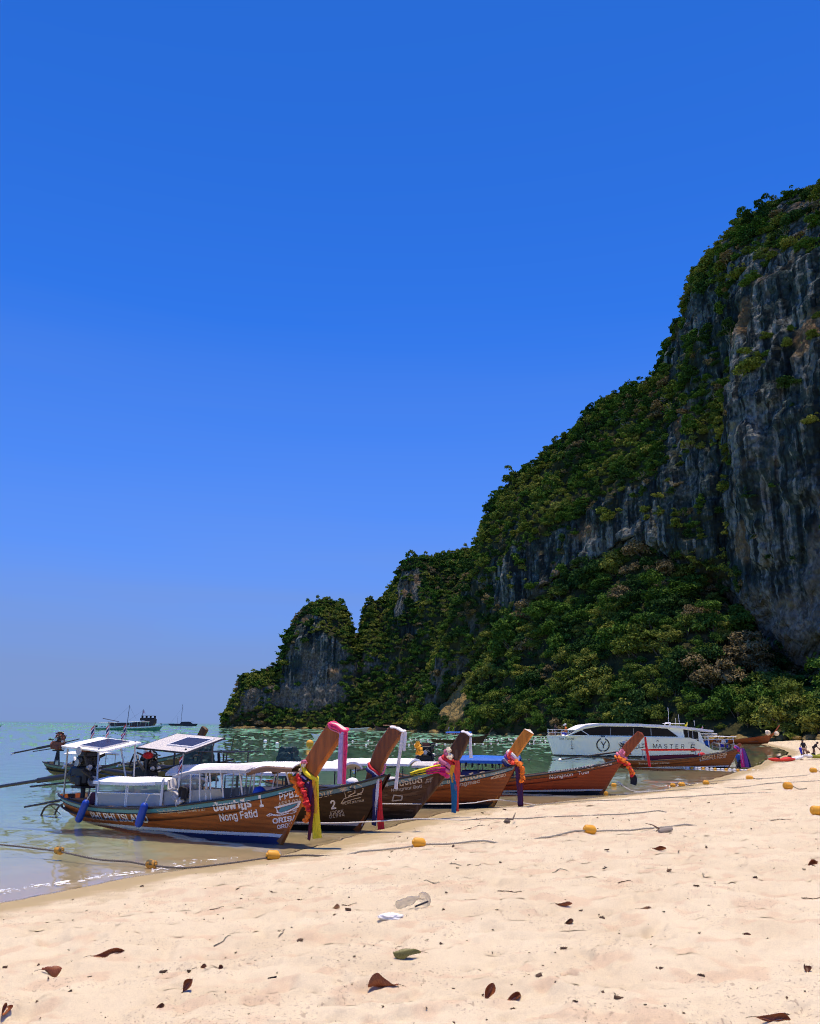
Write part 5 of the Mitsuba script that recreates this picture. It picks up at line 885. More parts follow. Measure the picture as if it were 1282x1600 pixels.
def hullform():
    """plan narrows to the bow, sides flare outward: stations along x"""
    xs = np.array([14.7, 15.2, 16.0, 17.5, 20, 24, 28, 32.0, 33.6]); hb = np.array([0.06, 0.75, 1.35, 1.95, 2.45, 2.65, 2.7, 2.65, 2.55]); zt = np.array([2.06, 2.06, 2.06, 2.08, 2.05, 2.02, 2.0, 0.95, 0.75]); xk = np.array([15.55, 15.75, 16.3, 17.6, 20, 24, 28, 32.0, 33.5])
    u = np.linspace(0, 1, 60); k = np.linspace(0, 1, len(xs)); f = lambda a: _P(k, a)(u)
    X, B, Z, K = f(xs), f(hb), f(zt), f(xk); rows = []
    Z = np.interp(X, [14, 29.3, 31.4, 33.6], [2.06, 2.02, 0.80, 0.72])
    for i in range(60):
        t = np.linspace(0, 1, 9); x = K[i] + (X[i] - K[i]) * t; z = -0.5 + (Z[i] + 0.5) * t; y = B[i] * (0.72 + 0.28 * t ** 0.8)
        rows.append(np.concatenate([np.stack([x, -y, z], -1), np.stack([x, y, z], -1)[::-1]]))
    return np.array(rows)
YW = T().translate([0.0, 90.2, 0.0])
y = thing('tour_catamaran', 'white passenger catamaran with a long tinted window band and crest emblem', 'boat')
R = hullform(); hm_ = grid_mesh(R); hm_ = cat(hm_, grid_mesh(np.stack([R[-1][:9], R[-1][::-1][:9]], 1))); add(y, 'hull', hm_, 'gel_green_cast', 35, tw=YW)
dk = grid_mesh(np.stack([R[:, 8] - [0, 0, 0.03], R[:, 9] - [0, 0, 0.03]], 1)); add(y, 'deck', dk, 'roof_white', 30, tw=YW)
def yline(z, w, off, x0=0.0):
    P = []
    for i in range(60):
        c = R[i][:9]; P.append([np.array([np.interp(zz, c[:, 2], c[:, 0]), np.interp(zz, c[:, 2], c[:, 1]) - off, zz]) for zz in (z, z + w)])
    g = grid_mesh(np.array(P)); return g
add(y, 'keel_line', yline(0.0, 0.16, 0.012), 'mark_black', 30, tw=YW); add(y, 'rub_rail', yline(1.86, 0.05, 0.02), 'roof_white', 30, tw=YW)
cab = [(16.45, 2.03), (17.0, 2.30), (18.4, 3.08), (19.2, 3.22), (28.6, 3.10), (29.0, 2.95), (30.5, 0.95), (31.3, 0.80), (29.2, 0.8), (29.0, 2.03)]
add(y, 'cabin', profile([(16.45, 2.03), (18.3, 3.06), (19.2, 3.20), (28.4, 3.08), (30.3, 2.55), (30.9, 0.80), (29.2, 0.80), (29.2, 2.0)], -2.2, 2.2), 'gel_green_cast', 30, tw=YW)
roof_pts = [(17.3, 2.66), (18.4, 3.17), (20.0, 3.38), (24.0, 3.36), (28.0, 3.20), (31.6, 2.80), (31.6, 2.60), (29.0, 2.86), (27.2, 3.0), (24, 3.10), (20, 3.14), (18.6, 3.02), (17.4, 2.58)]
add(y, 'roof', profile(roof_pts, -2.45, 2.45), 'roof_white', 30, tw=YW)
add(y, 'window_band', profile([(16.9, 2.16), (18.3, 2.76), (20.0, 3.06), (24.0, 3.04), (26.9, 2.90), (28.0, 2.10), (24, 2.14), (20, 2.16)], -2.225, -2.19), 'tinted_glass', 30, tw=YW); add(y, 'window_band', profile([(16.9, 2.16), (18.3, 2.76), (20.0, 3.06), (24.0, 3.04), (26.9, 2.90), (28.0, 2.10), (24, 2.14), (20, 2.16)], 2.19, 2.225), 'tinted_glass', 30, tw=YW)
add(y, 'windscreen', grid_mesh(np.array([[[16.72, -2.0, 2.20], [16.72, 2.0, 2.20]], [[18.15, -2.0, 3.0], [18.15, 2.0, 3.0]]])), 'tinted_glass', 30, tw=YW)
for x0, x1 in ((17.6, 18.7),): add(y, 'window_mullion', cat(box(0.07, 0.03, 1.0, (0, 0, 0))), 'roof_white', 30, tw=YW @ T().translate([18.35, -2.235, 2.42]).rotate([0, 1, 0], -58))
for x in (21.0, 23.4, 25.2): add(y, 'window_mullion', box(0.05, 0.02, 0.74, (x, -2.235, 2.54)), 'grey_trim', 30, tw=YW)
add(y, 'side_door_glass', profile([(28.55, 2.84), (30.05, 2.62), (30.1, 1.55), (28.75, 1.50)], -2.225, -2.19), 'tinted_glass', 30, tw=YW)
for x in (29.05, 29.5): add(y, 'door_post', box(0.07, 0.03, 1.2, (x, -2.235, 2.12)), 'grey_trim', 30, tw=YW)
for k, (x, z) in enumerate(((18.6, 1.2), (20.3, 1.35), (22.3, 1.3), (24.6, 1.2), (26.4, 1.4))): pass
def ymark(shape, x, z, m, name='lettering'):
    g = tri(_aff.translate(shape, x, z)); v = g.vertices; out = np.zeros_like(v)
    for i, (a, b_, _) in enumerate(v):
        k = np.argmin(np.abs(R[:, 4, 0] - a)); c = R[k][:9]; k2 = min(k + 1, 59); c2 = R[k2][:9]; xa, xb = np.interp(b_, c[:, 2], c[:, 0]), np.interp(b_, c2[:, 2], c2[:, 0]); ya, yb = np.interp(b_, c[:, 2], c[:, 1]), np.interp(b_, c2[:, 2], c2[:, 1])
        f = np.clip((a - xa) / (xb - xa + 1e-9), -1, 2); out[i] = (a, min(ya + (yb - ya) * f, ya, yb) - 0.02, b_)
    g.vertices = out; add(y, name, g, m, False, tw=YW)
from shapely.geometry import Point as _Pt
def wreath():
    g = []
    for sgn in (-1, 1):
        for k in range(9):
            a = math.radians(-75 + 17 * k); c = (sgn * 0.62 * math.cos(a), 0.62 * math.sin(a)); e = _aff.rotate(_aff.scale(_Pt(0, 0).buffer(1), 0.13, 0.055), math.degrees(math.atan2(c[1], c[0])) + 70 * sgn, origin=(0, 0)); g.append(_aff.translate(e, *c))
    g += [_aff.translate(_sbox(-0.2, 0.0, 0.2, 0.06), 0, 0.78)] + [stroke([(x * 0.5, 0.82), (x, 1.02)], 0.05) for x in (-0.24, -0.1, 0.1, 0.24)]
    return _union(g)
ymark(wreath(), 20.15, 1.20, 'mark_black', 'painted_crest'); ymark(_aff.translate(text_shape('Y', 0.66, False, 0), -0.26, -0.33), 20.15, 1.20, 'mark_black')
for ch, x in zip('YACHT MASTER', np.linspace(21.7, 28.1, 12)):
    if ch != ' ': ymark(text_shape(ch, 0.44, False, 0), x, 0.92, 'mark_black')
ymark(text_shape('5', 0.72, False, 0), 29.0 - 0.0, 0.62, 'mark_black'); ymark(text_shape('COMBO', 0.13, False, 0), 28.75, 1.44, 'grey_trim'); ymark(text_shape('The Yacht', 0.22, False, 0), 15.75, 1.66, 'mark_black')
for x, z in ((22.4, 1.62), (25.6, 1.62)): ymark(stroke([(0, 0), (0.12, 0.1), (0.24, 0)], 0.04), x, z, 'mark_black', 'painted_mark')
an = add(y, 'anchor', cat(tube([(16.4, -1.55, 1.55), (16.45, -1.55, 0.95)], 0.03, 6), trimesh.creation.cone(0.12, 0.2)), 'dark_steel', 30, tw=YW) if False else add(y, 'anchor_chain', tube([(17.0, -2.02, 1.60), (17.0, -1.98, 0.80)], 0.025, 6), 'dark_steel', 30, tw=YW)
add(y, 'anchor', cat(box(0.30, 0.08, 0.06, (17.0, -2.0, 0.78)), box(0.06, 0.08, 0.3, (17.0, -2.0, 0.86))), 'dark_steel', 30, tw=YW)
rl = []
for z in (2.36, 2.66): rl.append(tube([(17.4, -1.9, z), (16.2, -1.35, z), (14.9, -0.3, z + 0.05), (14.9, 0.3, z + 0.05), (16.2, 1.35, z), (17.4, 1.9, z)], 0.025, 6))
rk = add(y, 'bow_rail', cat(*rl), 'roof_white', 30, tw=YW)
for x, w in ((14.95, 0.3), (15.5, 0.85), (16.1, 1.30), (16.8, 1.65)):
    for s in (-1, 1): add(rk, 'stanchion', tube([(x, s * w, 2.05), (x, s * w, 2.68)], 0.022, 6), 'roof_white', 30, tw=YW)
add(y, 'bow_strut', cat(tube([(16.0, -0.9, 0.20), (16.0, -0.9, -0.40)], 0.05, 6), tube([(16.0, -0.9, -0.3), (17.6, -0.9, 0.15)], 0.04, 6)), 'dark_steel', 30, tw=YW)
add(y, 'aft_roof', box(1.7, 4.0, 0.10, (31.3, 0, 2.42), 0.03), 'roof_white', 30, tw=YW)
aw = add(y, 'aft_awning', box(3.1, 4.4, 0.08, (32.5, 0, 2.17), 0.02), 'roof_white', 30, tw=YW)
for x in (31.2, 33.8):
    for s in (-1, 1): add(aw, 'post', tube([(x, s * 2.05, 0.78), (x - 0.1, s * 2.05, 2.15)], 0.035, 6), 'roof_white', 30, tw=YW)
ar = add(y, 'aft_rail', cat(tube([(31.4, -2.3, 1.55), (33.5, -2.3, 1.40), (33.6, 0, 1.4), (33.5, 2.3, 1.40)], 0.03, 6), tube([(31.4, -2.3, 1.15), (33.5, -2.3, 1.05), (33.6, 0, 1.05)], 0.02, 6)), 'grey_trim', 30, tw=YW)
for x in (31.4, 32.1, 32.8, 33.5): add(ar, 'stanchion', tube([(x, -2.3, 0.75), (x, -2.3, 1.5)], 0.022, 6), 'grey_trim', 30, tw=YW)
add(y, 'life_ring', lathe([(0.26 + 0.08 * math.cos(a), 0.08 * math.sin(a)) for a in np.linspace(0, 2 * np.pi, 13)], 20), 'mark_black', 40, tw=YW @ T().translate([33.0, -2.38, 1.20]).rotate([1, 0, 0], 90))
add(y, 'stair_rail', tube([(30.1, -2.35, 1.30), (31.0, -2.35, 0.72)], 0.10, 8), 'mark_black', 30, tw=YW)
rt = add(y, 'radar_arch', cat(tube([(27.6, -0.9, 3.2), (27.7, -0.9, 3.52), (27.7, 0.9, 3.52), (27.6, 0.9, 3.2)], 0.05, 6), box(1.9, 1.6, 0.06, (28.3, 0, 3.42), 0.02)), 'roof_white', 30, tw=YW)
for x, h in ((27.9, 1.9), (28.6, 0.8), (29.0, 1.2), (30.6, 0.6)): add(rt, 'aerial', tube([(x, 0.3, 3.2), (x, 0.3, 3.2 + h)], 0.02, 5), 'roof_white', 30, tw=YW)
flag(y, 29.6, -0.6, 3.05, YW, 0.5, 0.6, 2, cols=('yellow', 'yellow')); flag(y, 31.4, 0.0, 2.5, YW, 0.5, 0.75, 3)

# ---------------------------------------------------------------- far boats
def speedboat(x, yy, deg, L, label, hullm='teal_far', top='roof_white', canopy_=True, group=None, stripe=None, name='speedboat'):
    b = thing(name, label, 'boat', group); tw = place(x, yy, 0, deg, L / 10.0)
    u = np.linspace(0, 1, 24); X = -5 + 10.6 * u; B = 1.45 * np.clip((1 - u) / 0.42, 0, 1) ** 0.55 * (0.9 + 0.1 * np.sin(u * 3)); Z = 0.85 + 0.75 * u ** 2; K = -5 + 9.3 * u; rows = []
    for i in range(24):
        t = np.linspace(0, 1, 6); c = np.stack([K[i] + (X[i] - K[i]) * t, -B[i] * t ** 0.5, -0.3 + (Z[i] + 0.3) * t], -1); rows.append(np.concatenate([c, (c * [1, -1, 1])[::-1]]))
    rows = np.array(rows); add(b, 'hull', cat(grid_mesh(rows), grid_mesh(np.stack([rows[0][:6], rows[0][::-1][:6]], 1))), hullm, 40, tw=tw)
    add(b, 'sheer_stripe', cat(*[grid_mesh(np.stack([rows[:, 5] * [1, s, 1] + [0, -0.015 * s, 0.04], rows[:, 5] * [1, s, 1] * [1, 1, 1] + [0, -0.015 * s, -0.34]], 1)) for s in (1, -1)]), stripe or 'roof_white', 40, tw=tw)
    add(b, 'foredeck', grid_mesh(np.stack([rows[11:, 5], rows[11:, 6]], 1)), 'roof_white', 30, tw=tw); add(b, 'deck', box(6.2, 2.4, 0.06, (-1.8, 0, 0.6)), 'canvas_grey', 30, tw=tw)
    if canopy_:
        c = add(b, 'canopy', box(5.2, 2.5, 0.14, (-1.6, 0, 2.35), 0.05), top, 30, tw=tw)
        for px in (-4.0, -1.6, 0.8):
            for s in (-1, 1): add(c, 'pole', tube([(px, s * 1.15, 0.7), (px, s * 1.15, 2.3)], 0.04, 6), 'roof_white', 30, tw=tw)
        add(b, 'seats', cat(*[box(0.4, 2.0, 0.5, (px, 0, 0.9), 0.05) for px in (-3.5, -2.5, -1.5, -0.5)]), 'red_orange' if stripe else 'canvas_grey', 30, tw=tw)
    for s in (-0.5, 0.5): add(b, 'outboard_motor', cat(box(0.5, 0.36, 0.6, (-5.25, s, 1.15), 0.08), box(0.2, 0.16, 1.2, (-5.3, s, 0.4), 0.03)), 'engine_black', 30, tw=tw)
    return b
mat('teal_far', (0.03, 0.20, 0.17), 0.35); mat('ship_dark', (0.050, 0.030, 0.034), 0.6)
speedboat(-174, 352, 0, 11, 'teal speedboat cut by the left edge of the picture', canopy_=False)
speedboat(-129, 372, 8, 13, 'teal and white speedboat in front of the dark wooden ship')
speedboat(-114, 368, 0, 15, 'white speedboat with red seats beneath the dark wooden ship', hullm='teal_far', stripe='canvas_white')
speedboat(-17.6, 188, 176, 6.6, 'white speedboat behind the nearest prow', hullm='canvas_white', canopy_=False)
speedboat(-600, 2120, 0, 30, 'small white motor boat on the horizon beside the catamaran', hullm='roof_white', canopy_=False)
speedboat(-33, 560, 5, 14, 'small pale motor boat close to the headland', hullm='canvas_grey', canopy_=False)
s = thing('wooden_ship', 'dark wooden two masted ship on the horizon', 'ship'); tw = place(-200, 620, 0, 0, 0.76)
add(s, 'hull', profile([(-22, 2.0), (-18, 0.0), (18, 0.0), (21, 4.6), (21, 8.2), (6, 5.4), (-2, 4.4), (-14, 4.2), (-24, 5.0)], -3.5, 3.5), 'ship_dark', 30, tw=tw); add(s, 'deck_house', box(14, 5, 2.4, (13.5, 0, 7.8), 0.2), 'ship_dark', 30, tw=tw); add(s, 'awning', box(13, 6, 0.25, (14, 0, 11.0), 0.05), 'ship_dark', 30, tw=tw)
for px in (8, 12, 16, 20):
    add(s, 'awning_post', box(0.3, 5.6, 2.2, (px, 0, 9.9)), 'ship_dark', 30, tw=tw)
add(s, 'bowsprit', tube([(-14, 0, 5.2), (-30, 0, 8.2)], 0.35, 6), 'ship_dark', 30, tw=tw)
for px, h in ((-6, 21), (7.5, 17)):
    m_ = add(s, 'mast', tube([(px, 0, 4), (px + 0.6, 0, h)], 0.26, 6), 'ship_dark', 30, tw=tw); add(m_, 'stay', cat(tube([(px + 0.6, 0, h - 1), (px - 14, 0, 5.4)], 0.05, 4), tube([(px + 0.6, 0, h - 1), (px + 8, 0, 8)], 0.05, 4)), 'ship_dark', 30, tw=tw)
add(s, 'pennant', box(0.9, 0.15, 2.6, (8.9, 0, 14.5)), 'cloth_rose', 30, tw=tw)
s = thing('sailing_catamaran', 'dark sailing catamaran with a bare mast on the horizon', 'boat'); tw = place(-352, 1330, 0, 0)
add(s, 'hull', cat(profile([(-22, 3.2), (-17, 0), (20, 0), (22, 3.6), (4, 3.2)], -6, -3.5), box(30, 7, 1.0, (0, 0, 2.6)), profile([(-22, 3.2), (-17, 0), (20, 0), (22, 3.6), (4, 3.2)], 3.5, 6)), 'ship_dark', 30, tw=tw); add(s, 'deck_house', profile([(-4, 3), (-1, 6.2), (10, 6.6), (15, 3.4)], -4, 4), 'ship_dark', 30, tw=tw); add(s, 'bimini', box(8, 7, 0.4, (13, 0, 6.2)), 'canvas_grey', 30, tw=tw)
add(s, 'mast', tube([(-3, 0, 3), (-2.4, 0, 33)], 0.30, 6), 'ship_dark', 30, tw=tw); add(s, 'stay', cat(tube([(-2.5, 0, 28), (-20, 0, 3)], 0.06, 4), tube([(-9, 0, 3), (-8.4, 0, 14)], 0.15, 4)), 'ship_dark', 30, tw=tw)
for k, (px, py, L) in enumerate(((-480, 1700, 22), (-735, 2800, 26))): speedboat(px, py, 10, L, ('tiny pale boat on the horizon behind the solar awning flags', 'tiny grey boat on the horizon left of the dark ship')[k], hullm='canvas_grey', canopy_=False)
# far long-tail with a blue awning and flags; moored boat by the headland; red prow beyond the passenger catamaran
def small_longtail(x, yy, deg, k, label, hullm, roofm=None, flags=False, prow=True):
    b = thing('longtail_boat', label, 'boat', 'longtail boats moored far out in the cove'); tw = place(x, yy, 0, deg, k); outs = []
    for side in (-1, 1):
        g, uv = HULL.band(lambda s: 0 * s, lambda s: 0 * s + 1.0, 0, side, n=40, m=8); outs.append(g)
    add(b, 'hull', cat(*outs), hullm, True, tw=tw, uv=np.zeros((sum(len(o.vertices) for o in outs), 2)))
    add(b, 'deck', box(7.6, 1.1, 0.04, (-5.0, 0, 0.35)), 'deck_wood', 30, tw=tw); pr = [(0.5, 0, 0.9), (1.1, 0, 1.6), (1.9, 0, 2.7)]
    if prow: add(b, 'prow_post', tube(smooth_curve(pr, 8), 0.22, 6, flat=0.4), hullm, 30, tw=tw)
    if roofm: canopy(b, -6.6, -2.0, [1.7, 1.75, 1.75], 0.9, tw, m=roofm, polemat='dark_steel')
    if flags:
        for q in range(2): flag(b, -6.0 + q * 0.9, 0.5 * q, 1.8, tw, 0.55, 1.0, q, cols=(('red', 'white', 'navy', 'white', 'red'), ('yellow', 'yellow'))[q])
        fb = add(b, 'bunting', cat(*[strip(hang((-6.3 + 0.42 * q, -0.95, 1.66), 0.28, 5, 0.01, q), 0.2, 0.04, 2, q) for q in range(11)]), 'cloth_rose', 30, tw=tw, kind='stuff')
    return b
small_longtail(14.2, 161, -4, 1.05, 'longtail boat with a blue awning and flags moored in the green cove', 'dark_wood', 'canvas_blue', True)
small_longtail(-21, 600, 170, 2.0, 'dark moored boat close under the headland', 'ship_dark', 'thatch_brown', False)
r_ = small_longtail(78.5, 186.0, -18, 1.5, 'red brown longtail boat beached at the far end of the cove', 'red_wood'); add(r_, 'bow_garland', cat(blob(0.4, (0.2, -0.2, 1.6), 1, 0.3, 2, 1), blob(0.36, (1.4, -0.1, 1.5), 1, 0.3, 2, 2)), 'cloth_cream', 30, tw=place(78.5, 186, 0, -18, 1.5))
# ---------------------------------------------------------------- people
mat('skin_tan', (0.30, 0.155, 0.085), 0.6); mat('skin_light', (0.50, 0.30, 0.21), 0.6); mat('skin_dark', (0.15, 0.075, 0.045), 0.6); mat('hair_black', (0.018, 0.014, 0.012), 0.6); mat('hair_blond', (0.42, 0.28, 0.14), 0.6); mat('cap_white', (0.75, 0.74, 0.70), 0.8)
for k, c in dict(shirt_orange=(0.80, 0.20, 0.03), shirt_blue=(0.012, 0.10, 0.42), shirt_white=(0.75, 0.75, 0.74), shorts_blue=(0.05, 0.045, 0.42), shorts_teal=(0.01, 0.20, 0.165), swim_black=(0.02, 0.016, 0.02), trousers_navy=(0.012, 0.014, 0.035), swim_maroon=(0.10, 0.014, 0.02), shirt_grey=(0.30, 0.30, 0.33)).items(): mat(k, c, 0.85)
def _sph(c, r): return manifold3d.Manifold.sphere(r, 14).translate([float(x) for x in c])
def bone(a, b, ra, rb): return manifold3d.Manifold.batch_hull([_sph(a, ra), _sph(b, rb)])
def solid(bones, edge=0.035, it=6):
    m = bones[0]
    for q in bones[1:]: m = m + q
    m = m.refine_to_length(edge); me = m.to_mesh(); t = trimesh.Trimesh(me.vert_properties[:, :3], me.tri_verts, process=True)
    trimesh.smoothing.filter_taubin(t, 0.5, 0.53, it); return t
POSES = {
 # head, neck, chest, belly, pelvis, then left/right shoulder, elbow, wrist, hip, knee, ankle, toe; facing +x
 'stand': dict(head=(0.02, 0, 1.56), neck=(0, 0, 1.42), chest=(0, 0, 1.25), belly=(0.01, 0, 1.05), pelvis=(0, 0, 0.90), sh=(0, 0.18, 1.36), el=((-0.02, 0.24, 1.08), (0.04, 0.25, 1.08)), wr=((0.10, 0.22, 0.86), (0.20, 0.20, 0.92)), hip=(0, 0.09, 0.86), kn=((0.03, 0.10, 0.48), (0.02, 0.10, 0.48)), an=((0, 0.11, 0.07), (0, 0.11, 0.07))),
 'walk': dict(head=(0.10, 0, 1.54), neck=(0.06, 0, 1.40), chest=(0.04, 0, 1.24), belly=(0.02, 0, 1.05), pelvis=(0, 0, 0.90), sh=(0.04, 0.18, 1.34), el=((-0.12, 0.23, 1.08), (0.16, 0.23, 1.08)), wr=((-0.08, 0.24, 0.84), (0.34, 0.18, 0.92)), hip=(0, 0.09, 0.86), kn=((0.20, 0.10, 0.50), (-0.04, 0.10, 0.48)), an=((0.22, 0.10, 0.09), (-0.28, 0.10, 0.13))),
 'bend': dict(head=(0.62, 0, 0.72), neck=(0.50, 0, 0.80), chest=(0.38, 0, 0.90), belly=(0.20, 0, 0.97), pelvis=(0, 0, 0.92), sh=(0.42, 0.18, 0.84), el=((0.48, 0.20, 0.56), (0.50, 0.20, 0.56)), wr=((0.52, 0.16, 0.32), (0.56, 0.15, 0.34)), hip=(0, 0.10, 0.88), kn=((0.10, 0.13, 0.48), (0.04, 0.13, 0.48)), an=((-0.06, 0.14, 0.07), (-0.04, 0.14, 0.07))),
 'lean': dict(head=(0.40, 0, 1.36), neck=(0.30, 0, 1.26), chest=(0.22, 0, 1.14), belly=(0.10, 0, 1.0), pelvis=(0, 0, 0.90), sh=(0.25, 0.18, 1.18), el=((0.34, 0.22, 0.94), (0.36, 0.22, 0.96)), wr=((0.52, 0.16, 0.84), (0.50, 0.17, 0.80)), hip=(0, 0.09, 0.86), kn=((0.08, 0.10, 0.48), (-0.04, 0.10, 0.47)), an=((0.02, 0.11, 0.07), (-0.16, 0.11, 0.09))),
 'sit': dict(head=(0.02, 0, 0.78), neck=(0, 0, 0.64), chest=(-0.02, 0, 0.46), belly=(-0.02, 0, 0.26), pelvis=(0, 0, 0.12), sh=(-0.02, 0.18, 0.58), el=((0.05, 0.24, 0.32), (0.08, 0.24, 0.32)), wr=((0.28, 0.18, 0.26), (0.30, 0.16, 0.28)), hip=(0, 0.09, 0.12), kn=((0.42, 0.14, 0.16), (0.42, 0.14, 0.18)), an=((0.44, 0.14, -0.26), (0.46, 0.14, -0.26))),
}
def person(label, pose, x, y, z, deg, k=1.0, skin='skin_tan', hair='hair_black', top=None, bottom='shorts_blue', cap=None, long_=False, group=None):
    q = POSES[pose]; p = thing('person', label, 'person', group); tw = place(x, y, z, deg, k); A = {n: np.array(v, float) for n, v in q.items()}
    L = lambda v, s: np.array([v[0], v[1] * s, v[2]]); B = []
    B += [bone(A['neck'], A['chest'] + [0, 0, 0.06], 0.055, 0.10), bone(L(A['sh'], 1), L(A['sh'], -1), 0.075, 0.075), bone(A['chest'] + [0, 0.07, 0], A['belly'] + [0, 0.05, 0], 0.11, 0.10), bone(A['chest'] - [0, 0.07, 0], A['belly'] - [0, 0.05, 0], 0.11, 0.10), bone(A['belly'] + [0, 0.05, 0], A['pelvis'] + [0, 0.07, 0], 0.10, 0.11), bone(A['belly'] - [0, 0.05, 0], A['pelvis'] - [0, 0.07, 0], 0.10, 0.11)]
    hd = A['head']; up = (A['head'] - A['neck']); up /= np.linalg.norm(up); fw = np.array([1.0, 0, 0]) - up * up[0]; fw /= np.linalg.norm(fw)
    B += [bone(A['neck'], hd - up * 0.04, 0.055, 0.055), bone(hd + up * 0.035 - fw * 0.01, hd - up * 0.055 + fw * 0.03, 0.092, 0.06), bone(hd + fw * 0.085 + up * 0.01, hd + fw * 0.105 - up * 0.02, 0.012, 0.018), bone(hd + fw * 0.07 - up * 0.065, hd + fw * 0.085 - up * 0.075, 0.02, 0.016)]
    for s in (-1, 1): B.append(bone(hd + np.array([0, s * 0.088, 0.0]), hd + np.array([0, s * 0.092, 0]) - up * 0.035, 0.018, 0.014))
    for i, s in enumerate((1, -1)):
        sh, el, wr = L(A['sh'], s), L(A['el'][i], s), L(A['wr'][i], s); hp, kn, an = L(A['hip'], s), L(A['kn'][i], s), L(A['an'][i], s)
        B += [bone(sh, el, 0.056, 0.042), bone(el, wr, 0.042, 0.028), bone(hp, kn, 0.095, 0.058), bone(kn, an, 0.058, 0.036), bone(an - [0.03, 0, 0.03], an + [0.17, 0.02 * s, -0.045], 0.038, 0.026)]
        d = wr - el; d /= np.linalg.norm(d); sd = np.cross(d, [1, 0, 0]); sd /= np.linalg.norm(sd) + 1e-9; nn = np.cross(d, sd); palm = wr + d * 0.055
        B.append(manifold3d.Manifold.batch_hull([_sph(wr, 0.024), _sph(palm + nn * 0.03, 0.016), _sph(palm - nn * 0.03, 0.016), _sph(palm + d * 0.03 + nn * 0.028, 0.013), _sph(palm + d * 0.03 - nn * 0.028, 0.013)]))
        for f, (o, ln) in enumerate(((0.030, 0.060), (0.011, 0.072), (-0.010, 0.068), (-0.030, 0.052))):
            a = palm + d * 0.035 + nn * o; m_ = a + d * ln * 0.55 + sd * 0.008; B += [bone(a, m_, 0.0095, 0.009), bone(m_, m_ + d * ln * 0.4 + sd * 0.022, 0.009, 0.008)]
        t0 = palm + nn * 0.03; B.append(bone(t0, t0 + nn * 0.035 + d * 0.035, 0.012, 0.010))
    add(p, 'body', solid(B), skin, True, tw=tw)
    cap_ = [bone(hd + up * 0.055 - fw * 0.02, hd + up * 0.01 - fw * 0.055, 0.092, 0.075)]
    if long_: cap_.append(bone(hd - fw * 0.06, A['neck'] - fw * 0.06 - up * 0.12, 0.08, 0.05))
    add(p, 'hair', solid(cap_, 0.04, 3), hair, True, tw=tw)
    if cap: add(p, 'cap', solid([bone(hd + up * 0.075 - fw * 0.01, hd + up * 0.06, 0.098, 0.098), bone(hd + up * 0.06 + fw * 0.08, hd + up * 0.05 + fw * 0.17, 0.06, 0.03)], 0.04, 2), cap, True, tw=tw)
    g = 0.022
    if top:
        C = [bone(L(A['sh'], 1), L(A['sh'], -1), 0.075 + g, 0.075 + g), bone(A['chest'] + [0, 0.07, 0], A['belly'] + [0, 0.05, 0], 0.11 + g, 0.105 + g), bone(A['chest'] - [0, 0.07, 0], A['belly'] - [0, 0.05, 0], 0.11 + g, 0.105 + g), bone(A['belly'] + [0, 0.05, 0], A['pelvis'] + [0, 0.06, 0.02], 0.105 + g, 0.11 + g), bone(A['belly'] - [0, 0.05, 0], A['pelvis'] - [0, 0.06, -0.02], 0.105 + g, 0.11 + g)]
        for i, s in enumerate((1, -1)):
            sh, el = L(A['sh'], s), L(A['el'][i], s); C.append(bone(sh, sh + (el - sh) * 0.62, 0.07 + g * 0.5, 0.066))
        add(p, 'shirt', solid(C, 0.04, 4), top, True, tw=tw)
    if bottom:
        C = [bone(A['pelvis'] + [0, 0.07, 0.05], A['pelvis'] - [0, 0.07, -0.05], 0.115 + g * 0.7, 0.115 + g * 0.7)]
        frac = 0.97 if 'trousers' in bottom else 0.2 if 'swim' in bottom else 0.78
        for i, s in enumerate((1, -1)):
            hp, kn, an = L(A['hip'], s), L(A['kn'][i], s), L(A['an'][i], s); C.append(bone(hp, hp + (kn - hp) * min(1, frac), 0.10 + g * 0.6, 0.085))
            if frac > 0.9: C.append(bone(kn, kn + (an - kn) * 0.85, 0.08, 0.065))
        add(p, 'trousers' if frac > .9 else 'shorts', solid(C, 0.04, 4), bottom, True, tw=tw)
    return p
bz = lambda x, y: float(beach_z(np.array([x]), np.array([y]))[0])
def beachgoer(label, pose, x, y, deg, **kw): return person(label, pose, x, y, max(bz(x, y), kw.pop('zmin', -9)), deg, **kw)
beachgoer('man in blue shorts bending over the kayaks', 'bend', 35.6, 77.3, -20, skin='skin_tan', bottom='shorts_blue')
beachgoer('dark clad person with a bag walking beyond the kayaks', 'walk', 40.5, 87.2, -160, skin='skin_dark', top='swim_black', bottom='swim_black')
beachgoer('person in black swimwear leaning towards the kayaks', 'lean', 41.4, 87.0, -30, skin='skin_dark', bottom='swim_black', top='swim_black', hair='hair_black')
beachgoer('sunburnt person in teal shorts holding a white towel', 'stand', 42.2, 86.0, 170, skin='skin_light', bottom='shorts_teal', hair='hair_blond')
beachgoer('child in maroon swimwear beside the person in teal shorts', 'stand', 41.6, 84.2, -90, k=0.62, skin='skin_tan', bottom='swim_maroon')
k_ = thing('white_towel', 'white towel carried between two people beside the kayaks', 'towel'); add(k_, 'cloth', strip(hang((41.75, 85.8, bz(41.75, 85.8) + 0.95), 0.62, 8, 0.05, 3), 0.42, 0.08, 3, 2), 'cloth_white', 40)
person('person in an orange shirt and white cap on the catamaran bow', 'sit', 16.65, 89.4, 2.12, 170, skin='skin_tan', top='shirt_orange', bottom='shorts_blue', cap='cap_white', k=1.25)
person('dark clad person sitting at the bow rail beside the orange shirt', 'sit', 15.75, 90.3, 2.08, 200, skin='skin_dark', top='swim_black', bottom='swim_black', k=1.2)
yw_ = 88.6
person('person in a blue shirt and navy trousers boarding the catamaran stern', 'stand', 31.15, yw_, 0.30, 90, skin='skin_tan', top='shirt_blue', bottom='trousers_navy')
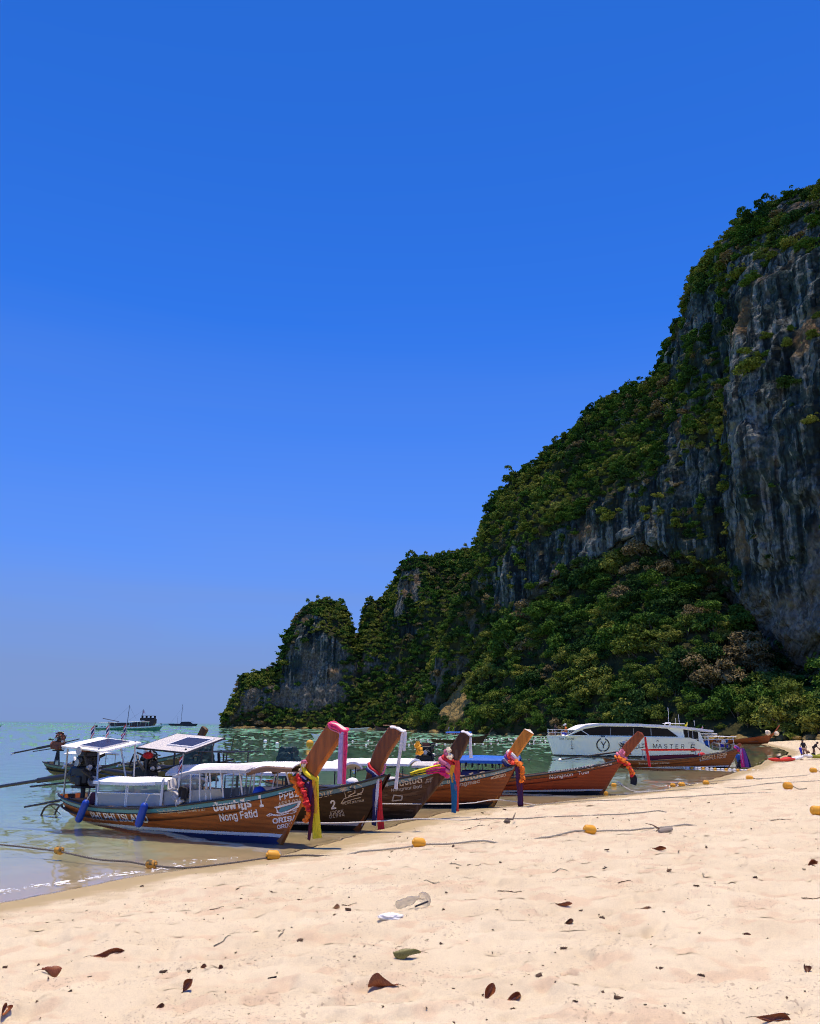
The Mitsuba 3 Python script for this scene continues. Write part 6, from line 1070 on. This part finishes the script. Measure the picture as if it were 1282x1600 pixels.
person('person in a white shirt on the aft deck behind the blue shirt', 'stand', 31.75, 90.4, 0.74, -100, skin='skin_light', top='shirt_white', bottom='trousers_navy', hair='hair_blond')
person('person in a grey top in the middle of the aft deck', 'lean', 32.25, 89.4, 0.74, 20, skin='skin_tan', top='shirt_grey', bottom='swim_maroon')
person('person in a white top leaning on the aft rail', 'lean', 32.7, 88.6, 0.60, -70, skin='skin_light', top='shirt_white', bottom='shorts_blue', k=0.95)
person('person in a blue shirt near the life ring at the stern', 'stand', 33.3, 88.9, 0.55, 180, skin='skin_tan', top='shirt_blue', bottom='shorts_blue', k=0.95)
person('person in a blue shirt wading behind the purple sashes', 'walk', 25.9, 66.9, -0.42, 180, skin='skin_tan', top='shirt_blue', bottom='trousers_navy')
beachgoer('person sitting on the sand near the white umbrella at the trees', 'sit', 112.5, 236.0, -120, skin='skin_tan', top='cloth_rose', bottom='swim_black', k=1.3)

# ---------------------------------------------------------------- kayaks, umbrella
mat('kayak_red', (0.62, 0.045, 0.015), 0.35); mat('kayak_white', (0.76, 0.75, 0.72), 0.35); mat('kayak_olive', (0.27, 0.28, 0.015), 0.35)
def kayak(label, p0, p1, cols):
    k = thing('kayak', label, 'kayak', 'kayaks on the sand'); d = np.array(p1) - np.array(p0); L = np.linalg.norm(d); tw = T().translate([float(p0[0]), float(p0[1]), bz(*p0) + 0.0]).rotate([0, 0, 1], math.degrees(math.atan2(d[1], d[0]))).rotate([0, 1, 0], -math.degrees(math.atan2(bz(*p1) - bz(*p0), L)))
    u = np.linspace(0, 1, 40); w = 0.40 * np.sin(np.clip(u, 0.001, 0.999) * np.pi) ** 0.62; a = np.linspace(0, 2 * np.pi, 17)
    zc = 0.22 + 0.16 * np.abs(2 * u - 1) ** 3; h = 0.20 * np.sin(np.clip(u, 0.001, .999) * np.pi) ** 0.35; cock = np.exp(-((u - 0.35) / 0.09) ** 4) + np.exp(-((u - 0.66) / 0.09) ** 4)
    P = np.stack([np.repeat(u[:, None] * L, 17, 1), w[:, None] * np.cos(a)[None], zc[:, None] + h[:, None] * np.sin(a)[None] - 0.16 * cock[:, None] * np.clip(np.sin(a), 0, 1)[None] ** 2], -1)
    n = len(cols); e = [0] + [int(round(40 * c[1])) for c in cols]; e[-1] = 39
    for i, (m, f) in enumerate(cols):
        g = grid_mesh(P[e[i]:e[i + 1] + 1]); g.invert(); add(k, ('hull', 'hull_section')[i > 0], g, m, True, tw=tw)
    for c in (0.33, 0.64): add(k, 'seat_back', box(0.05, 0.42, 0.24, (c * L - 0.25, 0, 0.40), 0.02), 'engine_black', 30, tw=tw)
    return k
kayak('red kayak with a white stern lying at the edge of the cove', (31.6, 75.0), (35.6, 76.5), [('kayak_red', 0.62), ('kayak_white', 1.0)]); kayak('olive green kayak behind the red one', (35.3, 76.2), (39.6, 78.4), [('kayak_white', 0.18), ('kayak_olive', 1.0)])
u_ = thing('beach_umbrella', 'white beach umbrella under the trees at the right edge', 'umbrella'); ux, uy = 117.5, 239.0; uz = bz(ux, uy)
add(u_, 'canopy', lathe([(0.02, 0.75), (0.9, 0.55), (1.9, 0.12), (1.95, 0.0), (1.9, 0.02), (0.9, 0.48), (0.02, 0.66)], 12), 'canvas_white', 20, tw=T().translate([ux, uy, uz + 2.5])); add(u_, 'pole', cyl((ux, uy, uz - 0.2), (ux, uy, uz + 3.1), 0.05), 'steel_pole', 40)
# ---------------------------------------------------------------- ropes, floats and buoys
def ground_line(pts, r, lift=0.0, n=None, bury=0.0):
    c = smooth_curve(np.c_[np.array(pts, float), np.zeros(len(pts))], n or 12 * len(pts)); z = np.maximum(beach_z(c[:, 0], c[:, 1]), 0.0)
    z = np.convolve(np.pad(z, 4, mode='edge'), np.ones(9) / 9, 'valid') + r * 0.8 + lift + 0.022; e = np.minimum(np.arange(len(z)), np.arange(len(z))[::-1]) / 6.0
    z = z - bury * np.clip(1 - e, 0, 1); c[:, 2] = z; return c
def float_mesh(L=0.30, r=0.105): return lathe([(0.001, -L / 2), (0.045, -L / 2), (0.05, -L * 0.42), (r * 0.8, -L * 0.40), (r, -L * 0.28), (r, L * 0.28), (r * 0.8, L * 0.40), (0.05, L * 0.42), (0.045, L / 2), (0.001, L / 2)], 18)
FLOAT = ply(float_mesh(), None, 40)
def put_float(parent, x, y, deg, m='buoy_yellow', k=1.0, z=None, name='float', label=None, tip=6.0):
    z = max(bz(x, y), 0.0) + 0.075 * k if z is None else z
    return add(parent, name, FLOAT, m, tw=T().translate([float(x), float(y), float(z)]).rotate([0, 0, 1], float(deg)).rotate([0, 1, 0], 90.0 + tip).scale(float(k)), label=label)
def algae(p, n, uv): return mix((0.62, 0.30, 0.03), (0.10, 0.075, 0.03), smoothstep(0.44, 0.62, fbm(p.x * 14, p.y * 14, p.z * 14, 3)))
mat('buoy_algae', proc(algae), 0.7)
R_ = thing('float_rope', 'long grey rope with yellow floats lying along the sand in front of the boats', 'rope')
for pts, bu in (([(-10.2, 20.8), (-9.45, 20.5), (-8.69, 20.13), (-7.69, 19.54), (-6.5, 18.55), (-5.74, 18.27), (-5.13, 17.84), (-4.24, 17.55), (-3.59, 18.08), (-2.85, 18.88), (-1.58, 18.96)], 0.05), ([(-1.27, 18.92), (-0.48, 19.06), (0.28, 19.48), (1.2, 19.4), (2.05, 19.16)], 0.05), ([(2.7, 19.43), (3.46, 19.76), (4.24, 20.23), (4.96, 20.28), (5.8, 20.1), (6.94, 20.27)], 0.06)):
    add(R_, 'rope', tube(ground_line(pts, 0.017, 0.0, None, bu), 0.019, 7), 'rope_dark' if pts[0][0] < -5 else 'rope_grey', 50)
for (x, y, d, m) in ((-7.69, 19.54, -30, 'buoy_algae'), (-5.13, 17.84, -20, 'buoy_algae'), (-2.85, 18.88, 20, 'buoy_yellow'), (0.28, 19.48, 12, 'buoy_yellow'), (4.24, 20.23, 12, 'buoy_yellow')): put_float(R_, x, y, d, m, 1.0 if m == 'buoy_yellow' else 0.8)
for lab, pts, m in (('grey mooring rope lying across the sand above the weathered boat', [(1.58, 25.45), (3.01, 24.96), (4.7, 24.21), (6.65, 24.59), (7.29, 24.35)], 'rope_grey'), ('thin rope on the sand leading from the orange prowed boat', [(3.57, 29.55), (6.54, 33.0), (10.15, 31.9), (14.11, 33.23)], 'rope_grey'), ('thin rope on the sand leading from the red mahogany boat', [(9.49, 38.24), (12.92, 40.0), (15.91, 40.0), (19.53, 40.76), (21.59, 42.53)], 'rope_grey'), ('farthest thin rope on the sand ending near the kayaks', [(14.12, 45.19), (17.21, 47.5), (20.74, 47.42), (23.87, 48.38)], 'rope_grey')):
    add(None, 'mooring_rope', tube(ground_line(pts, 0.014, 0, None, 0.05), 0.017, 6), m, 50); labels[[k for k in scene if k.startswith('mooring_rope')][-1]] = {'label': lab, 'category': 'rope', 'group': 'mooring ropes'}
for lab, pts in (('white mooring line running low past the bows from the nearest boat', [(-2.62, 20.95, 0.55), (-1.9, 22.3, 0.40), (-0.9, 23.3, 0.34), (0.35, 24.5, 0.30), (1.58, 25.45, 0.18)]), ('white mooring line stretched in front of the weathered boat', [(-1.0, 26.1, 0.55), (1.2, 28.0, 0.40), (2.2, 29.0, 0.36), (3.2, 30.6, 0.34), (4.6, 31.2, 0.14)]), ('pale line from the red mahogany bow down to the sand', [(9.3, 38.2, 0.55), (9.9, 37.6, 0.20), (11.2, 37.4, 0.27)])):
    key = add(None, 'mooring_line', tube(smooth_curve(pts, 26), 0.016, 6), 'rope_white', 50); labels[key] = {'label': lab, 'category': 'rope', 'group': 'mooring lines'}
b_lab = ('yellow float on the sand with a knotted rope end near the right edge', 'long orange float cut by the right edge of the picture', 'yellow float at the water edge right of the catamaran', 'pale yellow float in the wash below the catamaran', 'first of two orange floats touching at the waterline', 'second of two orange floats touching at the waterline', 'left of two yellow floats drifting beside the red bow', 'right of two yellow floats drifting beside the red bow', 'yellow float resting against the red mahogany bow', 'yellow float half hidden at the right edge below the kayaks')
for lab, (x, y, d, k) in zip(b_lab, ((15.36, 34.81, 30, 1.9), (10.12, 21.44, 10, 1.5), (18.85, 47.39, 5, 1.7), (15.46, 44.6, 12, 1.5), (14.05, 44.13, 0, 1.5), (13.45, 43.67, 20, 1.3), (10.46, 43.63, 5, 1.2), (10.0, 44.04, 20, 1.2), (8.75, 38.0, 60, 1.1), (24.18, 51.15, 0, 1.9))):
    f = thing('float', lab, 'float', 'loose floats'); k *= 0.74; put_float(f, x, y, d, 'buoy_yellow', k, name='body'); add(f, 'rope_end', tube(smooth_curve([(x + 0.15 * k * math.cos(math.radians(d)), y, max(bz(x, y), 0) + 0.08 * k), (x + 0.3 * k, y - 0.05, max(bz(x + .3 * k, y), 0) + 0.03), (x + 0.55 * k, y + 0.04, max(bz(x + .55 * k, y), 0) + 0.02)], 9), 0.018, 6), 'rope_dark', 50)
for lab, x, y, r, m in (('large yellow mooring buoy in the open water left of the nearest prow', -14.2, 124.3, 0.55, 'buoy_yellow'), ('small white buoy left of the yellow mooring buoy', -23.9, 143.6, 0.30, 'buoy_white'), ('white buoy in the bay behind the metal awning frame', -19.5, 128.0, 0.26, 'buoy_white')):
    q = thing('mooring_buoy', lab, 'buoy', 'mooring buoys'); m_ = trimesh.creation.icosphere(3, r); m_.apply_translation((x, y, r * 0.45)); add(q, 'body', m_, m, True); add(q, 'eye_ring', lathe([(0.09 + 0.025 * math.cos(a), 0.025 * math.sin(a)) for a in np.linspace(0, 2 * np.pi, 9)], 12), 'dark_steel', 40, tw=T().translate([x, y, r * 1.5]).rotate([1, 0, 0], 90))
BALL = ply(trimesh.creation.icosphere(2, 1.0), None, True); _rr = np.random.default_rng(8)
for lab, a, b2, n, r, cols in (('line of small white swim floats across the middle of the cove', (-13, 150), (47, 262), 34, 0.20, ('buoy_white',)), ('nearer line of small white swim floats in the cove', (-9, 126), (50, 188), 32, 0.15, ('buoy_white',)), ('short line of white swim floats by the blue awning boat', (0, 190), (34, 196), 22, 0.18, ('buoy_white',)), ('line of cream and yellow floats in front of the low brown boat', (19.8, 66.0), (26.3, 60.6), 30, 0.085, ('buoy_white', 'buoy_yellow', 'buoy_white'))):
    q = thing('float_line', lab, 'float line', 'float lines on the water'); pts = np.array([np.array(a) + (np.array(b2) - np.array(a)) * f + np.array([1.2, 1.5]) * (0.02 * abs(b2[0] - a[0])) * math.sin(5 * f) for f in np.linspace(0, 1, n)])
    add(q, 'rope', tube(np.c_[pts, np.full(n, 0.02)], 0.02, 5), 'rope_grey', 50)
    for i, p in enumerate(pts):
        p = p + _rr.normal(size=2) * (0.5 if r > 0.1 else 0.02) ; add(q, 'float', BALL, cols[i % len(cols)], tw=T().translate([float(p[0]), float(p[1]), r * 0.3]).scale([r * (1.0 if r > .1 else 1.6), r, r * 0.9]))

# ---------------------------------------------------------------- fallen leaves, twigs, litter on the sand
def leafskin(key, a, b, vein):
    def col(p, n, uv):
        u, v = uv.x, uv.y; side = dr.abs(v - 0.5) * 2; rib = smoothstep(0.05, 0.015, side); w = dr.abs(dr.sin((u * 9 - side * 2.4) * 3.1416)); lat = smoothstep(0.16, 0.04, w) * 0.6
        c = mix(a, b, fbm(p.x * 60, p.y * 60, p.z * 60, 3)); return mix(c, vein, dr.maximum(rib, lat))
    return mat(key, proc(col), 0.5, specular=0.4)
leafskin('leaf_fallen_brown', (0.12, 0.030, 0.010), (0.30, 0.090, 0.028), (0.42, 0.17, 0.07)); leafskin('leaf_fallen_dark', (0.055, 0.018, 0.008), (0.150, 0.050, 0.020), (0.19, 0.08, 0.035)); leafskin('leaf_fallen_green', (0.10, 0.10, 0.02), (0.22, 0.20, 0.06), (0.30, 0.28, 0.12)); leafskin('leaf_fallen_tan', (0.30, 0.15, 0.07), (0.42, 0.24, 0.13), (0.25, 0.12, 0.06)); mat('stalk', (0.10, 0.05, 0.025), 0.8)
def fallen_leaf(label, x, y, deg, L, W, m, curl=0.5, roll=0.5, tilt=0.0, up=0.0, seed=0, stem=True):
    L, W = L * 0.84, W * 0.84; f = thing('fallen_leaf', label, 'leaf', 'fallen leaves on the sand'); r = np.random.default_rng(seed)
    u, v = np.meshgrid(np.linspace(0, 1, 26), np.linspace(-1, 1, 17), indexing='ij'); prof = np.sin(np.pi * u ** 1.25) ** 0.75 * (1 + 0.10 * np.sin(7 * u + seed) * v); ang = v * roll * (0.6 + 0.8 * u); w = W / 2 * prof
    yy = w * np.sin(ang * np.pi / 2) / max(roll, 0.05) / (np.pi / 2); zz = w * (1 - np.cos(ang * np.pi / 2)) / max(roll, 0.05); n_ = np.stack([u * 2.5 + seed, v * 1.5, 0 * u], -1)
    zz = zz + (meshkit.fbm(n_, 3, seed) - 0.5) * 0.26 * W; xx = (u - 0.5) * L; a = curl * (u - 0.5) * 2; zz = zz + 0.5 * L * curl * (u - 0.5) ** 2 * 2
    P = np.stack([xx * (1 - 0.15 * abs(curl)), yy, zz], -1)
    c, s = math.cos(tilt), math.sin(tilt); P = np.stack([P[..., 0] * c - P[..., 2] * s, P[..., 1], P[..., 0] * s + P[..., 2] * c], -1)
    a_ = up; c, s = math.cos(a_), math.sin(a_); P = np.stack([P[..., 0], P[..., 1] * c - P[..., 2] * s, P[..., 1] * s + P[..., 2] * c], -1)
    P[..., 2] -= P[..., 2].min() + 0.012
    du, dv = np.gradient(P, axis=0), np.gradient(P, axis=1); nn = np.cross(du, dv); nn /= np.linalg.norm(nn, axis=-1, keepdims=True) + 1e-12
    top, bot = grid_mesh(P + nn * 0.0007), grid_mesh(P - nn * 0.0007); bot.invert(); uv = np.stack([u.ravel(), (v.ravel() + 1) / 2], 1)
    tw = place(x, y, bz(x, y) + 0.002, deg); add(f, 'blade', cat(top, bot), m, True, tw=tw, uv=np.vstack([uv, uv]))
    if stem:
        p = P[0, 8]; add(f, 'stalk', tube([p, p + [-0.03, 0.005, -0.004], p + [-0.07, 0.0, -0.015]], 0.0022, 5), 'stalk', 40, tw=tw)
    return f
B_, D_, G_, N_ = 'leaf_fallen_brown', 'leaf_fallen_dark', 'leaf_fallen_green', 'leaf_fallen_tan'
fallen_leaf('folded brown leaf standing like a tent near the lower left corner', -3.45, 8.92, 10, 0.24, 0.18, B_, 0.5, 1.5, 0.0, 2.8, 3); fallen_leaf('long dark brown leaf lying left of centre on the sand', -3.10, 9.5, 18, 0.44, 0.13, B_, 0.35, 1.0, 0.05, 0.7, 4); fallen_leaf('small dark leaf standing upright in the lower left', -1.86, 7.86, 70, 0.15, 0.11, B_, 0.35, 0.8, 1.0, 0.5, 5)
fallen_leaf('brown leaf cut by the left edge of the picture', -3.27, 7.54, 110, 0.17, 0.12, B_, 0.3, 0.9, 0.3, 0.5, 6); fallen_leaf('tiny black leaf below the upright dark one', -1.97, 7.42, 40, 0.10, 0.06, D_, 0.3, 0.9, 0.2, 0.4, 7); fallen_leaf('tiny dark triangular leaf left of the bottle', -1.74, 8.6, 60, 0.085, 0.07, D_, 0.2, 0.8, 0.5, 0.4, 8); fallen_leaf('shrivelled grey brown scrap beside the tiny triangular leaf', -1.97, 8.89, 10, 0.10, 0.07, D_, 0.5, 1.6, 0.1, 0.3, 9)
fallen_leaf('broad veined brown leaf at the bottom centre', -0.18, 7.74, 172, 0.32, 0.22, B_, 0.22, 0.6, -0.10, 0.50, 10); fallen_leaf('curled olive green leaf above the broad brown one', 0.02, 8.51, 186, 0.34, 0.15, G_, 0.5, 1.0, 0.0, 2.8, 11); fallen_leaf('pointed brown leaf standing on its edge with a long stalk', 0.68, 7.35, 75, 0.18, 0.11, B_, 0.35, 0.8, 1.1, 0.5, 12); fallen_leaf('curled dark leaf right of the pointed standing leaf', 0.87, 7.29, 25, 0.16, 0.10, B_, 0.5, 1.1, 0.2, 0.6, 13)
fallen_leaf('twisted tan leaf right of the bottle', 1.99, 11.25, 0, 0.28, 0.10, B_, 0.6, 1.4, 0.0, 0.3, 14); fallen_leaf('crumpled brown and white leaf below the twisted tan one', 1.83, 10.09, 30, 0.17, 0.14, D_, 0.6, 1.7, 0.2, 0.6, 15); fallen_leaf('narrow tan leaf on the right half of the sand', 2.91, 10.83, -25, 0.20, 0.06, N_, 0.2, 0.9, 0.0, 0.3, 16); fallen_leaf('dark twisted leaf below the driftwood on the right', 4.77, 16.59, -10, 0.34, 0.13, B_, 0.5, 1.2, 0.0, 0.6, 17)
fallen_leaf('curled brown leaf touching the right edge', 6.38, 13.88, 20, 0.24, 0.17, B_, 0.7, 1.3, 0.1, 0.6, 18); fallen_leaf('half buried dark leaf at the right edge', 3.37, 7.65, 90, 0.11, 0.09, D_, 0.3, 0.8, 0.5, 0.5, 19); fallen_leaf('long black leaf at the bottom right corner', 2.60, 6.50, -15, 0.29, 0.10, B_, 0.5, 1.0, 0.0, 0.6, 20); fallen_leaf('small black leaf right of centre', 3.49, 9.25, 0, 0.15, 0.05, D_, 0.2, 1.4, 0.0, 0.2, 21); fallen_leaf('small curled tan leaf left of the bottle', -0.9, 11.6, 10, 0.14, 0.10, N_, 0.5, 1.4, 0.1, 0.4, 22)
for k, (x, y, d, L) in enumerate(((1.2, 15.6, 5, 0.26), (0.88, 15.6, -10, 0.22), (1.45, 12.3, -30, 0.36), (-2.04, 10.1, 60, 0.25), (-0.75, 11.8, 40, 0.24), (8.2, 20.7, 8, 0.5), (9.0, 21.0, 10, 0.6), (1.9, 23.2, 4, 0.7), (5.8, 19.9, 50, 0.5), (-1.4, 10.3, 80, 0.22), (3.1, 12.6, 20, 0.2), (4.4, 13.1, 70, 0.2), (5.0, 11.0, -35, 0.22), (2.5, 14.2, 15, 0.25), (-2.6, 12.4, 5, 0.2), (0.4, 13.6, -15, 0.24))):
    c, s = math.cos(math.radians(d)), math.sin(math.radians(d)); f = np.linspace(-0.5, 0.5, 9); xs_, ys_ = x + c * L * f + 0.05 * L * np.sin(f * 7 + k), y + s * L * f + 0.05 * L * np.cos(f * 9 + k); z_ = beach_z(xs_, ys_) + 0.006
    key = add(None, 'twig', tube(np.stack([xs_, ys_, z_], -1), np.linspace(0.008, 0.004, 9) * (1.6 if L > .4 else 1), 5), 'rope_dark' if k % 2 else 'stalk', 40); labels[key] = {'label': ('thin dry twig lying on the open sand', 'short grey dry twig lying on the sand')[k % 2], 'category': 'twig', 'group': ('brown twigs on the sand', 'grey twigs on the sand')[k % 2]}
wd = thing('driftwood', 'grey knot of driftwood beside the float rope', 'driftwood'); add(wd, 'log', tube([(5.62, 19.45, bz(5.6, 19.45) + 0.03), (5.75, 19.50, bz(5.75, 19.5) + 0.05), (5.95, 19.62, bz(5.95, 19.6) + 0.07)], [0.05, 0.06, 0.045], 8), 'bark_pale', 40); add(wd, 'branch', tube([(5.7, 19.5, bz(5.7, 19.5) + 0.04), (5.60, 19.9, bz(5.6, 19.9) + 0.12), (5.5, 20.1, bz(5.5, 20.1) + 0.16)], [0.018, 0.012, 0.006], 6), 'stalk', 40)
wd = thing('driftwood', 'knotted driftwood root on the rope above the weathered boat', 'driftwood'); add(wd, 'log', blob(0.075, (2.72, 23.6, bz(2.72, 23.6) + 0.04), 2, 0.4, 2.5, 3, (1.2, 0.9, 0.8)), 'bark', 40); add(wd, 'branch', tube([(2.72, 23.6, bz(2.72, 23.6) + 0.1), (2.90, 23.8, bz(2.9, 23.8) + 0.12), (3.0, 24.0, bz(3.0, 24.0) + 0.22)], [0.035, 0.028, 0.012], 6), 'bark', 40)
scene['cup_plastic'] = {'type': 'blendbsdf', 'weight': 0.74, 'a': {'type': 'twosided', 'b': {'type': 'principled', 'base_color': rgb(0.30, 0.26, 0.20), 'roughness': 0.2}}, 'b': {'type': 'thindielectric', 'int_ior': 1.45}}
cp = thing('plastic_bottle', 'crushed clear plastic bottle lying on the sand', 'bottle'); z0 = bz(0.05, 11.1)
bm = fine(lathe([(0.004, 0.0), (0.055, 0.002), (0.06, 0.02), (0.062, 0.10), (0.056, 0.16), (0.062, 0.20), (0.055, 0.27), (0.03, 0.33), (0.022, 0.36), (0.022, 0.39)], 20), 0.03); bm.vertices += (meshkit.fbm(bm.vertices * 14, 3, 4)[:, None] - 0.5) * 0.035
add(cp, 'body', bm, 'cup_plastic', True, tw=T().translate([-0.10, 11.0, z0 + 0.07]).rotate([0, 0, 1], 35).rotate([0, 1, 0], 80).scale(0.86)); add(cp, 'bottom_dome', lathe([(0.115, 0.0), (0.108, 0.05), (0.08, 0.09), (0.04, 0.112), (0.002, 0.118)], 22), 'cup_plastic', True, tw=T().translate([0.22, 11.25, z0 + 0.08]).rotate([0, 0, 1], 30).rotate([0, 1, 0], 70).scale(0.85)); add(cp, 'dark_straw', tube([(0.12, 11.05, z0 + 0.05), (0.28, 11.15, z0 + 0.09)], 0.012, 8), 'engine_black', 40)
pt = thing('paper_tissue', 'crumpled white tissue left of the plastic bottle', 'tissue'); tm = blob(0.11, (0, 0, 0.015), 3, 0.5, 3, 6, (1.3, 0.8, 0.35)); add(pt, 'sheet', tm, 'canvas_white', True, tw=place(-0.17, 10.5, bz(-0.17, 10.5)))
# scraps of bark and leaf too small to pick apart
_q = np.random.default_rng(12); fl = []
for k in range(1500):
    rr = 5.5 + 26 * _q.random() ** 1.6; aa = math.radians(_q.uniform(-30, 34)); x, y = rr * math.sin(aa), rr * math.cos(aa)
    if shore_dist(np.array([x]), np.array([y]))[0] < 1.0: continue
    s = _q.choice([0.005, 0.009, 0.015, 0.026], p=[0.45, 0.32, 0.17, 0.06]) * (1 + rr / 30); n_ = _q.integers(4, 7); a = np.sort(_q.uniform(0, 2 * np.pi, n_)); e = _q.uniform(0.35, 1.0)
    c_ = np.stack([np.cos(a) * s * 1.3, np.sin(a) * s * e, _q.normal(size=n_) * s * 0.3], -1); th = _q.uniform(0, 6.28); c_ = np.stack([c_[:, 0] * math.cos(th) - c_[:, 1] * math.sin(th), c_[:, 0] * math.sin(th) + c_[:, 1] * math.cos(th), c_[:, 2]], -1)
    V = np.vstack([c_, c_ * 0.9 + [0, 0, s * 0.35]]); 
    try: h = trimesh.convex.convex_hull(V)
    except Exception: continue
    h.apply_translation((x, y, 0)); fl.append(h)
_fm = cat(*fl); _cen = np.repeat(np.array([f.vertices[:, :2].mean(0) for f in fl]), [len(f.vertices) for f in fl], axis=0); _fm.vertices[:, 2] += beach_z(_cen[:, 0], _cen[:, 1]) + 0.002
mat('scrap', proc(lambda p, n, uv: mix((0.025, 0.016, 0.010), (0.13, 0.075, 0.04), noise(p.x * 9, p.y * 9))), 0.9)
add(None, 'leaf_litter', _fm, 'scrap', False); labels['leaf_litter'] = {'label': 'small dark scraps of bark and leaf scattered over the sand', 'kind': 'stuff'}
# dark rocks at the foot of the cliff
_q = np.random.default_rng(15); rk = []
for C, n in ((MASSIF, 150), (HEADLAND, 170)):
    base = C[:, 1, :2]
    for k in range(n):
        f = _q.uniform(0, len(base) - 1.01); i = int(f); p = base[i] + (base[i + 1] - base[i]) * (f - i); r = np.linalg.norm(p); p = p * (1 - _q.uniform(0.0, 5.0) / r); s = _q.uniform(0.4, 1.7) * (1.3 if n == 170 else 1.0)
        rk.append(blob(s, (p[0], p[1], _q.uniform(-0.1, 0.5) + (0.9 if p[1] < 225 else 0)), 1, 0.45, 1.3, k, (1.4, 1.0, 0.75)))
_rkm = cat(*rk); add(None, 'shore_rocks', _rkm, 'limestone', False, uv=np.ones((len(_rkm.vertices), 2))); labels['shore_rocks'] = {'label': 'dark rocks along the foot of the cliff', 'kind': 'stuff'}
# thin foam left by the wash along the waterline
_q = np.random.default_rng(19); fo = []
for (x0, y0), (x1, y1), n, w in (((-7.2, 14.8), (-5.5, 17.0), 70, 0.10), ((-5.4, 17.1), (-3.9, 19.0), 45, 0.16), ((-6.1, 16.4), (-4.9, 17.5), 36, 0.09), ((13.2, 43.6), (16.2, 46.5), 70, 0.35), ((31.5, 74.5), (36.5, 84.5), 60, 0.5)):
    for k in range(n):
        f = _q.random(); p = np.array([x0 + (x1 - x0) * f, y0 + (y1 - y0) * f]) + _q.normal(size=2) * w + 0.12 * np.array([math.sin(9 * f), math.cos(7 * f)]); s = 0.014 * math.exp(_q.normal() * 0.6) * (1 + p[1] / 40)
        a = np.linspace(0, 2 * np.pi, 9)[:-1]; rr = s * _q.uniform(0.5, 1.3, 8); e = _q.uniform(0.3, 0.8); th = _q.normal(1.0, 0.4); c = np.stack([rr * np.cos(a) * 1.6, rr * np.sin(a) * e], -1); c = np.stack([c[:, 0] * math.cos(th) - c[:, 1] * math.sin(th), c[:, 0] * math.sin(th) + c[:, 1] * math.cos(th)], -1) + p
        if shore_dist(p[:1], p[1:])[0] > 0.15: continue
        z = max(0.012, bz(*p) + 0.006); V = np.vstack([np.c_[c, np.full(8, z)], [[p[0], p[1], z + 0.012]]]); fo.append(M(V, [[i, (i + 1) % 8, 8] for i in range(8)]))
mat('foam', (0.78, 0.80, 0.78), 0.9); add(None, 'sea_foam', cat(*fo), 'foam', False); labels['sea_foam'] = {'label': 'thin white foam along the waterline', 'kind': 'stuff'}
